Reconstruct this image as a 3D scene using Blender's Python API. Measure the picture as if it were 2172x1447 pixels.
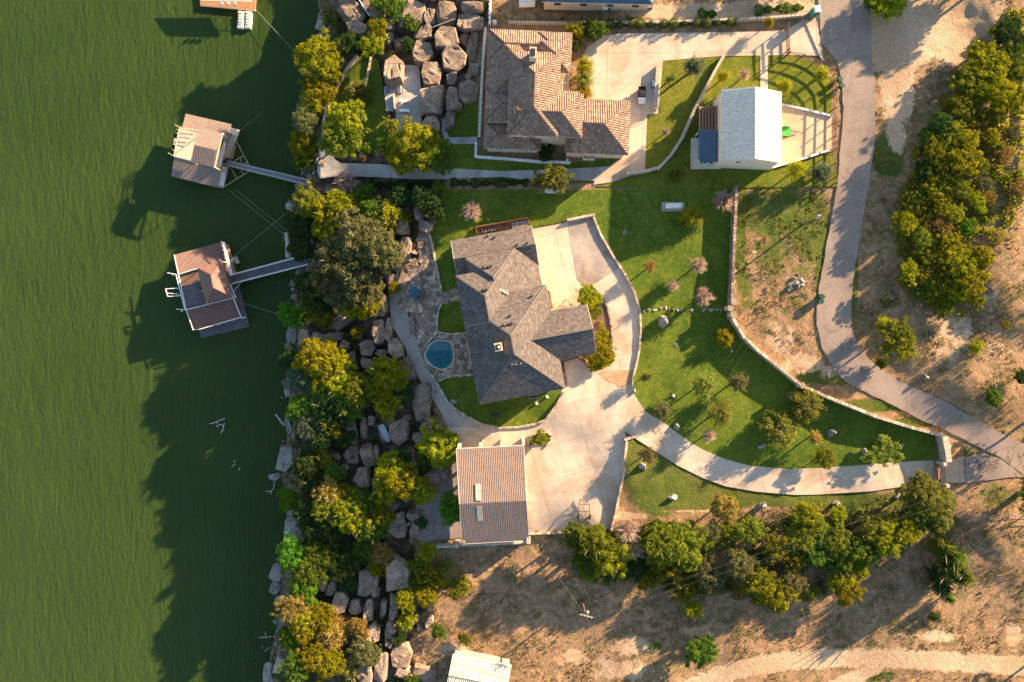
import bpy, bmesh, math, random
import numpy as np
from mathutils import Vector, Matrix, noise
from mathutils.geometry import tessellate_polygon
random.seed(7)
for o in list(bpy.data.objects): bpy.data.objects.remove(o, do_unlink=True)
scene = bpy.context.scene
COL = scene.collection
R = math.radians
# ------------------------------------------------------------ camera, sky, sun, exposure
H = 128.0            # camera height over the house terrace (metres)
S = 0.09             # metres per photograph pixel on the terrace
CX, CY = 1086.0, 723.5
cam_d = bpy.data.cameras.new('camera'); cam = bpy.data.objects.new('camera', cam_d); COL.objects.link(cam)
cam.location = (0, 0, H); cam.rotation_euler = (0, 0, 0)
cam_d.sensor_width = 36; cam_d.lens = 36*H/(2172*S); cam_d.clip_end = 20000; cam_d.clip_start = 1
scene.camera = cam
SUN_AZ = 36.5        # degrees above +x, the side the light comes from
SUN_EL = 15.0
world = bpy.data.worlds.new('World'); scene.world = world; world.use_nodes = True
wn = world.node_tree.nodes; wl = world.node_tree.links
bg = wn['Background']; sky = wn.new('ShaderNodeTexSky'); sky.sky_type = 'NISHITA'; sky.sun_disc = False
sky.sun_elevation = R(SUN_EL); sky.sun_rotation = R(90-SUN_AZ); sky.air_density = 1.0; sky.dust_density = 0.8; sky.ozone_density = 1.2
wl.new(sky.outputs[0], bg.inputs[0]); bg.inputs[1].default_value = 0.066
sun_d = bpy.data.lights.new('sun', 'SUN'); sun = bpy.data.objects.new('sun', sun_d); COL.objects.link(sun)
sun_d.energy = 5.0; sun_d.angle = R(0.5); sun_d.color = (1.0, 0.70, 0.43)
sd = Vector((math.cos(R(SUN_AZ))*math.cos(R(SUN_EL)), math.sin(R(SUN_AZ))*math.cos(R(SUN_EL)), math.sin(R(SUN_EL))))
sun.rotation_euler = sd.to_track_quat('Z', 'Y').to_euler(); sun.location = sd*100
scene.view_settings.view_transform = 'Standard'; scene.view_settings.look = 'None'
scene.view_settings.exposure = 2.32; scene.view_settings.gamma = 1; scene.view_settings.use_curve_mapping = False
scene.render.engine = 'CYCLES'

# ------------------------------------------------------------ places: photograph point at a height -> world
def P(u, v, z=0.0):
    k = S*(H-z)/H
    return Vector(((u-CX)*k, -(v-CY)*k, z))
def UV(x, y, z):
    k = S*(H-z)/H
    return (x/k+CX, CY-y/k)
SHORE = np.array([(-40000,700),(-300,720),(-60,690),(0,668),(60,682),(110,645),(200,632),(300,622),(350,640),(395,625),(430,612),(500,618),(560,628),(620,620),(700,606),(800,604),(870,606),(950,600),(1000,592),(1100,604),(1200,584),(1300,590),(1400,566),(1447,560),(1700,540),(40000,500)], float)
LAKE = -12.5
CT = np.array([(760,-150,-6),(900,-200,-3),(680,60,-5.5),(700,200,-6),(680,340,-5),(760,200,-4.2),(740,300,-4.2),(700,380,-5),(820,280,-2.4),(860,220,-1.6),(870,360,-1.8),(800,60,-4),(930,120,-3.6),(960,60,-3),(950,250,-.9),(960,380,-.4),(1020,200,0),(1100,200,0),
(1300,200,0),(1300,380,0),(1450,200,.2),(1600,250,.4),(1750,250,.8),(1800,100,.8),(2000,100,1.6),(2172,0,3),(2172,300,4),(2000,350,3),(1900,500,2),(2172,600,5),(1950,700,2.4),(2100,800,3.4),(1700,500,.8),(1760,650,1),
(1850,800,1),(1600,600,.7),(1500,500,.3),(1400,600,0),(1500,800,0),(1700,900,.3),(1900,980,.3),(2050,980,.6),(2150,960,.9),(2172,1100,.8),(1200,400,0),(1200,600,0),(1100,700,0),(1350,450,0),(700,500,-6),(700,650,-6.2),(800,600,-4.6),
(860,600,-1.4),(900,650,-.9),(940,720,-.6),(950,600,-.3),(1000,500,-.2),(900,540,-.8),(845,700,-2.6),(720,800,-6.2),(820,820,-4.6),(880,860,-2.6),(920,900,-1.9),(980,880,-1.2),(700,1000,-6.4),(800,1000,-5),(880,1000,-3.4),(940,1020,-2.4),
(1050,900,-.9),(1050,1050,-1.1),(1200,1000,-1.1),(1290,1080,-1.1),(1200,820,0),(1280,850,-.1),(1350,1000,-.1),(950,1100,-3),(1050,1180,-4),(1200,1200,-4),(900,1250,-4.4),(750,1200,-6.4),(850,1400,-5.4),(1000,1400,-4.6),(1200,1380,-4),
(1400,1200,-3),(1400,1400,-3),(1700,1150,-1.6),(1700,1400,-2),(2000,1200,-.9),(2100,1400,-1),(1400,1080,-.7),(1700,1070,-.3),(1000,-40,-.6),(1400,-60,.4),(1000,900,-1.2),(760,400,-4.6),(840,470,-2.6),(900,470,-.8)], float)
def zt(us, vs):
    us = np.atleast_1d(np.asarray(us, float)); vs = np.atleast_1d(np.asarray(vs, float))
    uc = np.clip(us, 560, 2300); vc = np.clip(vs, -250, 1600)
    out = np.empty(len(us))
    for i in range(0, len(us), 20000):
        d2 = (uc[i:i+20000, None]-CT[:, 0])**2 + (vc[i:i+20000, None]-CT[:, 1])**2 + 500
        w = d2**-1.7
        out[i:i+20000] = (w*CT[:, 2]).sum(1)/w.sum(1)
    sh = np.interp(vs, SHORE[:, 0], SHORE[:, 1])
    d = us-sh
    t = np.clip((d+8)/55, 0, 1); t = t*t*(3-2*t)
    bed = LAKE-0.5+np.clip(d, -400, 0)*0.03
    return np.where(d > -8, (LAKE-.7)*(1-t)+out*t, bed)
def z1(u, v): return float(zt(u, v)[0])
def G(u, v, dz=0.0): return P(u, v, z1(u, v)+dz)
def ground_at(x, y):
    z = 0.0
    for _ in range(4):
        u, v = UV(x, y, z); z = z1(u, v)
    return z

# ------------------------------------------------------------ object helpers
ORG = {}
def tag(o, label=None, cat=None, group=None, kind=None):
    if label: o['label'] = label
    if cat: o['category'] = cat
    if group: o['group'] = group
    if kind: o['kind'] = kind
    return o
def thing(name, label, cat, loc, group=None):
    o = bpy.data.objects.new(name, None); COL.objects.link(o); o.location = loc
    o.empty_display_size = 0.5
    ORG[o.name] = Vector(loc)
    return tag(o, label, cat, group)
class MB:
    def __init__(s): s.v = []; s.f = []; s.c = []
    def add(s, vs, fs, col=None):
        n = len(s.v); s.v += [tuple(p) for p in vs]; s.f += [tuple(i+n for i in f) for f in fs]
        s.c += [col if col is not None else 0.5]*len(fs)
        return s
    def box(s, c, size, rot=0.0, tilt=None, col=None):
        hx, hy, hz = size[0]/2, size[1]/2, size[2]/2
        M = Matrix.Rotation(rot, 3, 'Z')
        if tilt is not None: M = M @ tilt
        c = Vector(c)
        vs = [c+M@Vector((x*hx, y*hy, z*hz)) for z in (-1, 1) for y in (-1, 1) for x in (-1, 1)]
        return s.add(vs, [(0,2,3,1),(4,5,7,6),(0,1,5,4),(2,6,7,3),(0,4,6,2),(1,3,7,5)], col)
    def bar(s, a, b, w, h=None, col=None):     # box between two points
        a = Vector(a); b = Vector(b); h = h or w; d = b-a; L = d.length
        if L < 1e-6: return s
        x = d/L; up = Vector((0,0,1)) if abs(x.z) < .98 else Vector((0,1,0))
        y = up.cross(x).normalized(); z = x.cross(y)
        vs = [p+y*(sy*w/2)+z*(sz*h/2) for sz in (-1,1) for sy in (-1,1) for p in (a, b)]
        return s.add(vs, [(0,2,3,1),(4,5,7,6),(0,1,5,4),(2,6,7,3),(0,4,6,2),(1,3,7,5)], col)
    def tube(s, a, b, r0, r1=None, n=6, col=None):
        a = Vector(a); b = Vector(b); r1 = r0 if r1 is None else r1; x = (b-a).normalized()
        up = Vector((0,0,1)) if abs(x.z) < .95 else Vector((0,1,0)); y = up.cross(x).normalized(); z = x.cross(y)
        vs = [p+(y*math.cos(t)+z*math.sin(t))*r for p, r in ((a, r0), (b, r1)) for t in [2*math.pi*k/n for k in range(n)]]
        fs = [(k, (k+1) % n, n+(k+1) % n, n+k) for k in range(n)]+[tuple(range(n-1, -1, -1)), tuple(range(n, 2*n))]
        return s.add(vs, fs, col)
    def lathe(s, c, prof, n=12, axis='Z', rot=0.0, col=None):
        c = Vector(c); vs = []; m = len(prof)
        for r, h in prof:
            for k in range(n):
                t = 2*math.pi*k/n
                p = Vector((r*math.cos(t), r*math.sin(t), h)) if axis == 'Z' else Matrix.Rotation(rot, 3, 'Z')@Vector((h, r*math.cos(t), r*math.sin(t)))
                vs.append(c+p)
        fs = [(i*n+k, i*n+(k+1) % n, (i+1)*n+(k+1) % n, (i+1)*n+k) for i in range(m-1) for k in range(n)]
        fs += [tuple(range(n-1, -1, -1)), tuple(range((m-1)*n, m*n))]
        return s.add(vs, fs, col)
    def prism(s, pts, z0, z1_, col=None):      # world xy outline between two heights
        a = sum(pts[i][0]*pts[(i+1) % len(pts)][1]-pts[(i+1) % len(pts)][0]*pts[i][1] for i in range(len(pts)))
        if a < 0: pts = pts[::-1]
        n = len(pts)
        vs = [(p[0], p[1], z0) for p in pts]+[(p[0], p[1], z1_) for p in pts]
        fs = [tuple(range(n-1, -1, -1)), tuple(range(n, 2*n))]+[(i, (i+1) % n, n+(i+1) % n, n+i) for i in range(n)]
        return s.add(vs, fs, col)
    def build(s, name, mat, parent=None, smooth=False, label=None, cat=None, group=None, kind=None, root=None):
        me = bpy.data.meshes.new(name)
        org = ORG.get(parent.name, Vector((0,0,0))) if parent else None
        if parent is None:
            if s.v:
                a = np.array(s.v); org = Vector(((a[:,0].min()+a[:,0].max())/2, (a[:,1].min()+a[:,1].max())/2, a[:,2].min()))
            else: org = Vector((0,0,0))
        me.from_pydata([(p[0]-org.x, p[1]-org.y, p[2]-org.z) for p in s.v], [], s.f)
        if any(c != .5 for c in s.c):
            ca = me.color_attributes.new('tint', 'FLOAT_COLOR', 'CORNER'); arr = []
            for p in me.polygons:
                c = s.c[p.index]; arr += [c, c, c, 1.0]*p.loop_total
            ca.data.foreach_set('color', arr)
        if smooth: me.polygons.foreach_set('use_smooth', [True]*len(me.polygons))
        me.materials.append(mat); me.update()
        o = bpy.data.objects.new(name, me); COL.objects.link(o)
        if parent: o.parent = parent
        else: o.location = org
        ORG[o.name] = org
        return tag(o, label, cat, group, kind)

# ------------------------------------------------------------ materials
def newmat(name):
    m = bpy.data.materials.new(name); m.use_nodes = True; nt = m.node_tree
    return m, nt.nodes, nt.links, nt.nodes['Principled BSDF']
def nd(n, t, **k):
    x = n.new(t)
    for a, b in k.items(): setattr(x, a, b)
    return x
def mixc(n, l, f, a, b, mode='MIX'):
    m = n.new('ShaderNodeMix'); m.data_type = 'RGBA'; m.blend_type = mode
    for sock, val in ((m.inputs[0], f), (m.inputs[6], a), (m.inputs[7], b)):
        if isinstance(val, (int, float)): sock.default_value = val
        elif isinstance(val, tuple): sock.default_value = (*val, 1) if len(val) == 3 else val
        else: l.new(val, sock)
    return m.outputs[2]
def ramp(n, l, src, stops):
    r = n.new('ShaderNodeValToRGB'); e = r.color_ramp.elements
    while len(e) < len(stops): e.new(0.5)
    for i, (p, c) in enumerate(stops):
        e[i].position = p; e[i].color = (c, c, c, 1) if isinstance(c, (int, float)) else (*c, 1)
    l.new(src, r.inputs[0]); return r.outputs[0]
def nz(n, l, scale, detail=4, rough=.55, dist=0.0, vec=None):
    t = n.new('ShaderNodeTexNoise'); t.inputs['Scale'].default_value = scale; t.inputs['Detail'].default_value = detail
    t.inputs['Roughness'].default_value = rough; t.inputs['Distortion'].default_value = dist
    if vec is not None: l.new(vec, t.inputs['Vector'])
    return t.outputs[0]
def geo(n): return n.new('ShaderNodeNewGeometry').outputs['Position']
def bump(n, l, src, b, strength=.5, dist=.1):
    x = n.new('ShaderNodeBump'); x.inputs['Strength'].default_value = strength; x.inputs['Distance'].default_value = dist
    l.new(src, x.inputs['Height']); l.new(x.outputs[0], b.inputs['Normal'])
def math_(n, l, op, a, b=None, clamp=False):
    m = n.new('ShaderNodeMath'); m.operation = op; m.use_clamp = clamp
    for i, v in enumerate((a, b)):
        if v is None: continue
        if isinstance(v, (int, float)): m.inputs[i].default_value = v
        else: l.new(v, m.inputs[i])
    return m.outputs[0]
def surf(name, c0, c1, scale=1.0, rough=.85, fine=12.0, bs=.4, bd=.05, stain=None, stain_scale=.12, tint=0.0, spec=.3, metal=0.0):
    """mottled surface: two colours by large noise, fine grain, optional stains"""
    m, n, l, b = newmat(name); p = geo(n)
    a = nz(n, l, scale, 5, .6, .3, p); f = nz(n, l, fine, 3, .6, 0, p)
    c = mixc(n, l, ramp(n, l, a, [(.35, 0), (.65, 1)]), c0, c1)
    g = ramp(n, l, f, [(.3, .72), (.7, 1.22)])
    c = mixc(n, l, 1.0, c, g, 'MULTIPLY')
    if stain:
        s = nz(n, l, stain_scale, 6, .65, .8, p)
        c = mixc(n, l, ramp(n, l, s, [(.49, 0), (.66, .85)]), c, stain)
    if tint:
        at = nd(n, 'ShaderNodeAttribute', attribute_name='tint')
        c = mixc(n, l, 1.0, c, ramp(n, l, at.outputs[0], [(0, 1-tint), (1, 1+tint)]), 'MULTIPLY')
    l.new(c, b.inputs['Base Color']); b.inputs['Roughness'].default_value = rough; b.inputs['Specular IOR Level'].default_value = spec
    b.inputs['Metallic'].default_value = metal
    bump(n, l, f, b, bs, bd)
    return m
M = {}
M['concrete'] = surf('concrete', (.50,.40,.30), (.59,.48,.37), .35, .9, 9, .2, .02, (.36,.245,.15), .09)
M['concrete_grey'] = surf('concrete_grey', (.34,.32,.29), (.46,.43,.38), .3, .9, 9, .2, .02, (.24,.22,.19), .1)
M['path_concrete'] = surf('path_concrete', (.36,.32,.27), (.44,.39,.33), .3, .9, 9, .2, .02, (.30,.25,.2), .1)
M['joint'] = surf('joint', (.34,.27,.21), (.4,.33,.26), .5)
M['flagstone'] = surf('flagstone', (.29,.21,.145), (.44,.34,.25), .9, .85, 6, .5, .04, (.16,.11,.085), .5, tint=.5)
M['mortar'] = surf('mortar', (.17,.14,.115), (.22,.18,.15), 1)
M['wallstone'] = surf('wallstone', (.42,.32,.22), (.55,.45,.34), 1.2, .9, 8, .6, .04, tint=.4)
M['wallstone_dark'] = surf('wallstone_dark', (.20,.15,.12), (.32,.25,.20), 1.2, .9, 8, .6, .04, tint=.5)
M['asphalt'] = None
M['shingle'] = surf('shingle', (.165,.135,.122), (.20,.165,.15), 1.2, .92, 5, .6, .05)
M['ridgecap'] = surf('ridgecap', (.15,.13,.12), (.18,.155,.14), 1.5, .9, 8)
M['fascia'] = surf('fascia', (.55,.48,.40), (.6,.52,.44), 1, .6, 6, .05)
M['stucco'] = surf('stucco', (.52,.43,.32), (.60,.50,.38), .8, .9, 10, .2, .02)
M['limestone'] = surf('limestone', (.42,.35,.26), (.55,.47,.36), 1.6, .9, 5, .6, .05)
M['tan_metal'] = surf('tan_metal', (.21,.155,.122), (.24,.178,.142), .5, .5, 4, .05, .01, spec=.5)
M['brown_metal'] = surf('brown_metal', (.17,.085,.065), (.20,.105,.08), .6, .5, 4, .05, .01, spec=.5)
M['white_metal'] = surf('white_metal', (.68,.59,.46), (.74,.65,.52), .3, .45, 3, .05, .01, spec=.5)
M['cream'] = surf('cream', (.62,.56,.45), (.70,.64,.53), .3, .8, 4, .05, .01)
M['white'] = surf('white', (.74,.72,.68), (.80,.78,.74), .4, .5, 3, .05, .01)
M['wood'] = surf('wood', (.30,.17,.09), (.40,.24,.14), 1.5, .8, 10, .3, .02)
M['dark_wood'] = surf('dark_wood', (.12,.07,.05), (.20,.12,.08), 1.5, .8, 10, .3, .02)
M['grey_wood'] = surf('grey_wood', (.22,.20,.19), (.30,.27,.25), 1.5, .8, 10, .3, .02)
M['pale_wood'] = surf('pale_wood', (.60,.47,.34), (.68,.55,.42), 1.0, .8, 8, .2, .02)
M['deck_dark'] = surf('deck_dark', (.10,.09,.10), (.15,.13,.14), .8, .85, 8, .2, .02)
M['black'] = surf('black', (.02,.02,.02), (.03,.03,.03), 1, .5, 5, .1)
M['darkgreen_plastic'] = surf('darkgreen_plastic', (.01,.06,.045), (.015,.08,.06), 1, .45, 5, .05)
M['green_paint'] = surf('green_paint', (.06,.32,.05), (.09,.38,.07), 1, .4, 5, .05)
M['blue_roof'] = surf('blue_roof', (.06,.10,.15), (.08,.13,.19), 1, .6, 5, .2)
M['blue_cloth'] = surf('blue_cloth', (.03,.09,.125), (.035,.11,.15), 1, .6, 5, .2)
M['steel'] = surf('steel', (.42,.44,.46), (.52,.54,.55), 1, .4, 5, .05, metal=.6)
M['skylight'] = surf('skylight', (.36,.34,.28), (.42,.40,.33), 1, .5, 5, .02)
M['glass'] = surf('glass', (.03,.04,.05), (.05,.06,.08), 1, .08, 5, 0.01, spec=.8)
M['sand'] = surf('sand', (.50,.36,.23), (.60,.45,.30), .3, .95, 6, .5, .05)
M['gravel'] = surf('gravel', (.20,.16,.14), (.30,.25,.22), .8, .95, 5, .9, .08)
M['mulch'] = surf('mulch', (.12,.07,.05), (.20,.13,.10), 1.5, .95, 4, .9, .08)
M['dirt_road'] = surf('dirt_road', (.56,.43,.32), (.66,.53,.41), .25, .95, 5, .4, .05, (.40,.28,.18), .25)
M['bark'] = surf('bark', (.12,.09,.07), (.20,.16,.13), 2, .9, 8, .6, .03)
M['twig'] = surf('twig', (.36,.26,.21), (.48,.36,.30), 2, .9, 8, .2, .02)
M['driftwood'] = surf('driftwood', (.42,.38,.33), (.55,.50,.43), 2, .85, 6, .4, .03)
M['wire'] = surf('wire', (.10,.095,.09), (.12,.115,.11), 1, .7)
M['rope'] = surf('rope', (.22,.24,.18), (.28,.3,.22), 1, .7)

def lawn_mat(name, a, b2, c2):
    m, n, l, b = newmat(name); p = geo(n)
    big = nz(n, l, .06, 5, .6, .5, p); med = nz(n, l, .9, 5, .7, .6, p); fine = nz(n, l, 5.0, 4, .75, 0, p)
    c = mixc(n, l, ramp(n, l, big, [(.42, 0), (.58, 1)]), a, b2)
    c = mixc(n, l, ramp(n, l, med, [(.48, 0), (.66, .75)]), c, c2)
    c = mixc(n, l, ramp(n, l, nz(n, l, .25, 6, .7, 1.0, p), [(.5, 0), (.64, .55)]), c, tuple(x*.6 for x in a))
    c = mixc(n, l, ramp(n, l, nz(n, l, .13, 7, .75, 2.0, p), [(.54, 0), (.66, .5)]), c, c2)
    c = mixc(n, l, 1.0, c, ramp(n, l, fine, [(.28, .45), (.72, 1.55)]), 'MULTIPLY')
    l.new(c, b.inputs['Base Color']); b.inputs['Roughness'].default_value = .95; b.inputs['Specular IOR Level'].default_value = .1
    h = math_(n, l, 'ADD', math_(n, l, 'MULTIPLY', med, .6), fine)
    bump(n, l, h, b, .8, .25)
    return m
M['lawn'] = lawn_mat('lawn', (.062,.118,.012), (.100,.150,.015), (.165,.165,.028))
M['lawn_dry'] = lawn_mat('lawn_dry', (.10,.135,.012), (.14,.155,.018), (.19,.18,.03))

# asphalt with wheel tracks is mottled chip seal
M['asphalt'] = surf('asphalt', (.25,.197,.160), (.31,.248,.20), .12, .95, 7, .4, .03, (.19,.15,.125), .35)

# ground: dry grass with zones from the 'zone' attribute (R green, G bare sand, B rock)
m, n, l, b = newmat('ground'); p = geo(n); M['ground'] = m
at = nd(n, 'ShaderNodeAttribute', attribute_name='zone'); sep = n.new('ShaderNodeSeparateColor'); l.new(at.outputs[0], sep.inputs[0])
big = nz(n, l, .10, 6, .65, .8, p); med = nz(n, l, .7, 6, .7, .5, p); fine = nz(n, l, 4.5, 4, .75, .2, p)
dry = mixc(n, l, ramp(n, l, med, [(.38, 0), (.62, 1)]), (.23,.145,.085), (.38,.245,.145))
dry = mixc(n, l, ramp(n, l, nz(n, l, .35, 6, .75, 1.0, p), [(.48, 0), (.62, .8)]), dry, (.12,.115,.035))
dry = mixc(n, l, ramp(n, l, nz(n, l, .22, 6, .7, 1.4, p), [(.56, 0), (.66, .9)]), dry, (.50,.28,.14))
def zone(ch, w=.5, src=None):
    s = math_(n, l, 'ADD', sep.outputs[ch], math_(n, l, 'MULTIPLY', math_(n, l, 'SUBTRACT', src or med, .5), w))
    return ramp(n, l, s, [(.42, 0), (.58, 1)])
grn = mixc(n, l, ramp(n, l, big, [(.4, 0), (.62, 1)]), (.060,.100,.014), (.11,.125,.025))
grn = mixc(n, l, ramp(n, l, med, [(.52, 0), (.7, .7)]), grn, (.19,.15,.06))
snd = mixc(n, l, ramp(n, l, big, [(.4, 0), (.6, 1)]), (.44,.305,.19), (.54,.40,.265))
snd = mixc(n, l, ramp(n, l, nz(n, l, .5, 6, .75, 2.5, p), [(.48, 0), (.70, .40)]), snd, (.44,.27,.15))
rck = mixc(n, l, ramp(n, l, med, [(.4, 0), (.62, 1)]), (.08,.055,.038), (.22,.165,.12))
c = mixc(n, l, zone(0, 1.3), dry, grn); c = mixc(n, l, zone(1, 1.1), c, snd); c = mixc(n, l, zone(2, .5), c, rck)
c = mixc(n, l, 1.0, c, ramp(n, l, fine, [(.28, .55), (.72, 1.45)]), 'MULTIPLY')
l.new(c, b.inputs['Base Color']); b.inputs['Roughness'].default_value = .97; b.inputs['Specular IOR Level'].default_value = .1
bump(n, l, math_(n, l, 'ADD', med, math_(n, l, 'MULTIPLY', fine, .6)), b, .9, .3)

# rock
m, n, l, b = newmat('rock'); M['rock'] = m
tc = n.new('ShaderNodeTexCoord'); p = geo(n); oi = n.new('ShaderNodeObjectInfo')
a = nz(n, l, .5, 6, .65, .6, p); f = nz(n, l, 3.5, 5, .7, .3, p)
vo = n.new('ShaderNodeTexVoronoi'); vo.feature = 'DISTANCE_TO_EDGE'; vo.inputs['Scale'].default_value = .22; vo.inputs['Randomness'].default_value = 1
wv = n.new('ShaderNodeVectorMath'); wv.operation = 'ADD'; nn = n.new('ShaderNodeTexNoise'); nn.inputs['Scale'].default_value = .5; l.new(p, nn.inputs[0])
l.new(p, wv.inputs[0]); l.new(nn.outputs[1], wv.inputs[1]); l.new(wv.outputs[0], vo.inputs['Vector'])
c = mixc(n, l, ramp(n, l, a, [(.38, 0), (.62, 1)]), (.165,.122,.092), (.325,.245,.18))
c = mixc(n, l, ramp(n, l, nz(n, l, .9, 5, .7, .8, p), [(.55, 0), (.68, .7)]), c, (.17,.135,.10))
c = mixc(n, l, 1.0, c, ramp(n, l, oi.outputs['Random'], [(0, .78), (1, 1.2)]), 'MULTIPLY')
c = mixc(n, l, 1.0, c, ramp(n, l, f, [(.3, .65), (.7, 1.3)]), 'MULTIPLY')
crk = ramp(n, l, vo.outputs[0], [(0, 0), (.012, 1)])
c = mixc(n, l, 1.0, c, ramp(n, l, vo.outputs[0], [(0, .35), (.014, 1)]), 'MULTIPLY')
l.new(c, b.inputs['Base Color']); b.inputs['Roughness'].default_value = .92; b.inputs['Specular IOR Level'].default_value = .2
bump(n, l, math_(n, l, 'ADD', math_(n, l, 'MULTIPLY', crk, .6), math_(n, l, 'ADD', f, a)), b, .9, .25)
# pale rock washed by the lake
m2 = m.copy(); m2.name = 'rock_pale'; M['rock_pale'] = m2
for x in m2.node_tree.nodes:
    if x.type == 'MIX' and abs(x.inputs[6].default_value[0]-.165) < 1e-3 and abs(x.inputs[7].default_value[0]-.325) < 1e-3:
        x.inputs[6].default_value = (.28,.25,.215,1); x.inputs[7].default_value = (.43,.395,.355,1)

# roof tile
m, n, l, b = newmat('roof_tile'); M['tile'] = m; p = geo(n)
at = nd(n, 'ShaderNodeAttribute', attribute_name='tint')
c = ramp(n, l, at.outputs[0], [(0, (.13,.07,.05)), (.35, (.23,.14,.095)), (.7, (.32,.215,.15)), (1, (.44,.33,.25))])
c = mixc(n, l, 1.0, c, ramp(n, l, nz(n, l, 1.5, 5, .7, 0, p), [(.3, .75), (.7, 1.2)]), 'MULTIPLY')
l.new(c, b.inputs['Base Color']); b.inputs['Roughness'].default_value = .85

# lake water: turbid green body under a rippled surface
m, n, l, b = newmat('lake_water'); M['lake'] = m; p = geo(n)
mp = n.new('ShaderNodeMapping'); mp.inputs['Rotation'].default_value = (0, 0, R(-28)); mp.inputs['Scale'].default_value = (1.0, .32, 1.0); l.new(p, mp.inputs[0])
w1 = nz(n, l, .55, 5, .6, .4, mp.outputs[0]); w2 = nz(n, l, .035, 4, .5, .4, p); w3 = nz(n, l, 1.8, 3, .6, 0, mp.outputs[0])
c = mixc(n, l, ramp(n, l, w2, [(.35, 0), (.65, 1)]), (.035,.067,.013), (.045,.078,.016))
l.new(c, b.inputs['Base Color']); b.inputs['Roughness'].default_value = .08; b.inputs['IOR'].default_value = 1.33
b.inputs['Specular IOR Level'].default_value = .25
b.inputs['Subsurface Weight'].default_value = 1.0; b.inputs['Subsurface Radius'].default_value = (.35, .7, .5); b.inputs['Subsurface Scale'].default_value = 1.0
bump(n, l, math_(n, l, 'ADD', w1, math_(n, l, 'MULTIPLY', w3, .5)), b, .8, .35)
m, n, l, b = newmat('pool_water'); M['pool'] = m; p = geo(n)
tr_ = n.new('ShaderNodeBsdfTransparent'); tr_.inputs[0].default_value = (.72,.92,.94,1); gl_ = n.new('ShaderNodeBsdfGlossy'); gl_.inputs['Roughness'].default_value = .05
fr_ = n.new('ShaderNodeFresnel'); fr_.inputs[0].default_value = 1.33; mx_ = n.new('ShaderNodeMixShader'); l.new(fr_.outputs[0], mx_.inputs[0]); l.new(tr_.outputs[0], mx_.inputs[1]); l.new(gl_.outputs[0], mx_.inputs[2])
bp_ = n.new('ShaderNodeBump'); bp_.inputs['Strength'].default_value = .15; l.new(nz(n, l, 2, 3, .5, 0, p), bp_.inputs['Height']); l.new(bp_.outputs[0], gl_.inputs['Normal'])
l.new(mx_.outputs[0], n['Material Output'].inputs['Surface']); n.remove(b)
M['pool_floor'] = surf('pool_floor', (.08,.31,.33), (.09,.34,.36), .5, .6, 3, .05)
M['pool_shelf'] = surf('pool_shelf', (.26,.36,.37), (.30,.40,.40), .5, .6, 3, .05)

def leafmat(name, a, b2, c3):
    m, n, l, b = newmat(name)
    at = nd(n, 'ShaderNodeAttribute', attribute_name='tint'); oi = n.new('ShaderNodeObjectInfo')
    c = ramp(n, l, at.outputs[0], [(0, a), (.5, b2), (1, c3)])
    h = n.new('ShaderNodeHueSaturation'); l.new(c, h.inputs['Color'])
    l.new(math_(n, l, 'ADD', math_(n, l, 'MULTIPLY', oi.outputs['Random'], .05), .475), h.inputs['Hue'])
    l.new(math_(n, l, 'ADD', math_(n, l, 'MULTIPLY', oi.outputs['Random'], .45), .78), h.inputs['Value'])
    d = n.new('ShaderNodeBsdfDiffuse'); t = n.new('ShaderNodeBsdfTranslucent'); l.new(h.outputs[0], d.inputs[0]); l.new(h.outputs[0], t.inputs[0])
    mx = n.new('ShaderNodeMixShader'); mx.inputs[0].default_value = .45; l.new(d.outputs[0], mx.inputs[1]); l.new(t.outputs[0], mx.inputs[2])
    l.new(mx.outputs[0], n['Material Output'].inputs['Surface']); n.remove(b)
    return m
LEAF = {
 'Y': leafmat('leaf_yellow_green', (.13,.15,.008), (.25,.255,.012), (.40,.36,.022)),
 'G': leafmat('leaf_green', (.05,.10,.014), (.10,.16,.02), (.19,.23,.03)),
 'D': leafmat('leaf_dark_green', (0.026,0.058,0.017), (0.049,0.091,0.023), (0.085,0.124,0.036)),
 'O': leafmat('leaf_olive', (.085,.095,.035), (.15,.155,.055), (.26,.24,.10)),
 'A': leafmat('leaf_autumn', (.17,.12,.03), (.30,.22,.05), (.42,.32,.09)),
 'L': leafmat('leaf_lime', (.10,.13,.02), (.18,.21,.035), (.30,.31,.07)),
 'V': leafmat('leaf_vivid_green', (0.046,0.130,0.013), (0.104,0.221,0.016), (0.195,0.312,0.026)),
 'P': leafmat('leaf_pinkish', (0.260,0.169,0.117), (0.416,0.286,0.195), (0.500,0.390,0.273)),
 'S': leafmat('leaf_grey_green', (0.058,0.098,0.052), (0.098,0.143,0.078), (0.156,0.202,0.117)),
 'B': leafmat('leaf_lush', (.085,.11,.012), (.165,.185,.018), (.29,.28,.03)),
}
# ------------------------------------------------------------ terrain, water
def inpoly(u, v, poly):
    c = False; n = len(poly); j = n-1
    for i in range(n):
        (x1, y1), (x2, y2) = poly[i], poly[j]
        if (y1 > v) != (y2 > v) and u < (x2-x1)*(v-y1)/(y2-y1)+x1: c = not c
        j = i
    return c
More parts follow.
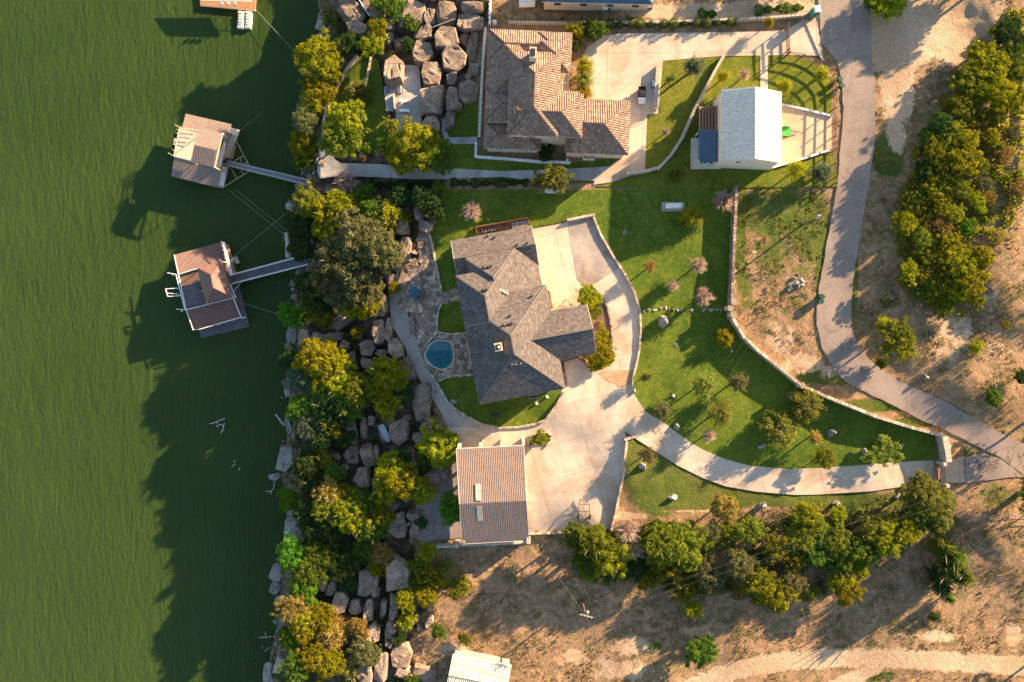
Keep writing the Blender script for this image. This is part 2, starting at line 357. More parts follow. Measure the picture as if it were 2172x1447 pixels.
# soft zones: (u, v, ru, rv, channel, amount)
ZONES = [
 (1640,450,95,60,0,.9),(1720,480,45,90,0,.9),(1570,500,14,140,0,1),(1640,540,60,70,0,.6),(1690,650,50,60,0,.5),(1700,560,40,60,0,.5),(1600,650,30,60,0,.45),(1580,620,22,60,0,.6),(1740,600,14,120,0,.8),(1650,740,60,10,0,.3),
 (1620,700,18,60,0,.5),(1750,800,90,22,0,.75),(1860,860,90,16,0,.9),(1950,895,60,12,0,.9),(2110,1050,60,35,0,.55),(2050,960,22,14,0,.6),(1400,1020,80,80,0,1),(1500,1050,160,38,0,.85),(1750,1062,220,20,0,.9),(1350,960,30,60,0,1),
 (1900,1062,80,16,0,.9),(1820,430,14,60,0,.8),(1812,600,14,120,0,.6),(1885,330,36,55,0,1),(1895,160,40,40,0,.55),(1870,200,22,22,0,.4),(1940,500,80,120,0,.35),(2120,400,80,200,0,.45),(1560,30,120,14,0,.7),(1660,36,60,10,0,.6),(1480,40,30,12,0,.9),(1500,1440,60,10,0,.5),(1850,1435,60,14,0,.7),
 (1200,380,240,10,0,.9),(1600,375,220,25,0,.9),(1460,340,60,60,0,.9),(2050,1280,60,60,0,.35),(1980,1330,120,30,0,.35),(1380,1370,30,14,0,.8),(950,1250,60,60,0,.3),(1000,1280,80,60,0,.2),(1430,1340,20,20,0,.5),(1150,1400,60,30,0,.2),(1040,1330,50,40,0,.4),
 (1950,60,150,70,1,1),(2050,60,100,90,1,1),(1900,110,70,50,1,1),(1905,190,40,90,1,.9),(1500,25,220,22,1,.8),(1650,15,120,20,1,.9),(1780,20,60,60,1,.9),(1230,28,160,14,1,.35),(1900,280,26,60,1,.7),(2030,700,60,60,1,.55),(2100,640,30,60,1,.5),(2000,760,60,40,1,.5),(2110,740,60,30,1,.45),
 (1650,720,60,50,1,.5),(1700,770,70,30,1,.6),(1660,600,40,70,1,.35),(1600,560,10,60,1,.45),(1760,790,30,20,1,.6),(1220,1390,30,20,1,.7),(1340,1370,60,30,1,.6),(1330,1420,60,30,1,.6),(1480,1340,60,20,1,.55),(1300,1420,60,30,1,.6),(1990,1350,50,16,1,.75),(2150,1350,24,36,1,.7),(1530,1335,40,10,1,.4),(1270,1400,60,20,1,.4),
 (1560,1385,400,12,1,.25),(1900,1393,300,8,1,.25),(1320,1095,60,12,1,.8),(1500,1085,120,6,1,.6),(900,1400,60,60,1,.45),(960,1380,60,20,1,.6),(1020,1260,70,50,1,.15),(2120,1050,20,20,1,.3),(1640,1078,80,8,1,.5),
]
def zone_at(uu, vv):
    z = np.zeros((len(uu), 3))
    for (u, v, ru, rv, ch, a) in ZONES:
        z[:, ch] = np.maximum(z[:, ch], a*np.exp(-(((uu-u)/ru)**2+((vv-v)/rv)**2)**1.6*.8)) if a > 0 else z[:, ch]
    sh = np.interp(vv, SHORE[:, 0], SHORE[:, 1])
    redge = np.interp(vv, [-300,0,60,120,240,300,360,420,480,600,700,800,900,960,1010,1060,1150,1180,1250,1320,1380,1447,1700],
                      [1030,1025,1025,1010,1000,960,960,940,905,890,880,905,935,965,925,880,875,900,930,890,870,900,900])
    z[:, 2] = np.clip((redge-uu)/14, 0, 1)
    cl = np.interp(uu, [1380,1457,1497,1548,1599,1675,1760,1867,1994,2172,2500], [1500,1462,1446,1425,1412,1401,1396,1396,1402,1412,1432])
    dr = np.clip(1.25-np.abs(vv-cl)/20*.75, 0, 1)*(uu > 1400)*(vv > 1300); z[:, 1] = np.maximum(z[:, 1], dr)
    dr = np.clip(1.2-np.abs(vv-(1416+(1862-uu)*.42))/16*.75, 0, 1)*(uu > 1740)*(uu < 1870)*(vv > 1400); z[:, 1] = np.maximum(z[:, 1], dr)
    return z
us = np.array([-60000,-12000,-3000,-1200,-600]+list(range(-300,520,40))+list(range(520,2320,8))+[2360,2450,2600,2900,4000,9000,60000], float)
vs = np.array([-60000,-12000,-3000,-1200,-600]+list(range(-300,-20,20))+list(range(-20,1480,8))+[1490,1520,1580,1700,2000,3000,9000,60000], float)
UU, VV = np.meshgrid(us, vs); uf = UU.ravel(); vf = VV.ravel()
zf = zt(uf, vf); zn = zone_at(uf, vf)
nu, nv = len(us), len(vs)
for i in np.nonzero((zn[:, 2] > .5) & (uf > 560) & (np.abs(vf-700) < 900))[0]:      # broken rocky slope
    q = Vector((uf[i]*.03, vf[i]*.03, 0)); zf[i] += (noise.noise(q)*1.0+noise.noise(q*3)*.4)-.7
for i in np.nonzero((zn[:, 2] < .5) & (uf > 1100) & (uf < 2320) & (vf > -40) & (vf < 1355))[0]:
    q = Vector((uf[i]*.05, vf[i]*.05, 3)); zf[i] += noise.noise(q)*.10-.07
kk = S*(H-zf)/H
co = np.stack([(uf-CX)*kk, -(vf-CY)*kk, zf], 1)
def grid_faces(nu, nv):
    a = np.arange(nu*nv).reshape(nv, nu)
    return np.stack([a[:-1, :-1], a[1:, :-1], a[1:, 1:], a[:-1, 1:]], -1).reshape(-1, 4)
me = bpy.data.meshes.new('ground'); me.from_pydata(co.tolist(), [], grid_faces(nu, nv).tolist())
ca = me.color_attributes.new('zone', 'FLOAT_COLOR', 'POINT')
ca.data.foreach_set('color', np.concatenate([np.clip(zn, 0, 1), np.ones((len(zn), 1))], 1).ravel())
me.polygons.foreach_set('use_smooth', [True]*len(me.polygons)); me.materials.append(M['ground'])
g = bpy.data.objects.new('ground', me); COL.objects.link(g)
tag(g, 'dry grass and rocky ground sloping down to the lake', kind='structure')
w = MB(); w.add([(-6000,-6000,LAKE),(40,-6000,LAKE),(40,6000,LAKE),(-6000,6000,LAKE)], [(0,1,2,3)])
w.build('lake', M['lake'], label='green lake water rippled by wind', kind='structure')

M['ramp_grey'] = surf('ramp_grey', (.25,.215,.19), (.40,.35,.29), .25, .9, 8, .2, .02, (.17,.11,.075), .2)
M['silt'] = surf('silt', (.36,.22,.12), (.48,.33,.21), .5, .95, 6, .3, .02, (.25,.14,.08), .3)
# ------------------------------------------------------------ draped sheets
def cells(poly, step=14.0, cuts=None):
    bm = bmesh.new()
    vv = [bm.verts.new((u, -v, 0)) for u, v in poly]
    tris = tessellate_polygon([[Vector((u, -v, 0)) for u, v in poly]])
    for t in tris:
        try: bm.faces.new([vv[i] for i in t])
        except ValueError: pass
    bmesh.ops.recalc_face_normals(bm, faces=bm.faces)
    for f in bm.faces:
        if f.normal.z < 0: f.normal_flip()
    U = [p[0] for p in poly]; V = [p[1] for p in poly]
    def cut(co, no):
        bmesh.ops.bisect_plane(bm, geom=bm.verts[:]+bm.edges[:]+bm.faces[:], plane_co=co, plane_no=no, dist=1e-4)
    for c_ in (cuts or []): cut(*c_)
    x = math.floor(min(U)/step)*step+step
    while x < max(U): cut((x, 0, 0), (1, 0, 0)); x += step
    y = math.floor(min(V)/step)*step+step
    while y < max(V): cut((0, -y, 0), (0, 1, 0)); y += step
    return bm
def finish(bm, off, thick, name, mat, parent=None, **k):
    bm.normal_update()
    be = [e for e in bm.edges if len(e.link_faces) == 1]
    low = set()
    if thick:
        r = bmesh.ops.extrude_edge_only(bm, edges=be)
        low = {x for x in r['geom'] if isinstance(x, bmesh.types.BMVert)}
    vs_ = list(bm.verts)
    z = zt([p.co.x for p in vs_], [-p.co.y for p in vs_])+off
    for p, h in zip(vs_, z):
        q = P(p.co.x, -p.co.y, h)
        if p in low: q.z -= thick
        p.co = q
    bmesh.ops.recalc_face_normals(bm, faces=bm.faces)
    ups = sum(f.normal.z*f.calc_area() for f in bm.faces)
    if ups < 0: bmesh.ops.reverse_faces(bm, faces=bm.faces)
    me = bpy.data.meshes.new(name); bm.to_mesh(me); bm.free(); me.materials.append(mat)
    o = bpy.data.objects.new(name, me); COL.objects.link(o)
    if parent: o.parent = parent
    return tag(o, k.get('label'), k.get('cat'), k.get('group'), k.get('kind'))
def sheet(name, poly, off, mat, label=None, kind='structure', thick=.25, parent=None, cat=None):
    return finish(cells(poly), off, thick, name, mat, parent, label=label, kind=kind, cat=cat)
def slabbed(name, poly, off, mat, ang, su, sv, label, gap=.5, o0=(0, 0)):
    """a paved area laid as separate slabs over a dark joint bed"""
    bed = sheet(name, poly, off-.035, M['joint'], label)
    ca_, sa = math.cos(R(ang)), math.sin(R(ang)); ax = Vector((ca_, sa, 0)); ay = Vector((-sa, ca_, 0))
    pr = [(Vector((u, -v, 0)).dot(ax)-o0[0], Vector((u, -v, 0)).dot(ay)-o0[1]) for u, v in poly]
    cuts = []
    for axis, i, s_ in ((ax, 0, su), (ay, 1, sv)):
        lo = math.floor(min(q[i] for q in pr)/s_); hi = math.ceil(max(q[i] for q in pr)/s_)
        for k in range(lo, hi+1):
            for dd in (-gap/2, gap/2): cuts.append((axis*(k*s_+o0[i]+dd), axis))
    bm = cells(poly, 20, cuts)
    groups = {}
    for f in bm.faces:
        c_ = f.calc_center_median(); a = c_.dot(ax)-o0[0]; b_ = c_.dot(ay)-o0[1]
        ka, kb = math.floor(a/su), math.floor(b_/sv)
        ra, rb = a-ka*su, b_-kb*sv
        if ra < gap/2 or su-ra < gap/2 or rb < gap/2 or sv-rb < gap/2: continue
        groups.setdefault((ka, kb), []).append([v_.co.copy() for v_ in f.verts])
    bm.free()
    big = [g_ for g_ in groups.values()]
    for g_ in big:
        nb = bmesh.new(); cache = {}
        for fv in g_:
            try:
                nb.faces.new([cache.setdefault((round(c_.x, 3), round(c_.y, 3)), None) or cache.__setitem__((round(c_.x, 3), round(c_.y, 3)), nb.verts.new(c_)) or cache[(round(c_.x, 3), round(c_.y, 3))] for c_ in fv])
            except ValueError: pass
        finish(nb, off+random.uniform(-.006, .006), .12, 'slab', mat, bed)
    return bed

ROAD_L = [(1738,-300),(1736,0),(1742,90),(1775,128),(1786,170),(1789,240),(1781,330),(1775,400),(1761,480),(1746,560),(1733,640),(1733,690),(1745,740),(1772,788),(1797,812),(1850,838),(1900,862),(1950,888),(2020,920),(2070,945),(2126,972),(2172,1010),(2500,1240)]
ROAD_R = [(1845,-300),(1845,60),(1850,130),(1857,200),(1855,300),(1845,380),(1830,470),(1815,560),(1805,640),(1805,690),(1818,735),(1845,765),(1871,785),(1893,801),(1949,826),(1999,848),(2046,876),(2101,906),(2172,942),(2500,1120)]
def ragged(pts, amp, step=14, seed=1):
    rr = random.Random(seed); out = []
    for (a, b_) in zip(pts[:-1], pts[1:]):
        L = math.dist(a, b_); n_ = max(1, int(L/step))
        for k in range(n_):
            t = k/n_; out.append((a[0]+(b_[0]-a[0])*t+rr.uniform(-amp, amp), a[1]+(b_[1]-a[1])*t+rr.uniform(-amp, amp)))
    return out+[pts[-1]]
sheet('road', ragged(ROAD_L, 1.2)+ragged(ROAD_R, 1.2, seed=2)[::-1], .10, M['asphalt'], 'grey chip seal road curving past the property')
sheet('gravel_apron', [(2046,971),(2085,960),(2124,974),(2160,1002),(2172,1012),(2140,1013),(2090,1020),(2049,1025)], .085, M['asphalt'], 'worn gravel apron between the road and the gate')
DRC = [(1440,1480),(1457,1462),(1497,1446),(1548,1425),(1599,1412),(1675,1401),(1760,1396),(1867,1396),(1994,1402),(2172,1412),(2400,1430)]
rd = sheet('dirt_road', [(u, v-24) for u, v in DRC]+[(u, v+24) for u, v in DRC[::-1]], .012, M['ground'], 'pale dirt track crossing the dry field', thick=0)
zc = np.array([UV(*p_.co) for p_ in rd.data.vertices]); zz_ = np.clip(zone_at(zc[:, 0], zc[:, 1]), 0, 1)
ca = rd.data.color_attributes.new('zone', 'FLOAT_COLOR', 'POINT'); ca.data.foreach_set('color', np.concatenate([zz_, np.ones((len(zz_), 1))], 1).ravel())

# lawns
CURB_E = [(1257,457),(1262,470),(1275,500),(1298,540),(1325,582),(1345,620),(1357,660),(1359,700),(1356,740),(1349,775),(1342,800),(1341,823)]
DRIVE_UP = [(1341,823),(1347,840),(1369,873),(1410,898),(1463,938),(1493,955),(1535,973),(1590,988),(1673,995),(1740,993),(1850,985),(1943,978),(1981,977)]
DRIVE_LO = [(1325,915),(1341,926),(1383,953),(1438,988),(1493,1015),(1540,1032),(1604,1043),(1687,1050),(1740,1049),(1850,1042),(1943,1028),(1993,1025)]
WALL_E = [(1556,398),(1554,450),(1551,520),(1549,580),(1546,640),(1546,672),(1570,712),(1600,742),(1640,774),(1690,815),(1740,838),(1800,862),(1850,882),(1925,905),(1985,921)]
LAWN_N = [(936,402),(1200,404),(1400,400)]+[(u-3, v) for u, v in WALL_E]+[(1984,977)]+DRIVE_UP[::-1][1:]+CURB_E[::-1][1:]+[(1202,468),(1128,484),(1140,560),(985,600),(975,613),(937,620),(926,560),(913,498),(918,482),(938,455)]
sheet('front_lawn', LAWN_N, .06, M['lawn'], 'mown green lawn wrapping the north and east of the grey roofed house')
PATH_IN = [(859,643),(866,671),(876,700),(884,725),(899,767),(915,793),(926,811),(939,832),(949,851),(963,865),(987,881),(1018,898),(1058,907),(1097,906),(1136,899),(1157,890),(1178,861),(1197,832)]
sheet('south_lawn', PATH_IN[6:]+[(1190,800),(1180,790),(1020,800),(1003,796),(965,797),(945,801)], .06, M['lawn'], 'shaded crescent of lawn south of the grey roofed house')
sheet('side_lawn', [(938,644),(977,637),(985,665),(992,705),(958,709),(928,705),(929,675),(932,655)], .07, M['lawn'], 'small round lawn above the pool')
# neighbour lawns
sheet('neighbour_lawn', [(1406,129),(1529,120),(1499,182),(1471,235),(1446,293),(1421,332),(1397,357),(1369,362),(1373,243),(1396,241)], .06, M['lawn_dry'], 'sunlit lawn between the tiled house drive and the curved wall')
sheet('neighbour_lawn', [(1535,122),(1612,118),(1612,190),(1535,192),(1510,300),(1475,358),(1640,360),(1770,322),(1776,396),(1440,400),(1262,396),(1380,366),(1400,360),(1425,335),(1450,293),(1475,235),(1502,182)], .055, M['lawn_dry'], 'lawn wrapping the white roofed barn')
sheet('neighbour_lawn', [(1630,117),(1668,117),(1725,128),(1752,150),(1764,180),(1764,246),(1658,222),(1630,200)], .06, M['lawn_dry'], 'corner lawn inside the curved rail fence')
sheet('neighbour_lawn', [(953,306),(1009,305),(1009,335),(1146,346),(1207,346),(1317,333),(1292,352),(1201,357),(1063,362),(980,360),(955,357)], .06, M['lawn'], 'narrow lawn south of the tiled house')
sheet('neighbour_lawn', [(950,289),(1012,290),(1012,218),(990,215),(966,235),(955,262)], .10, M['lawn'], 'shaded lawn between boulders and tiled house')
sheet('terrace_lawn', [(788,118),(802,128),(812,180),(818,240),(826,262),(838,282),(812,305),(800,325),(768,326),(767,250),(775,190)], .14, M['lawn'], 'upper strip of shaded terrace lawn')
sheet('terrace_lawn', [(768,114),(784,122),(771,190),(763,250),(761,312),(735,336),(705,334),(690,312),(690,250),(704,205),(730,158)], .14, M['lawn'], 'lower crescent of terrace lawn')
sheet('sand_yard', [(1656,222),(1764,246),(1763,318),(1645,352)], .075, M['sand'], 'sandy yard behind the white roofed barn')
# paved areas
slabbed('driveway', DRIVE_UP+[(1981,1000),(1993,1025)]+DRIVE_LO[::-1][1:], .10, M['concrete'], 14, 62, 66, 'long curved concrete driveway from the gate', o0=(20, 12))
slabbed('gate_apron', [(1993,978),(2044,969),(2048,1023),(1995,1025)], .10, M['concrete'], 3, 60, 60, 'square concrete apron outside the gate')
SHOPW = [(1325,917),(1329,930),(1326,965),(1322,1005),(1313,1050),(1304,1090),(1297,1116)]
COURT = [(1257,457),(1202,468),(1196,474),(1128,486),(1140,560),(1145,600),(1160,660),(1232,650),(1232,612),(1250,600),(1272,622),(1290,655),(1297,690),(1299,735),(1301,768),(1275,785),(1262,790),(1225,760),(1190,770),(1193,826)]+PATH_IN[::-1][1:7]+[(1018,906),(985,905),(960,905),(949,905),(960,927),(973,948),(972,960),(1000,1130),(1125,1132)]+SHOPW[::-1]+[(1330,912)]+CURB_E[::-1]
slabbed('concrete_court', COURT, .09, M['concrete'], 16, 58, 72, 'broad concrete court between house and workshop', o0=(8, -6))
PATH_OUT = [(812,575),(820,600),(824,629),(829,670),(834,695),(845,714),(858,733),(868,765),(886,799),(912,838),(937,877),(947,904)]
slabbed('garden_path', [(812,575),(826,576),(838,612),(848,638)]+PATH_IN[:6]+[(926,811),(939,832),(949,851),(963,865),(987,881),(1018,898),(1018,905),(949,904)]+PATH_OUT[::-1][1:-1], .12, M['path_concrete'], 45, 52, 200, 'smooth grey concrete path curving down past the pool')
NC = [(1245,100),(1283,76),(1320,71),(1500,69),(1665,66),(1706,41),(1733,45),(1746,118),(1665,117),(1529,119),(1406,129),(1396,241),(1373,243),(1368,362),(1300,386),(1258,392),(1262,384),(1318,334),(1325,300),(1240,300),(1237,120)]
slabbed('neighbour_drive', NC, .09, M['concrete'], 0, 74, 66, 'concrete drive and parking court of the tiled house', o0=(30, 20))
sheet('walkway', [(1613,116),(1629,116),(1629,198),(1613,196)], .10, M['concrete'], 'short concrete walk to the white roofed barn')
slabbed('lower_path', [(676,315),(701,318),(709,337),(723,346),(806,348),(875,356),(941,359),(958,357),(1063,363),(1201,358),(1292,353),(1317,335),(1262,384),(1215,381),(1104,380),(1063,375),(947,380),(875,380),(806,376),(723,373),(679,379),(673,365)], .20, M['concrete_grey'], 0, 66, 200, 'grey concrete path leading to the north boat dock')
slabbed('rock_patio', [(856,138),(889,138),(893,193),(894,271),(843,278),(835,202),(855,198)], .12, M['concrete_grey'], 5, 30, 45, 'shaded concrete patio tucked among the boulders')
sheet('walkway', [(936,279),(947,276),(953,291),(1013,290),(1010,305),(957,306),(950,311)], .18, M['concrete_grey'], 'narrow concrete walk from patio steps to tiled house')
sheet('gravel_bed', [(900,1010),(930,1000),(975,955),(985,1140),(900,1150),(870,1140),(885,1060)], .10, M['gravel'], 'dark gravel beside the workshop')
sheet('planting_bed', [(1231,612),(1250,604),(1269,622),(1286,655),(1294,690),(1296,738),(1300,766),(1274,782),(1258,770),(1250,700)], .16, M['mulch'], 'mulched planting bed by the east wing')
sheet('planting_bed', [(1158,614),(1166,618),(1173,655),(1164,658)], .17, M['mulch'], 'thin mulched bed against the house wall')
sheet('planting_bed', [(1190,768),(1196,768),(1204,820),(1197,822)], .16, M['mulch'], 'dark bed strip beside the southeast corner')
sheet('grey_ramp', ragged([(1204,472),(1255,462),(1274,508),(1300,548),(1312,568),(1262,602),(1238,610),(1224,590),(1213,530),(1204,472)], .5, 10, 5), .112, M['ramp_grey'], 'blotched grey ramp lane in the upper court', thick=.02)  # thin darker grey sheet laid over the court slabs
sheet('silt_patch', ragged([(1268,792),(1300,784),(1342,786),(1340,816),(1318,822),(1290,808),(1268,792)], 2.0, 7, 6), .113, M['silt'], 'reddish silt washed across the court entrance', thick=.015)
# dark tyre and water stains belong to the concrete material; flagstones are real stones
def clip(poly, px, py, nx, ny):
    out = []
    for i in range(len(poly)):
        a = poly[i]; b_ = poly[(i+1) % len(poly)]
        da = (a[0]-px)*nx+(a[1]-py)*ny; db = (b_[0]-px)*nx+(b_[1]-py)*ny
        if da <= 0: out.append(a)
        if (da <= 0) != (db <= 0):
            t = da/(da-db); out.append((a[0]+(b_[0]-a[0])*t, a[1]+(b_[1]-a[1])*t))
    return out
def flagstones(name, poly, size, off, label, hole=None, seed=1):
    rr = random.Random(seed)
    bed = sheet(name, poly, off-.05, M['mortar'], label)
    U = [p[0] for p in poly]; V = [p[1] for p in poly]; pts = {}
    nx_ = int((max(U)-min(U))/size)+3; ny_ = int((max(V)-min(V))/size)+3
    for i in range(-1, nx_):
        for j in range(-1, ny_):
            pts[(i, j)] = (min(U)+(i+.5*(j % 2)+rr.uniform(-.33, .33))*size, min(V)+(j+rr.uniform(-.33, .33))*size)
    cellsl = []
    for (i, j), c_ in pts.items():
        if not inpoly(*c_, poly) or (hole and inpoly(*c_, hole)): continue
        cell = [(c_[0]-2*size, c_[1]-2*size), (c_[0]+2*size, c_[1]-2*size), (c_[0]+2*size, c_[1]+2*size), (c_[0]-2*size, c_[1]+2*size)]
        for a in range(-2, 3):
            for b_ in range(-2, 3):
                q = pts.get((i+a, j+b_))
                if q is None or q == c_: continue
                mx, my = (q[0]+c_[0])/2, (q[1]+c_[1])/2; dx, dy = q[0]-c_[0], q[1]-c_[1]; L = math.hypot(dx, dy)
                cell = clip(cell, mx-dx/L*.45, my-dy/L*.45, dx, dy)
                if len(cell) < 3: break
            if len(cell) < 3: break
        if len(cell) >= 3: cellsl.append(cell)
    return bed, cellsl
def stones_from(cellsl, off, bed, mat, cap=300, name='flagstone', seed=2):
    rr = random.Random(seed)
    def ar(c_): return abs(sum(c_[i][0]*c_[(i+1) % len(c_)][1]-c_[(i+1) % len(c_)][0]*c_[i][1] for i in range(len(c_))))/2
    cellsl = sorted(cellsl, key=ar, reverse=True)
    rest = MB()
    for k, c_ in enumerate(cellsl):
        zc = [z1(*p)+off for p in c_]; dz = rr.uniform(-.015, .02); t = rr.random()
        top = [P(p[0], p[1], z+dz) for p, z in zip(c_, zc)]; bot = [Vector((q.x, q.y, q.z-.09)) for q in top]
        n_ = len(c_); fs = [tuple(range(n_-1, -1, -1))]+[(i, (i+1) % n_, n_+(i+1) % n_, n_+i) for i in range(n_)]
        if k < cap:
            mb = MB(); mb.add(top+bot, fs, t); mb.build(name, mat, bed)
        else: rest.add(top+bot, fs, t)
    if rest.v: rest.build(name, mat, bed, kind='stuff')
POOL = [(917,728),(926,724),(944,724),(955,728),(960,745),(960,766),(952,777),(938,783),(920,777),(906,763),(903,751),(909,737)]
PATIO = [(888,490),(905,494),(913,500),(926,560),(937,620),(975,613),(977,635),(938,643),(932,655),(928,675),(927,704),(940,709),(958,709),(990,706),(1004,796),(965,797),(945,801),(926,810),(915,793),(899,767),(884,725),(878,700),(868,671),(868,662),(894,660),(893,610),(892,560),(884,520)]
cp = [(CX+(0), 0)]
def grow(poly, k):
    cu = sum(p[0] for p in poly)/len(poly); cv = sum(p[1] for p in poly)/len(poly)
    return [(cu+(p[0]-cu)*k, cv+(p[1]-cv)*k) for p in poly]
bed, cl = flagstones('flagstone_patio', PATIO, 9.0, .14, 'irregular flagstone patio west of the house', grow(POOL, 1.05))
stones_from(cl, .14, bed, M['flagstone'])
bed, cl = flagstones('stone_terrace', [(846,565),(892,563),(893,660),(852,661)], 9.5, .75, 'raised stone terrace on the split boulder')
stones_from(cl, .75, bed, M['flagstone'])

# ------------------------------------------------------------ walls made of laid stones
def along(pts, step):
    out = []; acc = 0.0
    for a, b_ in zip(pts[:-1], pts[1:]):
        d = b_-a; L = d.length
        while acc < L:
            out.append((a+d*(acc/L), d.normalized(), step)); acc += step
        acc -= L
    return out
def stone_wall(name, px, width, height, label, cat='wall', stone=.6, mat='wallstone', base=-.3, core='wallstone', cap=None, seed=3, group=None, individually=True):
    rr = random.Random(seed)
    pts = [G(u, v) for u, v in px]
    loc = pts[len(pts)//2]
    t = thing(name, label, cat, loc, group)
    cr = MB(); n_ = len(pts)
    for a, b_ in zip(pts[:-1], pts[1:]):
        d = (b_-a); d.z = 0; s_ = Vector((-d.y, d.x, 0)).normalized()*(width*.42)
        ae = a-d.normalized()*.02; be = b_+d.normalized()*.02
        vs_ = [q+s_*k+Vector((0, 0, h)) for h in (base, height-.09) for q in (ae, be) for k in (-1, 1)]
        cr.add(vs_, [(0,2,3,1),(4,5,7,6),(0,1,5,4),(2,6,7,3),(0,4,6,2),(1,3,7,5)])
    cr.build('core', M[core], t)
    st = MB(); nst = 0
    for q, d, s_ in along(pts, stone):
        ang = math.atan2(d.y, d.x); L = stone*rr.uniform(.82, .97)
        c_ = q+d*(stone/2)
        rows = max(1, int(round(height/.45)))
        st.box((c_.x, c_.y, c_.z+height-.09), (L, width*rr.uniform(.92, 1.06), .18), ang+rr.uniform(-.03, .03), col=rr.random())
        if height > .6:
            side = Vector((-d.y, d.x, 0)).normalized()
            for r_ in range(rows):
                for k in (-1, 1):
                    cc = c_+side*(k*width*.43)+d*rr.uniform(-.1, .1); h0 = height-.2-(r_+.5)*.42
                    st.box((cc.x, cc.y, c_.z+h0), (L*rr.uniform(.8, 1), .12, .38), ang, col=rr.random())
    st.build('stones', M[mat], t, kind='stuff')
    return t
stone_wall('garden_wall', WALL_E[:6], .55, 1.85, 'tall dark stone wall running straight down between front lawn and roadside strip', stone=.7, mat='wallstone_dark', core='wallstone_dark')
stone_wall('garden_wall', WALL_E[5:], .55, 1.85, 'tall stone wall curving beside the road down to the gate', stone=.7, mat='wallstone')
stone_wall('low_wall', CURB_E, .38, .5, 'low stone edging wall curving between concrete court and front lawn', stone=.55)
stone_wall('low_wall', PATH_IN[5:], .36, .4, 'low stone edging wall round the crescent south lawn', stone=.5)
stone_wall('low_wall', [(1202,468),(1257,457)], .4, .7, 'short stone wall closing the top of the concrete court', stone=.55)
stone_wall('retaining_wall', [(1342,926),(1329,930),(1325,965),(1321,1005),(1312,1050),(1304,1090),(1297,1118)], .42, .9, 'curved limestone retaining wall east of the workshop court', stone=.6)
stone_wall('low_wall', [(912,499),(922,545),(930,585),(938,622)], .36, .45, 'pale stone kerb between flagstone patio and west lawn', stone=.5)
stone_wall('low_wall', [(938,643),(931,656),(928,676),(926,705),(907,728)], .34, .45, 'curved stone kerb between small round lawn and patio', stone=.5)
stone_wall('low_wall', [(926,705),(958,709),(990,706)], .34, .4, 'stone kerb below the small round lawn above the pool', stone=.5)
stone_wall('low_wall', [(930,808),(946,801),(965,796),(1000,795)], .34, .35, 'stone kerb between pool patio and south lawn', stone=.5)
stone_wall('curved_wall', [(1533,121),(1515,152),(1499,182),(1471,235),(1446,293),(1421,332),(1397,357),(1370,365),(1330,370)], .5, 1.1, 'long curved tan wall between tiled house lawn and white barn', stone=.7, mat='limestone', core='limestone')
stone_wall('rubble_wall', [(1394,142),(1391,190),(1388,235)], .7, .9, 'short rubble wall beside the parked utility cart', stone=.42, mat='limestone')
stone_wall('terrace_wall', [(788,122),(778,175),(769,230),(766,330)], .4, .5, 'thin stone wall between the two terrace lawns', stone=.6)
stone_wall('terrace_wall', [(760,120),(735,152),(715,190),(697,225),(688,262),(685,315)], .4, .9, 'curved outer stone wall of the lakeside terrace', stone=.6)
stone_wall('boundary_wall', [(1078,50),(1200,52),(1400,50),(1560,44),(1640,40),(1702,35)], .4, .8, 'low tan wall behind the hedge at the top', stone=.8, mat='limestone')
stone_wall('boundary_wall', [(1040,0),(1039,50),(1050,51)], .4, 1.2, 'pale corner wall near the top beside the rocks', stone=.8, mat='white')
stone_wall('boundary_wall', [(1030,62),(1026,110),(1021,200),(1017,286)], .45, .9, 'pale retaining wall along the west side of tiled house', stone=1.0, mat='cream', core='cream')
stone_wall('boundary_wall', [(1010,303),(1009,334),(1070,338),(1150,345),(1200,346),(1204,338)], .4, .7, 'pale retaining wall below the tiled house porch', stone=1.0, mat='white', core='white')
stone_wall('yard_kerb', [(1656,222),(1705,233),(1763,247)], .35, .4, 'pale kerb between corner lawn and sandy yard', stone=.9, mat='white')
stone_wall('yard_kerb', [(1763,318),(1700,338),(1645,354)], .35, .4, 'pale kerb below the sandy yard', stone=.9, mat='white')
stone_wall('drive_kerb', [(1708,44),(1728,90),(1740,118)], .5, .25, 'concrete kerb at the neighbour drive entrance', stone=1.2, mat='concrete', core='concrete')
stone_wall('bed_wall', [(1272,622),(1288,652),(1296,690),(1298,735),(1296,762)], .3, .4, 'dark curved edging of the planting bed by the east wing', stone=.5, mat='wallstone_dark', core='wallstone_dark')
stone_wall('planter_wall', [(1121,926),(1120,948),(1134,944)], .45, .5, 'low stone corner of the small planter by the workshop', stone=.5)
stone_wall('planter_wall', [(1121,926),(1160,916),(1168,922),(1168,934),(1160,944)], .35, .4, 'curved stone rim of the small planter by the workshop', stone=.5)
sheet('planter_soil', [(1123,928),(1159,919),(1165,924),(1165,934),(1157,943),(1124,946)], .3, M['lawn_dry'], 'grass in the small planter by the workshop')
stone_wall('low_wall', [(1297,1118),(1240,1124),(1190,1128),(1126,1131)], .4, .5, 'rough stone edging below the workshop court', stone=.6)
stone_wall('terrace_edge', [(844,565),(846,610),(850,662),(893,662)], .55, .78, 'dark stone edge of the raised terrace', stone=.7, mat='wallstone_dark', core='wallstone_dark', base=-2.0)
stone_wall('entrance_wall', [(1991,924),(1996,950),(1999,974)], 1.1, 2.0, 'thick pale stone entrance wall north of the gate', stone=.8, mat='limestone', core='limestone')
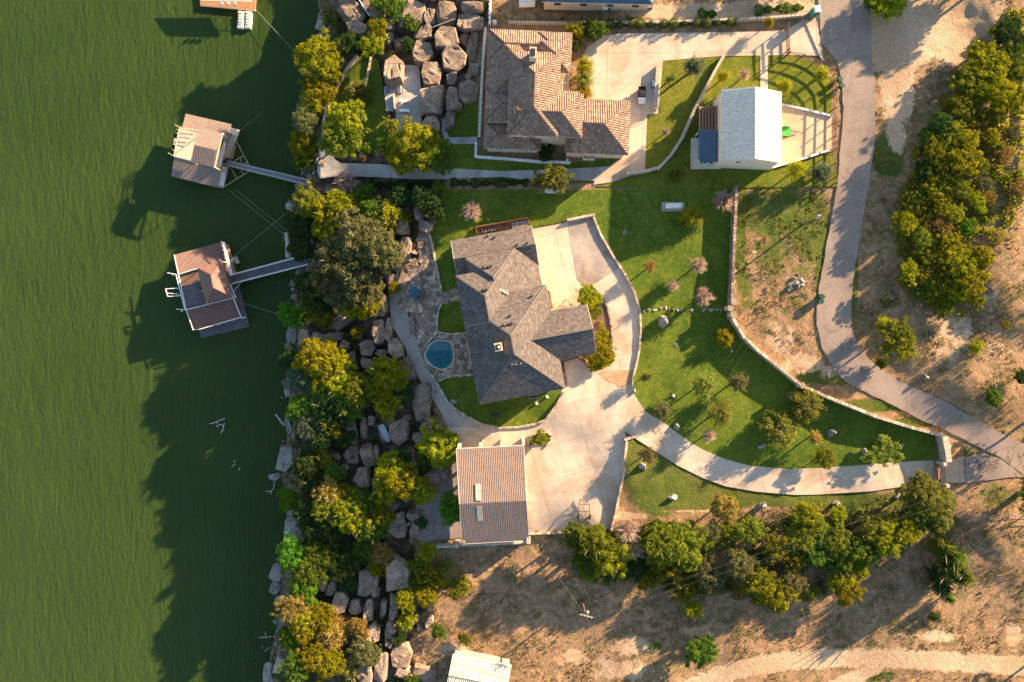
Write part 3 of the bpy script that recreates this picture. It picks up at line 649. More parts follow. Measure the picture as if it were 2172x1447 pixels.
for k, (u, v, lab) in enumerate([(1548,642,'upper'), (1541,655,'middle'), (1547,668,'lower')]):
    q = G(u, v); t = thing('wall_pillar', f'square limestone pillar, {lab} one of three at the bend of the tall wall', 'pillar', q, 'limestone pillars at the wall bend')
    mb = MB(); mb.box(q+Vector((0,0,1.1)), (.85,.85,2.5), .1); mb.build('shaft', M['limestone'], t)
    mb = MB(); mb.box(q+Vector((0,0,2.42)), (1.05,1.05,.14), .1); mb.build('cap', M['wallstone'], t)
q = G(1691,816); t = thing('wall_pillar', 'single square stone pillar along the curving roadside wall', 'pillar', q)
mb = MB(); mb.box(q+Vector((0,0,1.1)), (.8,.8,2.5), .6); mb.build('shaft', M['limestone'], t)
mb = MB(); mb.box(q+Vector((0,0,2.42)), (1.0,1.0,.14), .6); mb.build('cap', M['wallstone'], t)

# pool
t = thing('swimming_pool', 'small rounded blue plunge pool set in the flagstone patio', 'pool', G(932,754))
def ring(poly, k0, k1, z0, z1_, mb):
    a = grow(poly, k0); b_ = grow(poly, k1); n_ = len(poly); zb = max(z1(*p_) for p_ in POOL)+.02
    A0 = [P(*p, zb+z0) for p in a]; A1 = [P(*p, zb+z1_) for p in a]; B1 = [P(*p, zb+z1_) for p in b_]; B0 = [P(*p, zb+z0) for p in b_]
    fs = []
    for i in range(n_):
        j = (i+1) % n_
        fs += [(i, j, n_+j, n_+i), (n_+i, n_+j, 2*n_+j, 2*n_+i), (2*n_+i, 2*n_+j, 3*n_+j, 3*n_+i)]
    [setattr(q_, 'z', q_.z-.5) for q_ in B0]; mb.add(A0+A1+B1+B0, fs)
sm = []
for i in range(len(POOL)):
    a, b_, c_, d_ = [POOL[(i+k) % len(POOL)] for k in (-1, 0, 1, 2)]
    for tt in (0, .33, .66):
        f = lambda A, B, C, D: .5*((2*B)+(-A+C)*tt+(2*A-5*B+4*C-D)*tt**2+(-A+3*B-3*C+D)*tt**3)
        sm.append((f(a[0], b_[0], c_[0], d_[0]), f(a[1], b_[1], c_[1], d_[1])))
zb = max(z1(*p_) for p_ in POOL)+.02
mb = MB(); ring(sm, .99, 1.09, .0, .42, mb); mb.build('coping', M['limestone'], t)
mb = MB(); mb.add([P(*p, zb+.16) for p in sm], [tuple(range(len(sm)-1, -1, -1))]); mb.build('floor', M['pool_floor'], t)
mb = MB(); ins = grow(sm, .80); mb.prism([tuple(P(*p, zb)[:2]) for p in ins if True], zb+.165, zb+.17); mb.build('deep_floor', surf('pool_deep', (.05,.25,.28), (.06,.27,.30), .5, .6, 3, .05), t)
shelf = clip(grow(sm, .985), 932, 744, 0, 1)
mb = MB(); mb.prism([tuple(P(*p, zb+.2)[:2]) for p in shelf], zb+.17, zb+.25); mb.build('tanning_shelf', M['pool_shelf'], t)
mb = MB(); mb.lathe(P(929,763,zb+.172), [(.14, 0), (.14, .02)], 12); mb.build('drain', M['black'], t)
mb = MB(); mb.add([P(*p, zb+.34) for p in sm], [tuple(range(len(sm)-1, -1, -1))]); mb.build('water', M['pool'], t)
# ------------------------------------------------------------ buildings
def clip3(poly, axis, val, keep_less):
    out = []; n_ = len(poly)
    for i in range(n_):
        a = poly[i]; b_ = poly[(i+1) % n_]; da = a[axis]-val; db = b_[axis]-val
        if not keep_less: da, db = -da, -db
        if da <= 1e-9: out.append(a)
        if (da < -1e-9 and db > 1e-9) or (da > 1e-9 and db < -1e-9):
            t = da/(da-db); out.append((a[0]+(b_[0]-a[0])*t, a[1]+(b_[1]-a[1])*t))
    return out
def cover(mb, poly3, kind, pw=.44, ph=.42, amp=.08, lift=.05, rr=random.Random(5)):
    p0, p1 = poly3[0], poly3[1]; sx = (p1-p0).normalized()
    nrm = None
    for k in range(2, len(poly3)):
        c_ = (p1-p0).cross(poly3[k]-p0)
        if c_.length > 1e-3: nrm = c_.normalized(); break
    if nrm.z < 0: nrm = -nrm
    ty = nrm.cross(sx).normalized()
    if ty.z < 0: ty = -ty
    p2 = [((q-p0).dot(sx), (q-p0).dot(ty)) for q in poly3]
    s0, s1 = min(q[0] for q in p2), max(q[0] for q in p2); t0, t1 = min(q[1] for q in p2), max(q[1] for q in p2)
    def emit(pl, f, col):
        if len(pl) < 3: return
        ar = sum(pl[i][0]*pl[(i+1) % len(pl)][1]-pl[(i+1) % len(pl)][0]*pl[i][1] for i in range(len(pl)))
        if abs(ar) < 1e-4: return
        vs_ = [p0+sx*q[0]+ty*q[1]+nrm*(lift+f(q)) for q in pl]
        if (vs_[1]-vs_[0]).cross(vs_[2]-vs_[0]).dot(nrm) < 0: vs_ = vs_[::-1]
        mb.add(vs_, [tuple(range(len(vs_)))], col)
    if kind == 'tile':
        j = math.floor(t0/ph)
        while j*ph < t1:
            row = clip3(clip3(p2, 1, j*ph, False), 1, (j+1)*ph, True)
            if len(row) >= 3:
                i = math.floor(s0/pw)
                while i*pw < s1:
                    c1_ = clip3(clip3(row, 0, i*pw, False), 0, (i+1)*pw, True)
                    if len(c1_) >= 3:
                        col = min(1, max(0, rr.gauss(.5, .16)))
                        for a, b_ in ((0, .5), (.5, 1)):
                            pl = clip3(clip3(c1_, 0, (i+a)*pw, False), 0, (i+b_)*pw, True)
                            emit(pl, lambda q: amp*(1-abs(2*(q[0]-i*pw)/pw-1))+.07*(1-(q[1]-j*ph)/ph), col)
                    i += 1
            j += 1
    elif kind == 'shingle':
        j = math.floor(t0/ph)
        while j*ph < t1:
            row = clip3(clip3(p2, 1, j*ph, False), 1, (j+1)*ph, True)
            if len(row) >= 3:
                off = rr.random()*pw; i = math.floor((s0-off)/pw)
                while i*pw+off < s1:
                    pl = clip3(clip3(row, 0, i*pw+off, False), 0, (i+1)*pw+off, True)
                    emit(pl, lambda q: .03*(1-(q[1]-j*ph)/ph), min(1, max(0, rr.gauss(.5, .3))))
                    i += 1
            j += 1
    elif kind == 'rib':
        br = [0, .55, .68, .87, 1.0]; hh = [0, 0, amp, amp, 0]
        i = math.floor(s0/pw)
        while i*pw < s1:
            for k in range(4):
                pl = clip3(clip3(p2, 0, (i+br[k])*pw, False), 0, (i+br[k+1])*pw, True)
                a, b_, ha, hb = (i+br[k])*pw, (i+br[k+1])*pw, hh[k], hh[k+1]
                emit(pl, lambda q: ha+(hb-ha)*(q[0]-a)/(b_-a), .5)
            i += 1
    else:
        emit(p2, lambda q: 0, .5)
def solid(mb, tops, drop):
    """thin roof deck under a face"""
    n_ = len(tops); vs_ = list(tops)+[q-Vector((0,0,drop)) for q in tops]
    up = (tops[1]-tops[0]).cross(tops[2]-tops[0]).z
    f1 = tuple(range(n_)); f2 = tuple(range(2*n_-1, n_-1, -1)); sd_ = [(i, n_+i, n_+(i+1) % n_, (i+1) % n_) for i in range(n_)]
    if up < 0: f1 = f1[::-1]; f2 = f2[::-1]; sd_ = [s_[::-1] for s_ in sd_]
    mb.add(vs_, [f1, f2]+sd_)
def wing(T, fr, x0, x1, y0, y1, z, s, axis='x', ha=0.0, hb=0.0, kind='tile', mats=('tile', 'ridgecap', 'fascia', 'stucco'), zg=-.6, inset=.5, wins=True, pw=.44, ph=.42, amp=.08, ridge=.5, cap=.16, faces=None, wallz=None):
    z += random.uniform(-.012, .012)
    C = {k: P(*fr(x, y), z) for k, (x, y) in {'00': (x0, y0), '10': (x1, y0), '01': (x0, y1), '11': (x1, y1)}.items()}
    if axis == 'x': A, B, Cc, D = C['00'], C['10'], C['11'], C['01']     # A-B eave, D-C eave, ridge between
    else: A, B, Cc, D = C['10'], C['11'], C['01'], C['00']
    along_ = (B-A).normalized(); Wd = (D-A).length; L = (B-A).length
    hgt = s*Wd*.5
    R0 = A+(D-A)*ridge+along_*(Wd*.5*ha)+Vector((0, 0, hgt)); R1 = B+(Cc-B)*ridge-along_*(Wd*.5*hb)+Vector((0, 0, hgt))
    cv = MB(); dk = MB(); cp_ = MB()
    fl = [[A, B, R1, R0], [Cc, D, R0, R1]]
    if ha > 0: fl.append([D, A, R0])
    if hb > 0: fl.append([B, Cc, R1])
    for f in fl:
        cover(cv, f, kind, pw, ph, amp); solid(dk, f, .16)
    edges = [(R0, R1)]
    if ha > 0: edges += [(A, R0), (D, R0)]
    if hb > 0: edges += [(B, R1), (Cc, R1)]
    for a, b_ in edges: cp_.bar(a+Vector((0,0,.10+amp*.6)), b_+Vector((0,0,.10+amp*.6)), cap*1.6, .10)
    cv.build('roof_'+('tiles' if kind == 'tile' else 'shingles' if kind == 'shingle' else 'sheeting'), M[mats[0]], T, kind='stuff' if kind != 'rib' else None)
    dk.build('roof_deck', M[mats[2]], T); cp_.build('ridge_cap', M[mats[1]], T)
    fc = MB()
    for a, b_ in ((A, B), (Cc, D), (D, A), (B, Cc)):
        if (a is D and ha == 0) or (a is B and hb == 0):
            r_ = R0 if a is D else R1
            fc.bar(a-Vector((0,0,.06)), r_-Vector((0,0,.06)), .09, .24); fc.bar(r_-Vector((0,0,.06)), b_-Vector((0,0,.06)), .09, .24)
        else: fc.bar(a-Vector((0,0,.06)), b_-Vector((0,0,.06)), .09, .24)
    fc.build('fascia', M[mats[2]], T)
    # walls
    ctr = (A+B+Cc+D)/4; wl_ = []
    for q in (A, B, Cc, D):
        dx = along_*(inset if (q-ctr).dot(along_) < 0 else -inset); ac = (D-A).normalized(); dy = ac*(inset if (q-ctr).dot(ac) < 0 else -inset)
        wl_.append(q+dx+dy)
    wb = MB(); top = z-.05
    wb.prism([(q.x, q.y) for q in wl_], zg, top)
    if ha == 0 or hb == 0:      # gable ends
        for (q0, q1, h_) in ((wl_[3], wl_[0], ha), (wl_[1], wl_[2], hb)):
            if h_ == 0:
                mid = (q0+q1)/2; th = along_*.12
                apex = Vector((mid.x, mid.y, z+hgt-(inset*s)-.15)); a0 = Vector((q0.x, q0.y, top)); a1 = Vector((q1.x, q1.y, top))
                vs_ = [a0+th, a1+th, apex+th, a0-th, a1-th, apex-th]
                wb.add(vs_, [(0,1,2),(5,4,3),(0,3,4,1),(1,4,5,2),(2,5,3,0)])
    w_ = wb.build('wall', M[mats[3]], T)
    if wins:
        for (q0, q1) in ((wl_[0], wl_[1]), (wl_[1], wl_[2]), (wl_[2], wl_[3]), (wl_[3], wl_[0])):
            L_ = (q1-q0).length; nw = int(L_//4.5)
            dd = (q1-q0).normalized(); out = Vector((dd.y, -dd.x, 0))
            if (q0+out-ctr).length < (q0-ctr).length: out = -out
            for k in range(nw):
                c_ = q0+dd*(L_*(k+.5)/nw); c_ = Vector((c_.x, c_.y, z-1.35)); ang = math.atan2(dd.y, dd.x)
                fb = MB(); fb.box(c_+out*.03, (1.5, .10, 1.5), ang); fo = fb.build('window', M['fascia'], T)
                pb = MB(); pb.box(c_+out*.07, (1.3, .06, 1.3), ang); pb.build('pane', M['glass'], fo)
    return dict(A=A, B=B, C=Cc, D=D, R0=R0, R1=R1, wl=wl_)

M['shingle'] = None
m, n, l, b = newmat('shingle'); M['shingle'] = m; p = geo(n); at = nd(n, 'ShaderNodeAttribute', attribute_name='tint')
c = ramp(n, l, at.outputs[0], [(0, (.070,.058,.052)), (.5, (.104,.088,.079)), (1, (.155,.132,.117))])
c = mixc(n, l, 1.0, c, ramp(n, l, nz(n, l, .7, 5, .7, 0, p), [(.3, .85), (.7, 1.12)]), 'MULTIPLY')
l.new(c, b.inputs['Base Color']); b.inputs['Roughness'].default_value = .9; bump(n, l, nz(n, l, 9, 3, .7, 0, p), b, .5, .03)

def L8(x, y): return (900+(228+.983*x+.184*y)/3.4452, 400+(640-.184*x+.983*y)/3.4452)
T = thing('main_house', 'sprawling grey shingled hip roofed house beside the flagstone patio and pool', 'house', G(1090,680))
MS = ('shingle', 'ridgecap', 'fascia', 'stucco'); KW = dict(kind='shingle', mats=MS, pw=.50, ph=.26, amp=.0, cap=.13, zg=-1.2)
ZN, ZS, SL = 2.9, 6.1, .53
wing(T, L8, 15, 613, -258, 34, ZN, SL, 'x', 0, 0, **{**KW, 'cap': .02})
uz = .0261*SL*(H-ZN)/H*1.0
def Q(x, y, h, z=ZN):
    q = P(*L8(x, y), z); q.z += h*uz; return q
cv = MB(); dk = MB(); cp_ = MB()
for f in ([Q(462,-112,146), Q(100,-112,146), Q(100,-96,162), Q(273,77,335)], [Q(608,260,0), Q(608,-250,0), Q(273,77,335), Q(273,260,335)], [Q(100,260,162), Q(100,-96,162), Q(273,77,335), Q(273,260,335)]):
    cover(cv, f, 'shingle', .50, .26); solid(dk, f, .16)
for a, b_ in ((Q(462,-112,150), Q(273,77,337)), (Q(100,-96,164), Q(273,77,337)), (Q(273,77,337), Q(273,92,337))): cp_.bar(a+Vector((0,0,.1)), b_+Vector((0,0,.1)), .2, .1)
dk.prism([tuple(Q(x, y, 0)[:2]) for x, y in ((102,-94),(102,250),(262,250),(262,66))], ZN-.5, ZN+150*uz)
cv.build('roof_shingles', M['shingle'], T, kind='stuff'); dk.build('roof_deck', M['fascia'], T); cp_.build('ridge_cap', M['ridgecap'], T)
mb = MB(); mb.prism([tuple(Q(x, y, 0)[:2]) for x, y in ((30,0),(590,0),(590,260),(30,260))], -1, ZN-.1); mb.build('wall', M['stucco'], T)
wing(T, L8, 0, 376, 0, 378, ZS, SL, 'y', 1, 0, wins=False, **KW)
wing(T, L8, 0, 636, 184, 952, ZS-.02, SL, 'y', 1, 1, **KW)
wing(T, L8, 440, 905, 382, 739, ZS, SL, 'x', 0, 0, **KW)
wing(T, L8, -4, 97, 475, 671, ZS+.02, SL, 'x', 0, 0, wins=False, **KW)
# chimney and roof fittings
qz = ZS+4.4; c0 = P(1057,736,qz+.6)
mb = MB(); mb.box(c0-Vector((0,0,1.4)), (1.35,1.45,3.2), R(10)); ch = mb.build('chimney', M['limestone'], T)
mb = MB(); mb.box(c0+Vector((0,0,.26)), (.8,.9,.12), R(10)); mb.build('chimney_top', M['black'], ch)
mb = MB(); mb.lathe(c0+Vector((.05,-.05,.3)), [(.22, 0), (.22, .35), (.1, .45)], 12); mb.build('flue', M['white'], ch)
def roofz_from(T_, u, v, zl, zh):
    """height of the roof over a photograph pixel, by ray cast from straight above the place"""
    return None
VENTS = [(1025,568),(1034,567),(1041,565),(1025,616),(1032,615),(1067,690),(1078,688),(1086,686),(1127,628),(1082,670),(1097,520),(1118,516),(1086,773),(1095,773),(1105,771),(1034,501),(1049,504)]
bpy.context.view_layer.update(); deps = bpy.context.evaluated_depsgraph_get()
def hit(u, v):
    o = cam.location; d = (P(u, v, 0)-o).normalized()
    ok, loc, nrm, *_ = scene.ray_cast(deps, o, d); return loc
for k, (u, v) in enumerate(VENTS):
    c_ = hit(u, v); mb = MB(); w_ = k > 11
    if w_ and k < 15: mb.lathe(c_-Vector((0,0,.1)), [(.08, 0), (.08, .6)], 8); nm, mt = 'vent_pipe', 'white'
    else: mb.lathe(c_-Vector((0,0,.1)), [(.16, 0), (.16, .35), (.24, .38), (.2, .5), (.05, .55)], 8); nm, mt = 'roof_vent', 'black'
    mb.build(nm, M[mt], T)
for k in range(2):
    c_ = hit(1066+k*6, 617+k*3); mb = MB(); mb.box(c_+Vector((0,0,.1)), (.35, 1.1, .25), R(55)); mb.build('roof_hatch', M['fascia'], T)

# tiled house
def L3(x, y):
    zx = 225+(x-225)*.9988-(y-230)*.040; zy = 230+(y-230)*.9988+(x-225)*.040
    return (980+zx/3.617, zy/3.617)
T = thing('tiled_house', 'large house with a many gabled terracotta barrel tile roof', 'house', G(1180,200))
MT = ('tile', 'tile', 'stucco', 'stucco'); KT = dict(mats=MT, zg=-1.0, pw=.42, ph=.44, amp=.10, cap=.12)
wing(T, L3, 212, 640, 228, 470, 4.8, .42, 'x', 1, 0, **KT)
wing(T, L3, 590, 845, 232, 500, 5.0, .42, 'y', 1, 1, **KT)
wing(T, L3, 205, 570, 236, 800, 4.75, .42, 'y', 1, 1, **KT)
wing(T, L3, 205, 560, 672, 935, 4.9, .42, 'x', 1, 0, **KT)
wing(T, L3, 378, 765, 388, 1030, 7.0, .44, 'y', 1, 1, **KT)
wing(T, L3, 610, 835, 300, 540, 6.0, .44, 'y', 1, 1, wins=False, **KT)
wing(T, L3, 390, 950, 695, 1030, 6.6, .44, 'x', .4, 1, **KT)
wing(T, L3, 705, 920, 680, 900, 6.0, .44, 'x', 0, 1, wins=False, **KT)
wing(T, L3, 205, 640, 935, 1138, 3.4, .40, 'x', 1, 1, **KT)
wing(T, L3, 830, 1312, 735, 1148, 4.5, .42, 'x', .6, 1, **KT)
c0 = P(1130.5,111,10.2); mb = MB(); mb.box(c0-Vector((0,0,1.8)), (1.25,1.9,3.6), R(-2)); ch = mb.build('chimney', M['stucco'], T)
mb = MB(); mb.box(c0+Vector((0,0,.06)), (.8,1.3,.1), R(-2)); mb.build('chimney_top', M['black'], ch)
mb = MB(); q = P(1191,168,.3); mb.box(q, (3.0,9.0,.2), R(-2)); mb.build('courtyard_floor', M['path_concrete'], T)
for k in range(2):
    mb = MB(); mb.bar(P(1189+k*5,134,3.2), P(1187+k*5,200,3.2), .15); mb.bar(P(1184,150+k*26,3.25), P(1198,150+k*26,3.25), .12); mb.build('pergola_beam', M['stucco'], T)

# white roofed barn
def rect_frame(c00, c10, c01):
    return lambda x, y: (c00[0]+(c10[0]-c00[0])*x+(c01[0]-c00[0])*y, c00[1]+(c10[1]-c00[1])*x+(c01[1]-c00[1])*y)
T = thing('white_barn', 'cream barn with a ribbed white metal roof and blue side canopy', 'barn', G(1585,270))
wing(T, rect_frame((1532,189.5),(1657,196),(1531.5,338.5)), 0, 1, 0, 1, 6.4, .33, 'y', 0, 0, 'rib', ('white_metal','white_metal','white_metal','cream'), pw=.52, amp=.035, cap=.1, zg=-.5, inset=.12, wins=False)
wing(T, rect_frame((1530,325),(1640,332),(1531,353)), .02, .98, 0, .62, 3.0, .05, 'x', 0, 0, 'rib', ('cream','cream','cream','cream'), pw=.5, amp=.02, cap=.05, zg=-.5, inset=.05, wins=False)
for k, (u, v) in enumerate(((1515,262),(1515,317),(1518,292))):
    q = P(u, v, 2.5); mb = MB(); mb.box(q+Vector((-.02,0,0)), (.14,1.1,1.2)); w_ = mb.build('window', M['white'], T); mb = MB(); mb.box(q+Vector((-.08,0,0)), (.08,.9,1.0)); mb.build('pane', M['glass'], w_)
q = P(1564,341,5.0); mb = MB(); mb.box(q+Vector((0,-.25,.4)), (1.0,.2,.8)); w_ = mb.build('window', M['white'], T); mb = MB(); mb.box(q+Vector((0,-.36,.4)), (.8,.08,.6)); mb.build('pane', M['glass'], w_)
mb = MB(); pts = [P(1482,277,3.6), P(1529,276,3.8), P(1529,343,3.8), P(1483,344,3.6)]; solid(mb, pts, .18); mb.build('canopy', M['blue_roof'], T)
mb = MB(); pts = [P(1467,293,.9), P(1483,293,.9), P(1483,345,.9), P(1530,348,.9), P(1530,357,.9), P(1467,357,.9)]; mb.prism([tuple(q[:2]) for q in pts], .2, .95); mb.build('porch_slab', M['cream'], T)
for (u, v) in ((1482,280),(1482,342),(1505,342)):
    mb = MB(); q = P(u, v, 3.5); mb.box((q.x+.1, q.y+.05, 2.1), (.18,.18,3.0)); mb.build('post', M['cream'], T)
rl = MB(); rl.bar(P(1469,303,2.0), P(1469,355,2.0), .08); rl.bar(P(1469,355,2.0), P(1480,344,2.9), .08); rl.bar(P(1469,303,2.0), P(1480,296,2.9), .08); rl.build('railing', M['wood'], T)
mb = MB(); pts = [P(1483,228,2.8), P(1520,226,2.8), P(1518,277,2.8), P(1482,277,2.8)]; solid(mb, pts, .15); mb.build('deck', M['dark_wood'], T)
for k in range(6):
    mb = MB(); u = 1484+k*6.5; mb.bar(P(u,229,3.5), P(u+.5,276,3.5), .14, .2); mb.build('pergola_beam', M['wood'], T)
for a, b_ in ((P(1482,228,3.4), P(1521,226,3.4)), (P(1482,276,3.4), P(1519,276,3.4))): mb = MB(); mb.bar(a, b_, .2, .25); mb.build('pergola_beam', M['wood'], T)

# workshop
T = thing('workshop', 'open fronted workshop with a brown ribbed metal roof and two skylights', 'workshop', G(1045,1050))
C0, C1, C2, C3 = P(968,952,4.3), P(1111,945,4.3), P(1122.5,1146,3.4), P(980,1154,3.4)
r0, r1 = P(974.5,1069,5.9), P(1116.5,1062,5.9)
cv = MB(); cover(cv, [C1, C0, r0, r1], 'rib', .33, amp=.045); cover(cv, [C3, C2, r1, r0], 'rib', .33, amp=.045); cv.build('roof_sheeting', M['tan_metal'], T)
dk = MB(); solid(dk, [C0, C1, r1, r0], .2); solid(dk, [r0, r1, C2, C3], .2); dk.build('roof_deck', M['fascia'], T)
fc = MB()
for a, b_ in ((C0, C1), (C1, r1), (r1, C2), (C2, C3), (C3, r0), (r0, C0)): fc.bar(a-Vector((0,0,.05)), b_-Vector((0,0,.05)), .12, .3)
fc.build('fascia', M['fascia'], T)
for (a, b_, c_, d_) in (((1008,1027),(1019,1026),(1021,1062),(1009,1062)), ((1011,1074),(1022,1073),(1024,1105),(1013,1106))):
    zz = [5.9-abs(p_[1]-1066)*.0135+.22 for p_ in (a, b_, c_, d_)] if a[1] < 1066 else [5.9-abs(p_[1]-1066)*.03+.22 for p_ in (a, b_, c_, d_)]
    mb = MB(); solid(mb, [P(*p_, z_) for p_, z_ in zip((a, b_, c_, d_), zz)], .08); mb.build('skylight', M['skylight'], T)
wb = MB(); zb_ = -1.6
wb.bar((C0.x+.4, C0.y-.5, 1.3), (C3.x+.4, C3.y+.4, .9), .2, 5.6); wb.bar((C3.x+.5, C3.y+.4, .7), (C2.x-.4, C2.y+.4, .7), .2, 5.0); wb.build('wall', M['cream'], T)
for k in range(4):
    a = C0.lerp(C1, .02+k*.32); mb = MB(); mb.box((a.x+.2, a.y+.35, 1.5), (.55,.55,5.2)); mb.build('column', M['limestone'], T)
for k in range(3):
    a = C1.lerp(C2, .3+k*.34); mb = MB(); mb.box((a.x-.3, a.y, 1.3), (.3,.3,5.2)); mb.build('post', M['fascia'], T)
# retaining wall with posts south of the workshop
T = thing('retaining_wall', 'pale concrete retaining wall with square posts behind the workshop', 'wall', G(1045,1152))
mb = MB(); mb.bar(G(925,1156,.6), G(1122,1146,.9), .3, 3.2); mb.build('wall_face', M['concrete_grey'], T)
for u, v in ((970,1153),(1046,1149),(1121,1144)):
    mb = MB(); q = G(u, v, 1.2); mb.box(q, (.75,.75,3.4), .05); mb.build('post', M['concrete'], T)
# sheds at the frame edges
T = thing('tin_roofed_shed', 'shed with a pale blue corrugated tin roof at the bottom edge', 'shed', G(1015,1430))
wing(T, rect_frame((961,1388),(1085,1412),(944,1470)), 0, 1, 0, 1, -1.2, .10, 'x', 0, 0, 'rib', ('steel_roof','steel_roof','steel_roof','grey_wood') if 'steel_roof' in M else ('white_metal','white_metal','white_metal','grey_wood'), pw=.40, amp=.06, cap=.05, zg=-6, inset=.3, wins=False)
T = thing('blue_roofed_house', 'house with a dark slate blue roof cut off by the top edge', 'house', G(1240,-30))
wing(T, rect_frame((1150,-90),(1385,-84),(1150,4)), 0, 1, 0, 1, 3.4, .45, 'x', 1, 1, 'shingle', ('slate','slate','fascia','stucco') if 'slate' in M else ('blue_roof','blue_roof','fascia','stucco'), pw=.8, ph=.35, amp=0, zg=-.5)
mb = MB(); mb.prism([tuple(P(u, v, .6)[:2]) for u, v in ((1150,2),(1385,4),(1384,18),(1290,18),(1150,9))], -.2, .8); mb.build('porch_slab', M['deck_dark'], T)
mb = MB(); mb.prism([tuple(P(u, v, 1)[:2]) for u, v in ((1100,-20),(1135,-20),(1135,8),(1101,9))], -.3, 1.6); mb.build('terrace', M['white'], T)
mb = MB(); mb.box(P(1284,14,1.2), (1.0,.9,.8)); mb.build('step', M['white'], T)

# ------------------------------------------------------------ boat docks on the lake
def D6(x, y): return (340+x/6.29, 500+y/6.29)
def X(x, y, z): return P(*D6(x, y), z)
W0 = LAKE
T = thing('boat_dock', 'boat dock with rusty red metal roofs and white railings on the dark water', 'boat dock', X(620,720,W0))
def panel(nm, pts, mat, rib=None, par=None, th=.14):
    par = par or T
    mb = MB(); solid(mb, pts, th); o = mb.build(nm, M[mat], par)
    if rib:
        cv = MB(); cover(cv, pts, 'rib', rib, amp=.045, lift=.01); cv.build('sheeting', M[mat], o)
    return o
lo, hi = W0+2.7, W0+3.6
# lower deck and floats
panel('deck', [X(300,420,W0+.55), X(905,115,W0+.55), X(1190,1215,W0+.55), X(545,1365,W0+.55)], 'deck_dark', th=.4)
panel('deck', [X(830,95,W0+.62), X(908,118,W0+.62), X(1010,480,W0+.62), X(925,500,W0+.62)], 'wood', th=.1)
panel('roof_slope', [X(820,85,lo), X(185,258,lo), X(235,520,hi), X(895,350,hi)], 'brown_metal', .24)
panel('roof_slope', [X(440,1260,lo), X(1082,1088,lo), X(990,828,hi), X(345,990,hi)], 'brown_metal', .24)
# upper sun deck between the two roofs, with a dark sheet painting the shade of the slip hole
panel('sun_deck', [X(240,525,hi-.25), X(890,360,hi-.25), X(985,825,hi-.25), X(345,985,hi-.25)], 'wood_dark2' if 'wood_dark2' in M else 'dark_wood', th=.2)
panel('slip_shade_panel', [X(290,690,hi-.2), X(500,635,hi-.2), X(575,905,hi-.2), X(355,960,hi-.2)], 'deck_dark', th=.05)
# hip roof over the upper deck
e1, e2, e3, e4 = X(490,428,hi+1.6), X(825,345,hi+1.6), X(970,818,hi+1.6), X(610,905,hi+1.6); ra, rb_ = X(675,525,hi+3.2), X(708,695,hi+3.2)
for f, k in (([e2, e1, ra], .24), ([e3, e2, ra, rb_], .24), ([e4, e3, rb_], .24), ([e1, e4, rb_, ra], .24)): panel('hip_roof_slope', f, 'brown_metal', k, th=.1)
rc = MB()
for a, b_ in ((e1, ra), (e2, ra), (e3, rb_), (e4, rb_), (ra, rb_)): rc.bar(a+Vector((0,0,.08)), b_+Vector((0,0,.08)), .16, .1)
rc.build('ridge_cap', M['brown_metal'], T)
for q in (e1, e2, e3, e4):
    mb = MB(); mb.bar((q.x*.99+ra.x*.01, q.y*.99+ra.y*.01, hi-.2), q, .14); mb.build('post', M['white'], T)
rl = MB()
for a, b_ in (((185,255),(345,990)),((345,990),(440,1262)),((235,518),(490,440)),((345,990),(1000,825)),((440,1255),(520,1250)),((210,520),(330,990)),((820,85),(935,530)),((845,80),(955,530)),((900,640),(1080,1095)),((930,640),(1000,820)),((820,345),(900,360)),((1080,1095),(1135,1092)),((520,1250),(1080,1088))):
    zz = hi+.15 if a != (440,1255) else lo+.1
    rl.bar(X(*a, zz), X(*b_, zz), .15, .12)
rl.build('beam', M['white'], T)
pl = MB()
for k in range(9):
    f = k/8; a = X(832+110*f, 90+440*f, hi+.1); pl.bar(a, a+Vector((0,0,1.0)), .07)
pl.bar(X(832,90,hi+1.1), X(942,530,hi+1.1), .08); pl.bar(X(850,88,hi+.6), X(960,528,hi+.6), .3, .05); pl.build('railing', M['white'], T)
for a, b_ in (((95,495),(235,520)),((215,980),(340,990))):
    mb = MB(); mb.bar(X(*a, hi), X(*b_, hi), .14); c_ = X(a[0]+68, a[1]+26, hi); mb.lathe(c_-Vector((0,0,.3)), [(.1,0),(.2,.15),(.1,.3)], 8); mb.build('davit_arm', M['white'], T)
fr_ = MB()
for a, b_ in (((70,710),(250,700)),((100,812),(278,800)),((70,710),(100,812)),((100,765),(240,780))): fr_.bar(X(*a, hi-.1), X(*b_, hi-.1), .14)
fr_.build('slide_frame', M['white'], T)
ld = MB()
for k in range(3): ld.bar(X(975+k*22,285-k*4,W0+1.6), X(1010+k*22,375-k*4,W0+1.6), .1)
ld.bar(X(960,300,W0+1.6), X(1050,355,W0+1.6), .1); ld.build('ladder', M['white'], T)
mb = MB(); mb.lathe(X(957,333,W0+1.5), [(.1,0),(.25,.1),(.25,.3),(.1,.4)], 10); mb.build('float_ball', M['white'], T)
for k, (x, y) in enumerate(((560,590),(525,590),(565,742))):
    mb = MB(); mb.lathe(X(x, y, hi+.05), [(.14,0),(.2,.15),(.1,.35)], 8); mb.build('bollard', M['white'], T)
bx_ = MB()
for k in range(4): bx_.box(X(690+k*90, 1205-k*27, W0+1.0), (.9,.5,.5), R(15))
bx_.build('dock_box', M['steel'], T)
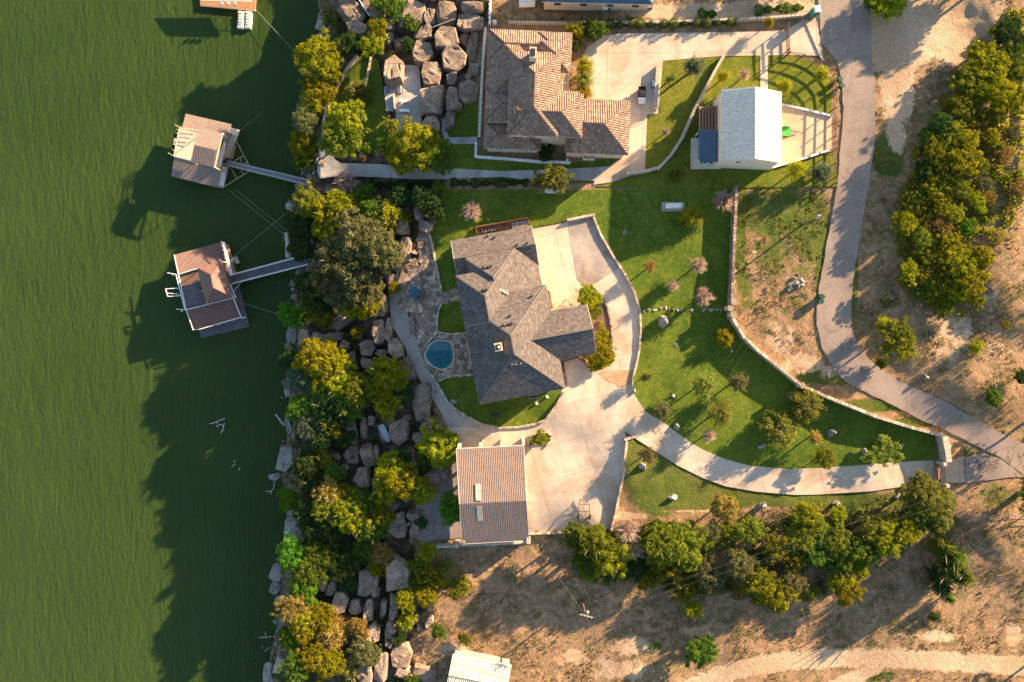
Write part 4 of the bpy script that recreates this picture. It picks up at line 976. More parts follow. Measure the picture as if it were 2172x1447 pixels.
# gangway
T2 = thing('gangway', 'long dark gangway with white rails from shore to the red roofed dock', 'gangway', P(570,572,W0+1.6))
def gang(T_, a, b_, c_, d_, za, zb_, mat, railmat='white', posts=9):
    A_, B_, C_, D_ = P(*a, za), P(*b_, zb_), P(*c_, zb_), P(*d_, za)
    mb = MB(); solid(mb, [A_, B_, C_, D_], .18); mb.build('walkway_deck', M[mat], T_)
    for (p_, q_) in ((A_, B_), (D_, C_)):
        mb = MB(); mb.bar(p_+Vector((0,0,1)), q_+Vector((0,0,1)), .1); mb.bar(p_+Vector((0,0,.12)), q_+Vector((0,0,.12)), .14)
        for k in range(posts+1): r_ = p_.lerp(q_, k/posts); mb.bar(r_, r_+Vector((0,0,1)), .07)
        mb.build('railing', M[railmat], T_)
gang(T2, (488,585), (652,541), (656,561), (488,604), W0+1.3, W0+3.4, 'deck_dark')
br = MB()
for a, b_ in (((820,435),(1080,515)),((830,510),(930,545)),((905,465),(880,525)),((1090,610),(890,840)),((955,650),(870,745)),((925,700),(970,745)),((870,745),(1000,820))):
    br.bar(X(*a, W0+1.0), X(*b_, W0+1.0), .12)
br.build('brace', M['white'], T2)
def cable(pts, label, r=.035, mat='rope', name='mooring_cable', cat='cable', sag=0.0, group=None):
    mb = MB(); q = []
    for a, b_ in zip(pts[:-1], pts[1:]):
        for k in range(10):
            t = k/10; c_ = a.lerp(b_, t); c_.z -= sag*4*t*(1-t); q.append(c_)
    q.append(pts[-1])
    for a, b_ in zip(q[:-1], q[1:]): mb.tube(a, b_, r, r, 4)
    return mb.build(name, M[mat], None, label=label, cat=cat, group=group)
cable([X(890,350,W0+.9), P(605,453,W0+2.6)], 'taut mooring cable running up right from the red roofed dock')
cable([P(485,403,W0+.9), P(606,500,W0+1.6)], 'left mooring cable from the tan roofed dock down to the log', r=.03)
cable([P(500,403,W0+.9), P(617,497,W0+1.6)], 'right mooring cable from the tan roofed dock down to the log', r=.03)
cable([X(940,850,W0+.9), P(612,674,W0+2.5)], 'mooring cable from the red roofed dock to the lower shore')
# tan roofed dock
def D5(x, y): return (340+x/7.235, 220+y/7.235)
def Y(x, y, z): return P(*D5(x, y), z)
T = thing('boat_dock', 'boat dock with tan roofs, white sun deck and a slanting stair', 'boat dock', Y(640,700,W0))
def pan(nm, pts, mat, rib=None, th=.14): return panel(nm, pts, mat, rib, T, th)
pan('deck', [Y(300,350,W0+.5), Y(1215,400,W0+.5), Y(960,1300,W0+.5), Y(190,1110,W0+.5)], 'grey_wood', th=.35)
pan('swim_platform', [Y(1110,620,W0+.55), Y(1160,650,W0+.55), Y(1110,850,W0+.55), Y(1030,810,W0+.55)], 'wood', th=.25)
pan('roof_slope', [Y(1090,315,lo), Y(390,152,lo), Y(330,385,hi-.1), Y(1010,600,hi-.1)], 'tan_metal', None)
pan('roof_slope', [Y(165,1112,lo), Y(880,1288,lo), Y(920,990,hi-.1), Y(215,815,hi-.1)], 'tan_metal', None)
pan('sun_deck', [Y(290,380,hi), Y(960,560,hi), Y(900,985,hi), Y(205,812,hi)], 'pale_wood', th=.2)
zt_ = hi+2.6
pan('upper_roof_slope', [Y(955,455,zt_), Y(585,365,zt_), Y(522,635,zt_+.8), Y(868,712,zt_+.8)], 'tan_metal', .34, .1)
pan('upper_roof_slope', [Y(465,892,zt_), Y(832,980,zt_), Y(868,712,zt_+.8), Y(522,635,zt_+.8)], 'tan_metal', .34, .1)
fc = MB(); fc.bar(Y(955,450,zt_), Y(832,985,zt_+.0), .22, .18); fc.build('fascia', M['pale_wood'], T)
for x, y in ((580,375),(950,460),(830,970),(470,885)):
    q = Y(x, y, zt_); mb = MB(); mb.bar((q.x, q.y, hi), q, .14); mb.build('post', M['pale_wood'], T)
rl = MB()
for a, b_ in (((290,380),(575,412)),((290,380),(205,812)),((205,812),(465,880)),((260,345),(320,380)),((158,775),(210,805)),((290,420),(560,475))): 
    rl.bar(Y(*a, hi+1.0), Y(*b_, hi+1.0), .09)
    for k in range(6): q = Y(*a, hi).lerp(Y(*b_, hi), k/5); rl.bar(q, q+Vector((0,0,1)), .06)
for k in range(2): rl.bar(Y(290,380,hi+.35+.3*k), Y(575,412,hi+.35+.3*k), .06); rl.bar(Y(290,380,hi+.35+.3*k), Y(205,812,hi+.35+.3*k), .06)
rl.build('railing', M['pale_wood'], T)
pan('side_ledge', [Y(215,530,hi-.1), Y(255,535,hi-.1), Y(245,635,hi-.1), Y(195,625,hi-.1)], 'pale_wood', th=.1)
a0, a1, b0, b1 = Y(1130,390,hi), Y(1215,420,hi), Y(935,880,W0+.8), Y(1010,900,W0+.8)
mb = MB(); mb.bar(Y(1150,400,hi), Y(950,860,W0+.8), .12, .3); mb.bar(Y(1200,440,hi), Y(1005,890,W0+.8), .12, .3); mb.build('stringer', M['pale_wood'], T)
for k in range(14):
    t_ = k/13; mb = MB(); mb.bar(Y(1150,400,hi).lerp(Y(950,860,W0+.8), t_), Y(1200,440,hi).lerp(Y(1005,890,W0+.8), t_), .26, .05); mb.build('tread', M['pale_wood'], T)
pan('landing', [Y(1075,360,hi-.05), Y(1130,380,hi-.05), Y(1215,400,hi-.05), Y(1190,500,hi-.05), Y(1065,450,hi-.05)], 'pale_wood')
pan('walkway', [Y(920,560,hi-.02), Y(1010,600,hi-.02), Y(930,960,hi-.02), Y(870,960,hi-.02)], 'pale_wood')
pan('slip_shade_panel', [Y(945,540,hi+.01), Y(975,545,hi+.01), Y(925,720,hi+.01), Y(905,715,hi+.01)], 'black', th=.02)  # flat black sheet on the deck, shade of an opening put into colour
pan('side_walk', [Y(925,960,W0+1.0), Y(1030,970,W0+1.0), Y(965,1290,W0+1.0), Y(890,1270,W0+1.0)], 'pale_wood', th=.1)
mb = MB(); mb.box(Y(955,1160,W0+1.4), (.9,2.6,.5), R(-12)); mb.build('dock_locker', M['white'], T)
mb = MB(); mb.lathe(Y(1085,475,hi), [(.18,0),(.18,.5)], 10); mb.build('bucket', surf('red_plastic', (.5,.06,.03), (.55,.08,.04), 1, .4), T)
gk = MB()
for k in range(5): gk.box(Y(960+k*22, 890-k*8, W0+1.3), (.5,.35,.5+.1*k), k*.7)
gk.build('dock_gear', M['black'], T)
T2 = thing('gangway', 'grey gangway with braces from shore path to the tan roofed dock', 'gangway', P(580,368,W0+2))
gang(T2, (485,343), (672,387), (668,397), (484,352), W0+1.3, W0+3.8, 'grey_wood', 'steel')
br = MB()
for a, b_ in (((1165,570),(1355,935)),((1120,890),(1285,790)),((1225,840),(1245,900)),((1290,920),(1330,900)),((1090,1000),(1170,1140)),((1245,1030),(1275,1085)),((970,1280),(1345,1050)),((1355,935),(1345,1050))):
    br.bar(Y(*a, W0+.9), Y(*b_, W0+.9), .1)
br.build('brace', M['pale_wood'], T2)
cable([Y(1230,405,W0+1), P(560,235,W0+1.0)], 'mooring cable running up right from the tan roofed dock', r=.03)
# dock cut off by the top edge
T = thing('boat_dock', 'brown boat dock cut off by the top edge of the picture', 'boat dock', P(485,-20,W0))
pan('deck', [P(420,-60,W0+.6), P(545,-60,W0+.6), P(541,23,W0+.6), P(425,12,W0+.6)], 'wood', th=.4)
pan('roof_slope', [P(424,2,lo), P(534,5,lo), P(537,-60,hi), P(418,-60,hi)], 'pale_wood', .3)
for k in range(6):
    mb = MB(); u = 430+k*18; mb.bar(P(u,12+k*1.2,W0+.7), P(u,12+k*1.2,W0+2.7), .1); mb.build('post', M['dark_wood'], T)
mb = MB(); mb.bar(P(425,13,W0+1.6), P(541,23,W0+1.6), .08); mb.build('railing', M['pale_wood'], T)
for k in range(3):
    t3 = MB(); t3.lathe(P(470+k*14,9,W0+2.75), [(.35,0),(.4,.2),(.3,.35)], 10); t3.build('barrel', M['steel'], T)
cable([P(542,20,W0+1), P(625,110,W0+1.5)], 'thin mooring cable from the top dock to shore', r=.03)
for k in range(2):
    T = thing('jet_ski_lift', f"{('left','right')[k]} one of two white floating lift pads below the top dock", 'float', P(511+k*18,42,W0), 'white floating lift pads')
    mb = MB(); c_ = P(512+k*16,43,W0+.25); mb.box(c_, (1.25,3.6,.5), R(-5)); mb.build('float_base', M['white'], T)
    for j in range(6):
        mb = MB(); mb.box(c_+Vector((.05*j-.15, 1.5-j*.6, .33)), (.8,.34,.18), R(-5+(j % 2)*14)); mb.build('roller', M['cream'], T)
# ------------------------------------------------------------ boulders
def rock_mesh(seed, blocky=5.0, rough=.10, npt=26, flat_top=True):
    rr = random.Random(seed); bm = bmesh.new()
    for k in range(npt):
        th = rr.uniform(0, 2*math.pi); ph = math.asin(rr.uniform(-1, 1))
        x, y, z = math.cos(th)*math.cos(ph), math.sin(th)*math.cos(ph), math.sin(ph)
        nrm_ = (abs(x)**blocky+abs(y)**blocky+abs(z)**blocky)**(1/blocky)
        j = rr.uniform(.88, 1.02)
        bm.verts.new((x/nrm_*j, y/nrm_*j, z/nrm_*j*(.97 if flat_top else 1)))
    r = bmesh.ops.convex_hull(bm, input=bm.verts)
    bmesh.ops.delete(bm, geom=[g_ for g_ in r['geom_interior'] if isinstance(g_, bmesh.types.BMVert)], context='VERTS')
    bmesh.ops.dissolve_limit(bm, angle_limit=R(12), verts=bm.verts, edges=bm.edges)
    bmesh.ops.bevel(bm, geom=bm.edges[:]+bm.verts[:], offset=.045, segments=1, affect='EDGES')
    bmesh.ops.triangulate(bm, faces=bm.faces)
    bmesh.ops.subdivide_edges(bm, edges=[e for e in bm.edges if e.calc_length() > .35], cuts=2, use_grid_fill=True)
    bmesh.ops.triangulate(bm, faces=bm.faces)
    o = Vector((seed*7.1, seed*3.3, 0))
    for v_ in bm.verts:
        d = noise.noise(v_.co*1.6+o)*rough*1.4+noise.noise(v_.co*4.5+o)*rough*.6
        v_.co += v_.co.normalized()*d
        # split joints
        c_ = abs(v_.co.x-.3*math.sin(seed*2.1)+.15*noise.noise(v_.co*2+o))
        if c_ < .06 and v_.co.z > 0: v_.co.z -= .10
    me = bpy.data.meshes.new('boulder'); bm.to_mesh(me); bm.free()
    me.polygons.foreach_set('use_smooth', [False]*len(me.polygons)); me.materials.append(M['rock'])
    return me
def ledge_mesh(seed):
    rr = random.Random(seed*13); bm = bmesh.new(); n_ = rr.choice([5, 6, 6, 7]); a0 = rr.uniform(0, 6.28); ring_ = []
    for k in range(n_):
        a = a0+2*math.pi*(k+rr.uniform(-.22, .22))/n_; x, y = math.cos(a), math.sin(a); q = (abs(x)**8+abs(y)**8)**(1/8); j = rr.uniform(.90, 1.04)
        ring_.append((x/q*j, y/q*j))
    tx, ty = rr.uniform(-.12, .12), rr.uniform(-.12, .12); rows = []
    for zz, sc in ((-1, 1.05), (.1, 1.02), (.78, rr.uniform(.97, 1.0)), (1.0, .90)):
        rows.append([bm.verts.new((x*sc+rr.uniform(-.03, .03), y*sc+rr.uniform(-.03, .03), zz+(tx*x+ty*y if zz > 0 else 0)+(rr.uniform(-.04, .04)))) for x, y in ring_])
    for r0_, r1_ in zip(rows[:-1], rows[1:]):
        for k in range(n_): bm.faces.new((r0_[k], r0_[(k+1) % n_], r1_[(k+1) % n_], r1_[k]))
    bm.faces.new(rows[-1]); bm.faces.new(rows[0][::-1])
    bmesh.ops.triangulate(bm, faces=bm.faces)
    for _ in range(2): bmesh.ops.subdivide_edges(bm, edges=[e for e in bm.edges if e.calc_length() > .3], cuts=1, use_grid_fill=True); bmesh.ops.triangulate(bm, faces=bm.faces)
    o = Vector((seed*5.7, 0, seed*2.9)); s0 = rr.uniform(-.4, .4); ang = rr.uniform(0, 3.14); cx_, cy_ = math.cos(ang), math.sin(ang)
    for v_ in bm.verts:
        d = noise.noise(v_.co*1.8+o)*.05+noise.noise(v_.co*5+o)*.03
        v_.co += v_.co.normalized()*d
        e = v_.co.x*cx_+v_.co.y*cy_-s0+.12*noise.noise(v_.co*2.5+o)
        if v_.co.z > .3:
            if e > 0 and seed % 2: v_.co.z -= .14
            if abs(e) < .05: v_.co.z -= .10
    me = bpy.data.meshes.new('boulder'); bm.to_mesh(me); bm.free(); me.materials.append(M['rock']); return me
RB = [ledge_mesh(k) for k in range(1, 13)]+[rock_mesh(k, 16 if k % 3 else 7, .065, 30+k % 5*4) for k in range(1, 6)]
RS = [rock_mesh(k, 3.0, .13, 18, False) for k in range(20, 26)]
RC = random.Random(11)
ORD = ['first','second','third','fourth','fifth','sixth','seventh','eighth','ninth','tenth','eleventh','twelfth','thirteenth','fourteenth','fifteenth','sixteenth','seventeenth','eighteenth','nineteenth','twentieth','twenty-first','twenty-second','twenty-third','twenty-fourth','twenty-fifth','twenty-sixth','twenty-seventh','twenty-eighth','twenty-ninth','thirtieth']
def boulder(u, v, w, h, rot=0.0, hgt=2.2, label='boulder', group=None, pale=False, small=False, name='boulder', top=None, cat='boulder'):
    me = RC.choice(RS if small else RB)
    g0 = z1(u, v); zt0 = g0+hgt if top is None else top
    q = P(u, v, zt0-.3*hgt); z0 = min(ground_at(q.x, q.y), zt0-.3)
    o = bpy.data.objects.new(name, me); COL.objects.link(o)
    deep = max(.9, hgt*.55)
    o.location = (q.x, q.y, (zt0+z0-deep)/2); k = S*(H-zt0)/H*.5
    o.scale = (w*k*1.04, h*k*1.04, (zt0-z0+deep)/2)
    o.rotation_euler = (RC.uniform(-.06, .06), RC.uniform(-.06, .06), -rot+RC.choice([0, math.pi]))
    if pale: o.material_slots[0].link = 'OBJECT'; o.material_slots[0].material = M['rock_pale']
    return tag(o, label, cat, group)
def row(lst, region, group, pale=False, adj='brown sandstone boulder', **k):
    lst = sorted(lst, key=lambda t: t[1])
    for i, t in enumerate(lst):
        u, v, w, h = t[:4]; rot = t[4] if len(t) > 4 else 0; hg = t[5] if len(t) > 5 else 2.2
        size = 'big' if w*h > 1800 else 'medium' if w*h > 700 else 'small'
        boulder(u, v, w, h, rot, hg, f'{size} {adj}, {ORD[i]} from the top {region}', group, pale, **k)
row([(948,79,52,45,0,2.6),(964,125,54,56,.1,2.8),(914,156,45,50,0,2.6),(916,212,52,62,0,2.6),(959,210,28,50,0,2.3),(958,167,22,27,0,1.6),(896,112,48,46,.3,2.2),(954,256,21,40,.1,1.6),(914,263,41,32,0,1.8),
     (1001,106,24,78,.05,1.3),(998,46,58,42,.1,1.8),(947,28,44,54,0,1.8),(873,30,52,60,.1,2.0),(994,193,44,52,.1,.8),(1003,12,50,24,0,1.6),(898,70,44,30,-.4,1.6),(1005,150,24,30,.2,1.0)],
    'of the block field beside the rock patio', 'blocks beside the rock patio', adj='tan sandstone block')
boulder(835, 149, 40, 64, .05, 4.2, 'tall pointed sandstone boulder standing above the terrace stairs', 'blocks beside the rock patio')
row([(827,51,22,30,.3,2.0),(848,92,27,20,.1,1.4),(745,25,60,46,.8,2.0),(757,60,50,28,.4,1.6),(911,36,28,34,0,1.4),(800,25,34,30,.4,1.6),(780,10,30,24,0,1.5)], 'on the slope above the lake terrace', 'rocks on the upper slope')
row([(890,445,25,47,0,2.0),(902,480,32,24,.4,1.4),(855,484,28,32,0,2.4),(858,528,33,54,-.1,2.0),(835,592,20,26,.2,1.2),(874,688,14,44,-.15,1.2)], 'around the raised stone terrace', 'boulders round the stone terrace', adj='pink tan boulder')
boulder(869, 606, 52, 112, -.02, 1.6, 'long split boulder carrying the raised stone terrace', top=z1(869,606)+.62)
row([(808,651,28,50,0,2.4),(803,705,27,52,0,2.4),(824,700,15,54,.05,1.6),(717,670,52,56,.9,2.4),(645,717,26,38,.1,2.2),(671,720,27,28,.4,1.8),(704,714,42,20,0,1.6),(730,733,22,22,.3,1.4),(779,738,34,34,0,2.2),(839,740,34,42,-.5,2.2),
     (746,754,17,21,0,1.4),(809,748,23,18,.4,1.2),(779,771,28,24,.2,1.6),(744,772,30,16,.1,1.4),(864,783,30,52,-.4,1.8)], 'west of the path and pool', 'boulders west of the pool')
boulder(895, 854, 42, 86, -.05, 1.9, 'largest flat topped boulder right beside the curving grey path', 'boulders below the path')
row([(903,909,28,26,0,1.5),(746,916,23,54,-.1,2.2),(771,909,15,46,.05,1.8),(789,893,17,24,.1,1.6),(846,917,42,58,0,2.4),(779,966,30,50,-.25,2.2),(799,958,12,28,0,1.6),(767,1014,36,42,-.1,2.4),(873,983,22,66,-.15,1.8),(895,1026,16,18,0,1.2),(746,964,36,40,0,1.4),(849,1092,20,16,0,1.2),(870,1092,16,18,0,1.2)],
    'of the ledges below the grey path', 'boulders below the path', adj='grey brown slab')
boulder(930, 1008, 56, 40, -.5, 2.2, 'orange lit boulder left of the workshop gravel', 'boulders below the path')
row([(738,1115,24,40,-.3,2.0),(842,1119,42,42,0,1.6),(876,1094,28,22,0,1.4),(879,1124,22,34,0,1.4),(681,1233,25,44,.1,2.4),(703,1246,20,34,.4,1.8),(781,1238,46,62,.1,2.6),(844,1216,52,78,.05,2.4),(720,1279,34,42,-.2,2.4),(751,1289,23,32,0,2.0),(782,1295,18,50,.05,2.0),(814,1292,14,38,.1,2.0),(833,1288,17,60,0,2.0),(792,1343,28,42,0,2.4),(828,1346,22,56,.05,2.2),
     (776,1430,34,44,0,2.6),(808,1415,30,64,.02,2.6),(850,1390,46,50,.1,1.8),(862,1430,46,26,.4,1.8),(900,1432,50,34,.2,1.6),(911,1320,18,28,.1,1.2),(890,1332,14,18,0,1.0)], 'on the brushy slope below the workshop', 'boulders on the south slope', adj='grey pink boulder')
row([(690,42,36,44,.2,1.4),(683,75,18,16,0,.8),(645,149,13,20,0,.8),(647,240,15,36,.1,.9),(634,267,13,13,0,.8),(596,360,15,18,0,.9),(588,387,44,20,.05,1.0),(560,384,12,14,0,.5),(598,418,34,18,.3,.9),(614,437,18,14,0,.8)], 'along the north waterline', 'pale rocks along the waterline', True, 'pale lake washed rock')
row([(621,600,15,14,0,.7),(638,598,17,28,.1,1.2),(620,711,24,34,.1,1.6),(610,829,16,24,0,1.0),(624,842,20,14,.2,1.0),(612,905,13,40,-.3,.9),(608,975,42,50,.2,2.2),(582,1010,27,22,.3,1.0),(586,1028,12,16,0,.7),(635,1078,18,16,0,1.0),(620,1088,14,14,0,.8),(616,1102,18,12,0,.9),(622,1124,42,38,.05,2.0),
     (587,1214,26,40,.3,1.2),(584,1246,24,28,.4,1.0),(592,1274,17,18,0,.9),(583,1297,12,14,0,.6),(597,1318,14,26,0,.9),(570,1427,22,42,.1,1.4),(596,1412,30,36,.2,1.4)], 'along the south waterline', 'pale rocks along the waterline', True, 'pale lake washed rock')
# loose rock over the slope and rubble at the water's edge
ZR = lambda u, v: float(zone_at(np.array([float(u)]), np.array([float(v)]))[0, 2])
def band(v):
    for lim, nm in ((400, 'beside the north terrace'), (560, 'around the two gangways'), (740, 'below the raised terrace'), (900, 'left of the pool and path'), (1060, 'left of the workshop gravel'), (1240, 'just south of the workshop'), (9999, 'in the lower left of the picture')):
        if v < lim: return nm
def name_bands(lst, noun, grp):
    cnt = {}
    for o_, u, v in sorted(lst, key=lambda t: t[2]):
        b_ = band(v); i = cnt.get(b_, 0); cnt[b_] = i+1
        o_['label'] = f'{ORD[min(i, 29)]} {noun} from the top {b_}'; o_['group'] = f'{grp} {b_}'
LB = []; n_ = 0
while n_ < 130:
    v = RC.uniform(-60, 1480); u = RC.uniform(600, 1010)
    sh = np.interp(v, SHORE[:, 0], SHORE[:, 1])
    if u < sh+6 or ZR(u, v) < .6: continue
    if (680 < u < 960 and 110 < v < 385 and not (u > 895 and v < 300)) or (805 < u < 950 and 560 < v < 740) or (u > 895 and 740 < v < 1000): continue
    s_ = RC.uniform(9, 26)
    LB.append((boulder(u, v, s_, s_*RC.uniform(.6, 1.5), RC.uniform(-.8, .8), RC.uniform(.7, 2.0), 'x', 'x'), u, v)); n_ += 1
name_bands(LB, 'half buried loose brown boulder', 'loose boulders')
LB = []; n_ = 0
while n_ < 90:
    v = RC.uniform(-60, 1480); sh = np.interp(v, SHORE[:, 0], SHORE[:, 1]); u = sh+RC.gauss(2, 9)
    if 170 < v < 200: continue
    s_ = RC.uniform(5, 14)
    LB.append((boulder(u, v, s_, s_*RC.uniform(.6, 1.4), RC.uniform(-1, 1), RC.uniform(.35, .9), 'x', 'x', True, True, 'rock', cat='rock'), u, v)); n_ += 1
name_bands(LB, 'waterline rubble rock', 'waterline rubble')
RIP = sorted([(RC.uniform(588, 672), RC.uniform(338, 384)) for i in range(34)]); RIP = [p_ for p_ in RIP if abs(p_[1]-(343+(p_[0]-485)*.235)) >= 7]
for i, (u, v) in enumerate(RIP):
    s_ = RC.uniform(7, 15)
    boulder(u, v, s_, s_*RC.uniform(.6, 1.2), RC.uniform(-1, 1), RC.uniform(.4, .9), f'{ORD[min(i, 29)]} riprap rock from the left beside the north gangway', 'riprap beside the north gangway', True, True, 'rock', cat='rock')
for i, (u, v, w_, h_) in enumerate(sorted(((628,135,14,26),(630,158,12,14),(546,1288,14,30),(562,1310,14,26),(580,1320,14,22),(556,1367,10,30),(540,1402,12,24),(590,890,10,14),(596,856,10,12),(600,780,12,18),(604,520,10,60),(612,640,12,20)), key=lambda t: t[1])):
    boulder(u, v, w_, h_, RC.uniform(-.3, .3), .2, f'{ORD[i]} rock from the top awash off the waterline', 'rocks awash in the shallows', False, True, 'rock', top=LAKE+.06, cat='rock')
# garden rocks on the lawns
GR = [(1410,682,24,30,'tall pointed pale rock standing on the lawn below the stone border',2.0),(1435,906,17,17,'tan rock at the lawn edge beside the driveway curve',.9),(1365,991,17,18,'pitted grey rock under the tree near the workshop wall',.9),(1428,1056,20,12,'long pale rock on the grass south of the driveway',.8),(1620,1072,15,20,'pointed tan rock on the grass south of the driveway',1.0),
      (1619,947,20,11,'flat pale slab of rock on the lawn near a shaded tree',.6),(1586,804,9,12,'small pink rock beside the power line shadow',.6),(1679,834,12,10,'small pink rock near the curving stone wall',.5),(1348,829,10,12,'small rock at the driveway corner kerb',.7),(1768,918,22,18,'white brown rock in the middle of the east lawn',1.0),
      (1838,958,17,14,'white rock on the lawn above the driveway',.9),(1913,945,13,9,'small pale rock beside the sparse bush near the gate',.6),(1776,1068,15,14,'round white rock south of the driveway',.9),(1907,1054,15,12,'grey white rock beside the hedge near the gate',.8),(963,853,17,11,'smooth tan rock on the shaded crescent lawn',.6),(1552,745,10,9,'square grey stone block near a yellow tree',.6),
      (2012,946,14,12,'tan rock in the gravel outside the entrance wall',.9),(1967,800,12,16,'white rock beside the road under the thicket',.7),(1557,577,12,10,'upper tan rock against the tall wall',.8),(1556,602,9,18,'lower tan rock against the tall wall',.8),(2082,1258,7,7,'single white rock lying in the dry field',.3)]
for (u, v, w_, h_, lab, hg) in GR: boulder(u, v, w_, h_, RC.uniform(-.3, .3), hg, lab, None, True, True, 'garden_rock', cat='rock')
for i, (du, dv, s_) in enumerate(((0,0,17),(12,-6,13),(-12,8,12),(6,8,10),(-4,-10,12),(14,4,9),(-16,14,9),(2,-16,8))):
    boulder(1690+du, 600+dv, s_, s_*.8, i*.7, .55, f"{('central','upper right','left','lower middle','upper left','far right','lowest','topmost')[i]} pale stone of the heap on the dry roadside strip", 'stones in the roadside heap', True, True, 'rock', cat='rock')
BST = [(1358,664,9),(1366,660,8),(1376,659,9),(1389,657,14),(1403,655,9),(1413,653,11),(1421,655,8),(1430,656,9),(1439,657,10),(1446,658,7),(1469,658,11),(1493,657,14),(1511,657,16),(1523,657,7),(1531,657,6)]
for i, (u, v, w_) in enumerate(BST): boulder(u, v, w_, 9+i % 3*2, RC.uniform(-.4, .4), .28, f'flat pale border stone across the lawn, {ORD[i]} from the left', 'border stones across the lawn', True, True, 'border_stone', cat='stone')
for i in range(12):
    a = i*math.pi/6; boulder(1435+12*math.cos(a), 731+12*math.sin(a), 5, 4, -a, .16, f"small stone at {('three','four','five','six','seven','eight','nine','ten','eleven','twelve','one','two')[i]} o'clock in the ring round the lawn sprinkler", 'ring of stones on the lawn', True, True, 'ring_stone', cat='stone')

# ------------------------------------------------------------ smaller things
def util_pole(base_uv, top_h, label, extra):
    q = G(*base_uv); T = thing('utility_pole', label, 'pole', q)
    mb = MB(); mb.tube(q-Vector((0,0,.5)), q+Vector((0,0,top_h)), .19, .12, 8); mb.build('pole_shaft', M['dark_wood'], T)
    return T, q
T, q = util_pole((1703,476), 8.2, 'wooden utility pole with a grey transformer beside the road bend', 0); top1 = q+Vector((0,0,8.1))
mb = MB(); mb.lathe(q+Vector((-.45,.1,6.6)), [(.3,0),(.36,.1),(.36,.95),(.25,1.05)], 12); tr = mb.build('transformer', M['steel'], T)
mb = MB(); mb.lathe(q+Vector((-.45,.1,7.65)), [(.05,0),(.09,.1),(.04,.35)], 8); mb.build('insulator', M['white'], tr)
mb = MB(); mb.bar(q+Vector((-.5,.3,7.7)), q+Vector((.5,-.3,7.7)), .12); mb.build('crossarm', M['wood'], T)
T, q = util_pole((1234,1272), 8.4, 'wooden utility pole with crossarm and insulators in the dry field', 0); top2 = q+Vector((0,0,8.3))
mb = MB(); mb.bar(q+Vector((-1.1,.3,7.8)), q+Vector((1.1,-.3,7.8)), .12, .16); mb.build('crossarm', M['grey_wood'], T)
for s_ in (-1, -.35, .35, 1):
    mb = MB(); mb.lathe(q+Vector((1.05*s_,-.28*s_,7.88)), [(.04,0),(.09,.08),(.03,.3)], 8); mb.build('insulator', M['white'], T)
mb = MB(); mb.lathe(q+Vector((.35,.35,6.5)), [(.22,0),(.26,.1),(.26,.8),(.2,.9)], 10); mb.build('transformer', M['steel'], T)
for k, s_ in enumerate((-1, 1)):
    o_ = Vector((.45*s_, -.25*s_, 0))
    cable([top1+o_, top2+o_*1.4], f"{('left','right')[k]} overhead wire running between the two utility poles", .014, 'wire', 'power_line', 'wire', 1.2, 'wires between the poles')
    cable([top2+o_*1.4, P(2180, 1000+k*22, 9.5)], f"{('upper','lower')[k]} overhead wire running from the field pole over the hedge", .014, 'wire', 'power_line', 'wire', 2.0, 'wires over the hedge')
    cable([top1+o_, P(1790+k*14, 170, 8.6), P(1812+k*22, -20, 9)], f"{('left','right')[k]} overhead wire running up the road from the upper pole", .014, 'wire', 'power_line', 'wire', .8, 'wires above the road')
cable([top2, G(1123,1141,3.6)], 'twisted service cable from the field pole to the workshop corner', .02, 'wire', 'power_line', 'wire', .7)
cable([top2, P(1296,1460,8)], 'faint overhead wire running down from the field pole', .02, 'wire', 'power_line', 'wire', 1)
cable([q+Vector((0,0,7.4)), G(1268,1310,.1)], 'guy wire anchoring the field pole', .02, 'wire', 'guy_wire', 'wire')

# rail fences
def rail_fence(pts, label, post_step=2.4, h=1.5, rails=3, mat='dark_wood', cat='fence', name='rail_fence', w=.12):
    P3 = [G(u, v) for u, v in pts]; T = thing(name, label, cat, P3[0])
    ps = along(P3, post_step)
    pos = [s_[0] for s_ in ps]+[P3[-1]]
    for q_ in pos:
        mb = MB(); mb.box(q_+Vector((0,0,h/2)), (.16,.16,h+.2)); mb.build('post', M[mat], T)
    for r_ in range(rails):
        for a, b_ in zip(pos[:-1], pos[1:]):
            hz = Vector((0,0,h*(r_+.8)/rails)); mb = MB(); mb.bar(a+hz, b_+hz, .07, w); mb.build('rail', M[mat], T)
    return T
rail_fence([(1668,119),(1698,124),(1728,138),(1752,158),(1764,180),(1765,215),(1764,260),(1764,318),(1765,355),(1766,392)], 'dark brown rail fence curving round the corner lawn and down the road', 2.6, 1.9, 3, w=.16)
rail_fence([(1665,58),(1666,88),(1667,118)], 'short rail gate across the neighbour drive', 2.4, 1.9, 4, name='rail_gate', cat='gate', w=.16)
rail_fence([(2030,1098),(2090,1093),(2172,1089),(2240,1085)], 'wire and pipe fence at the lower right edge of the property', 3.2, 1.3, 2, 'grey_wood', w=.06)
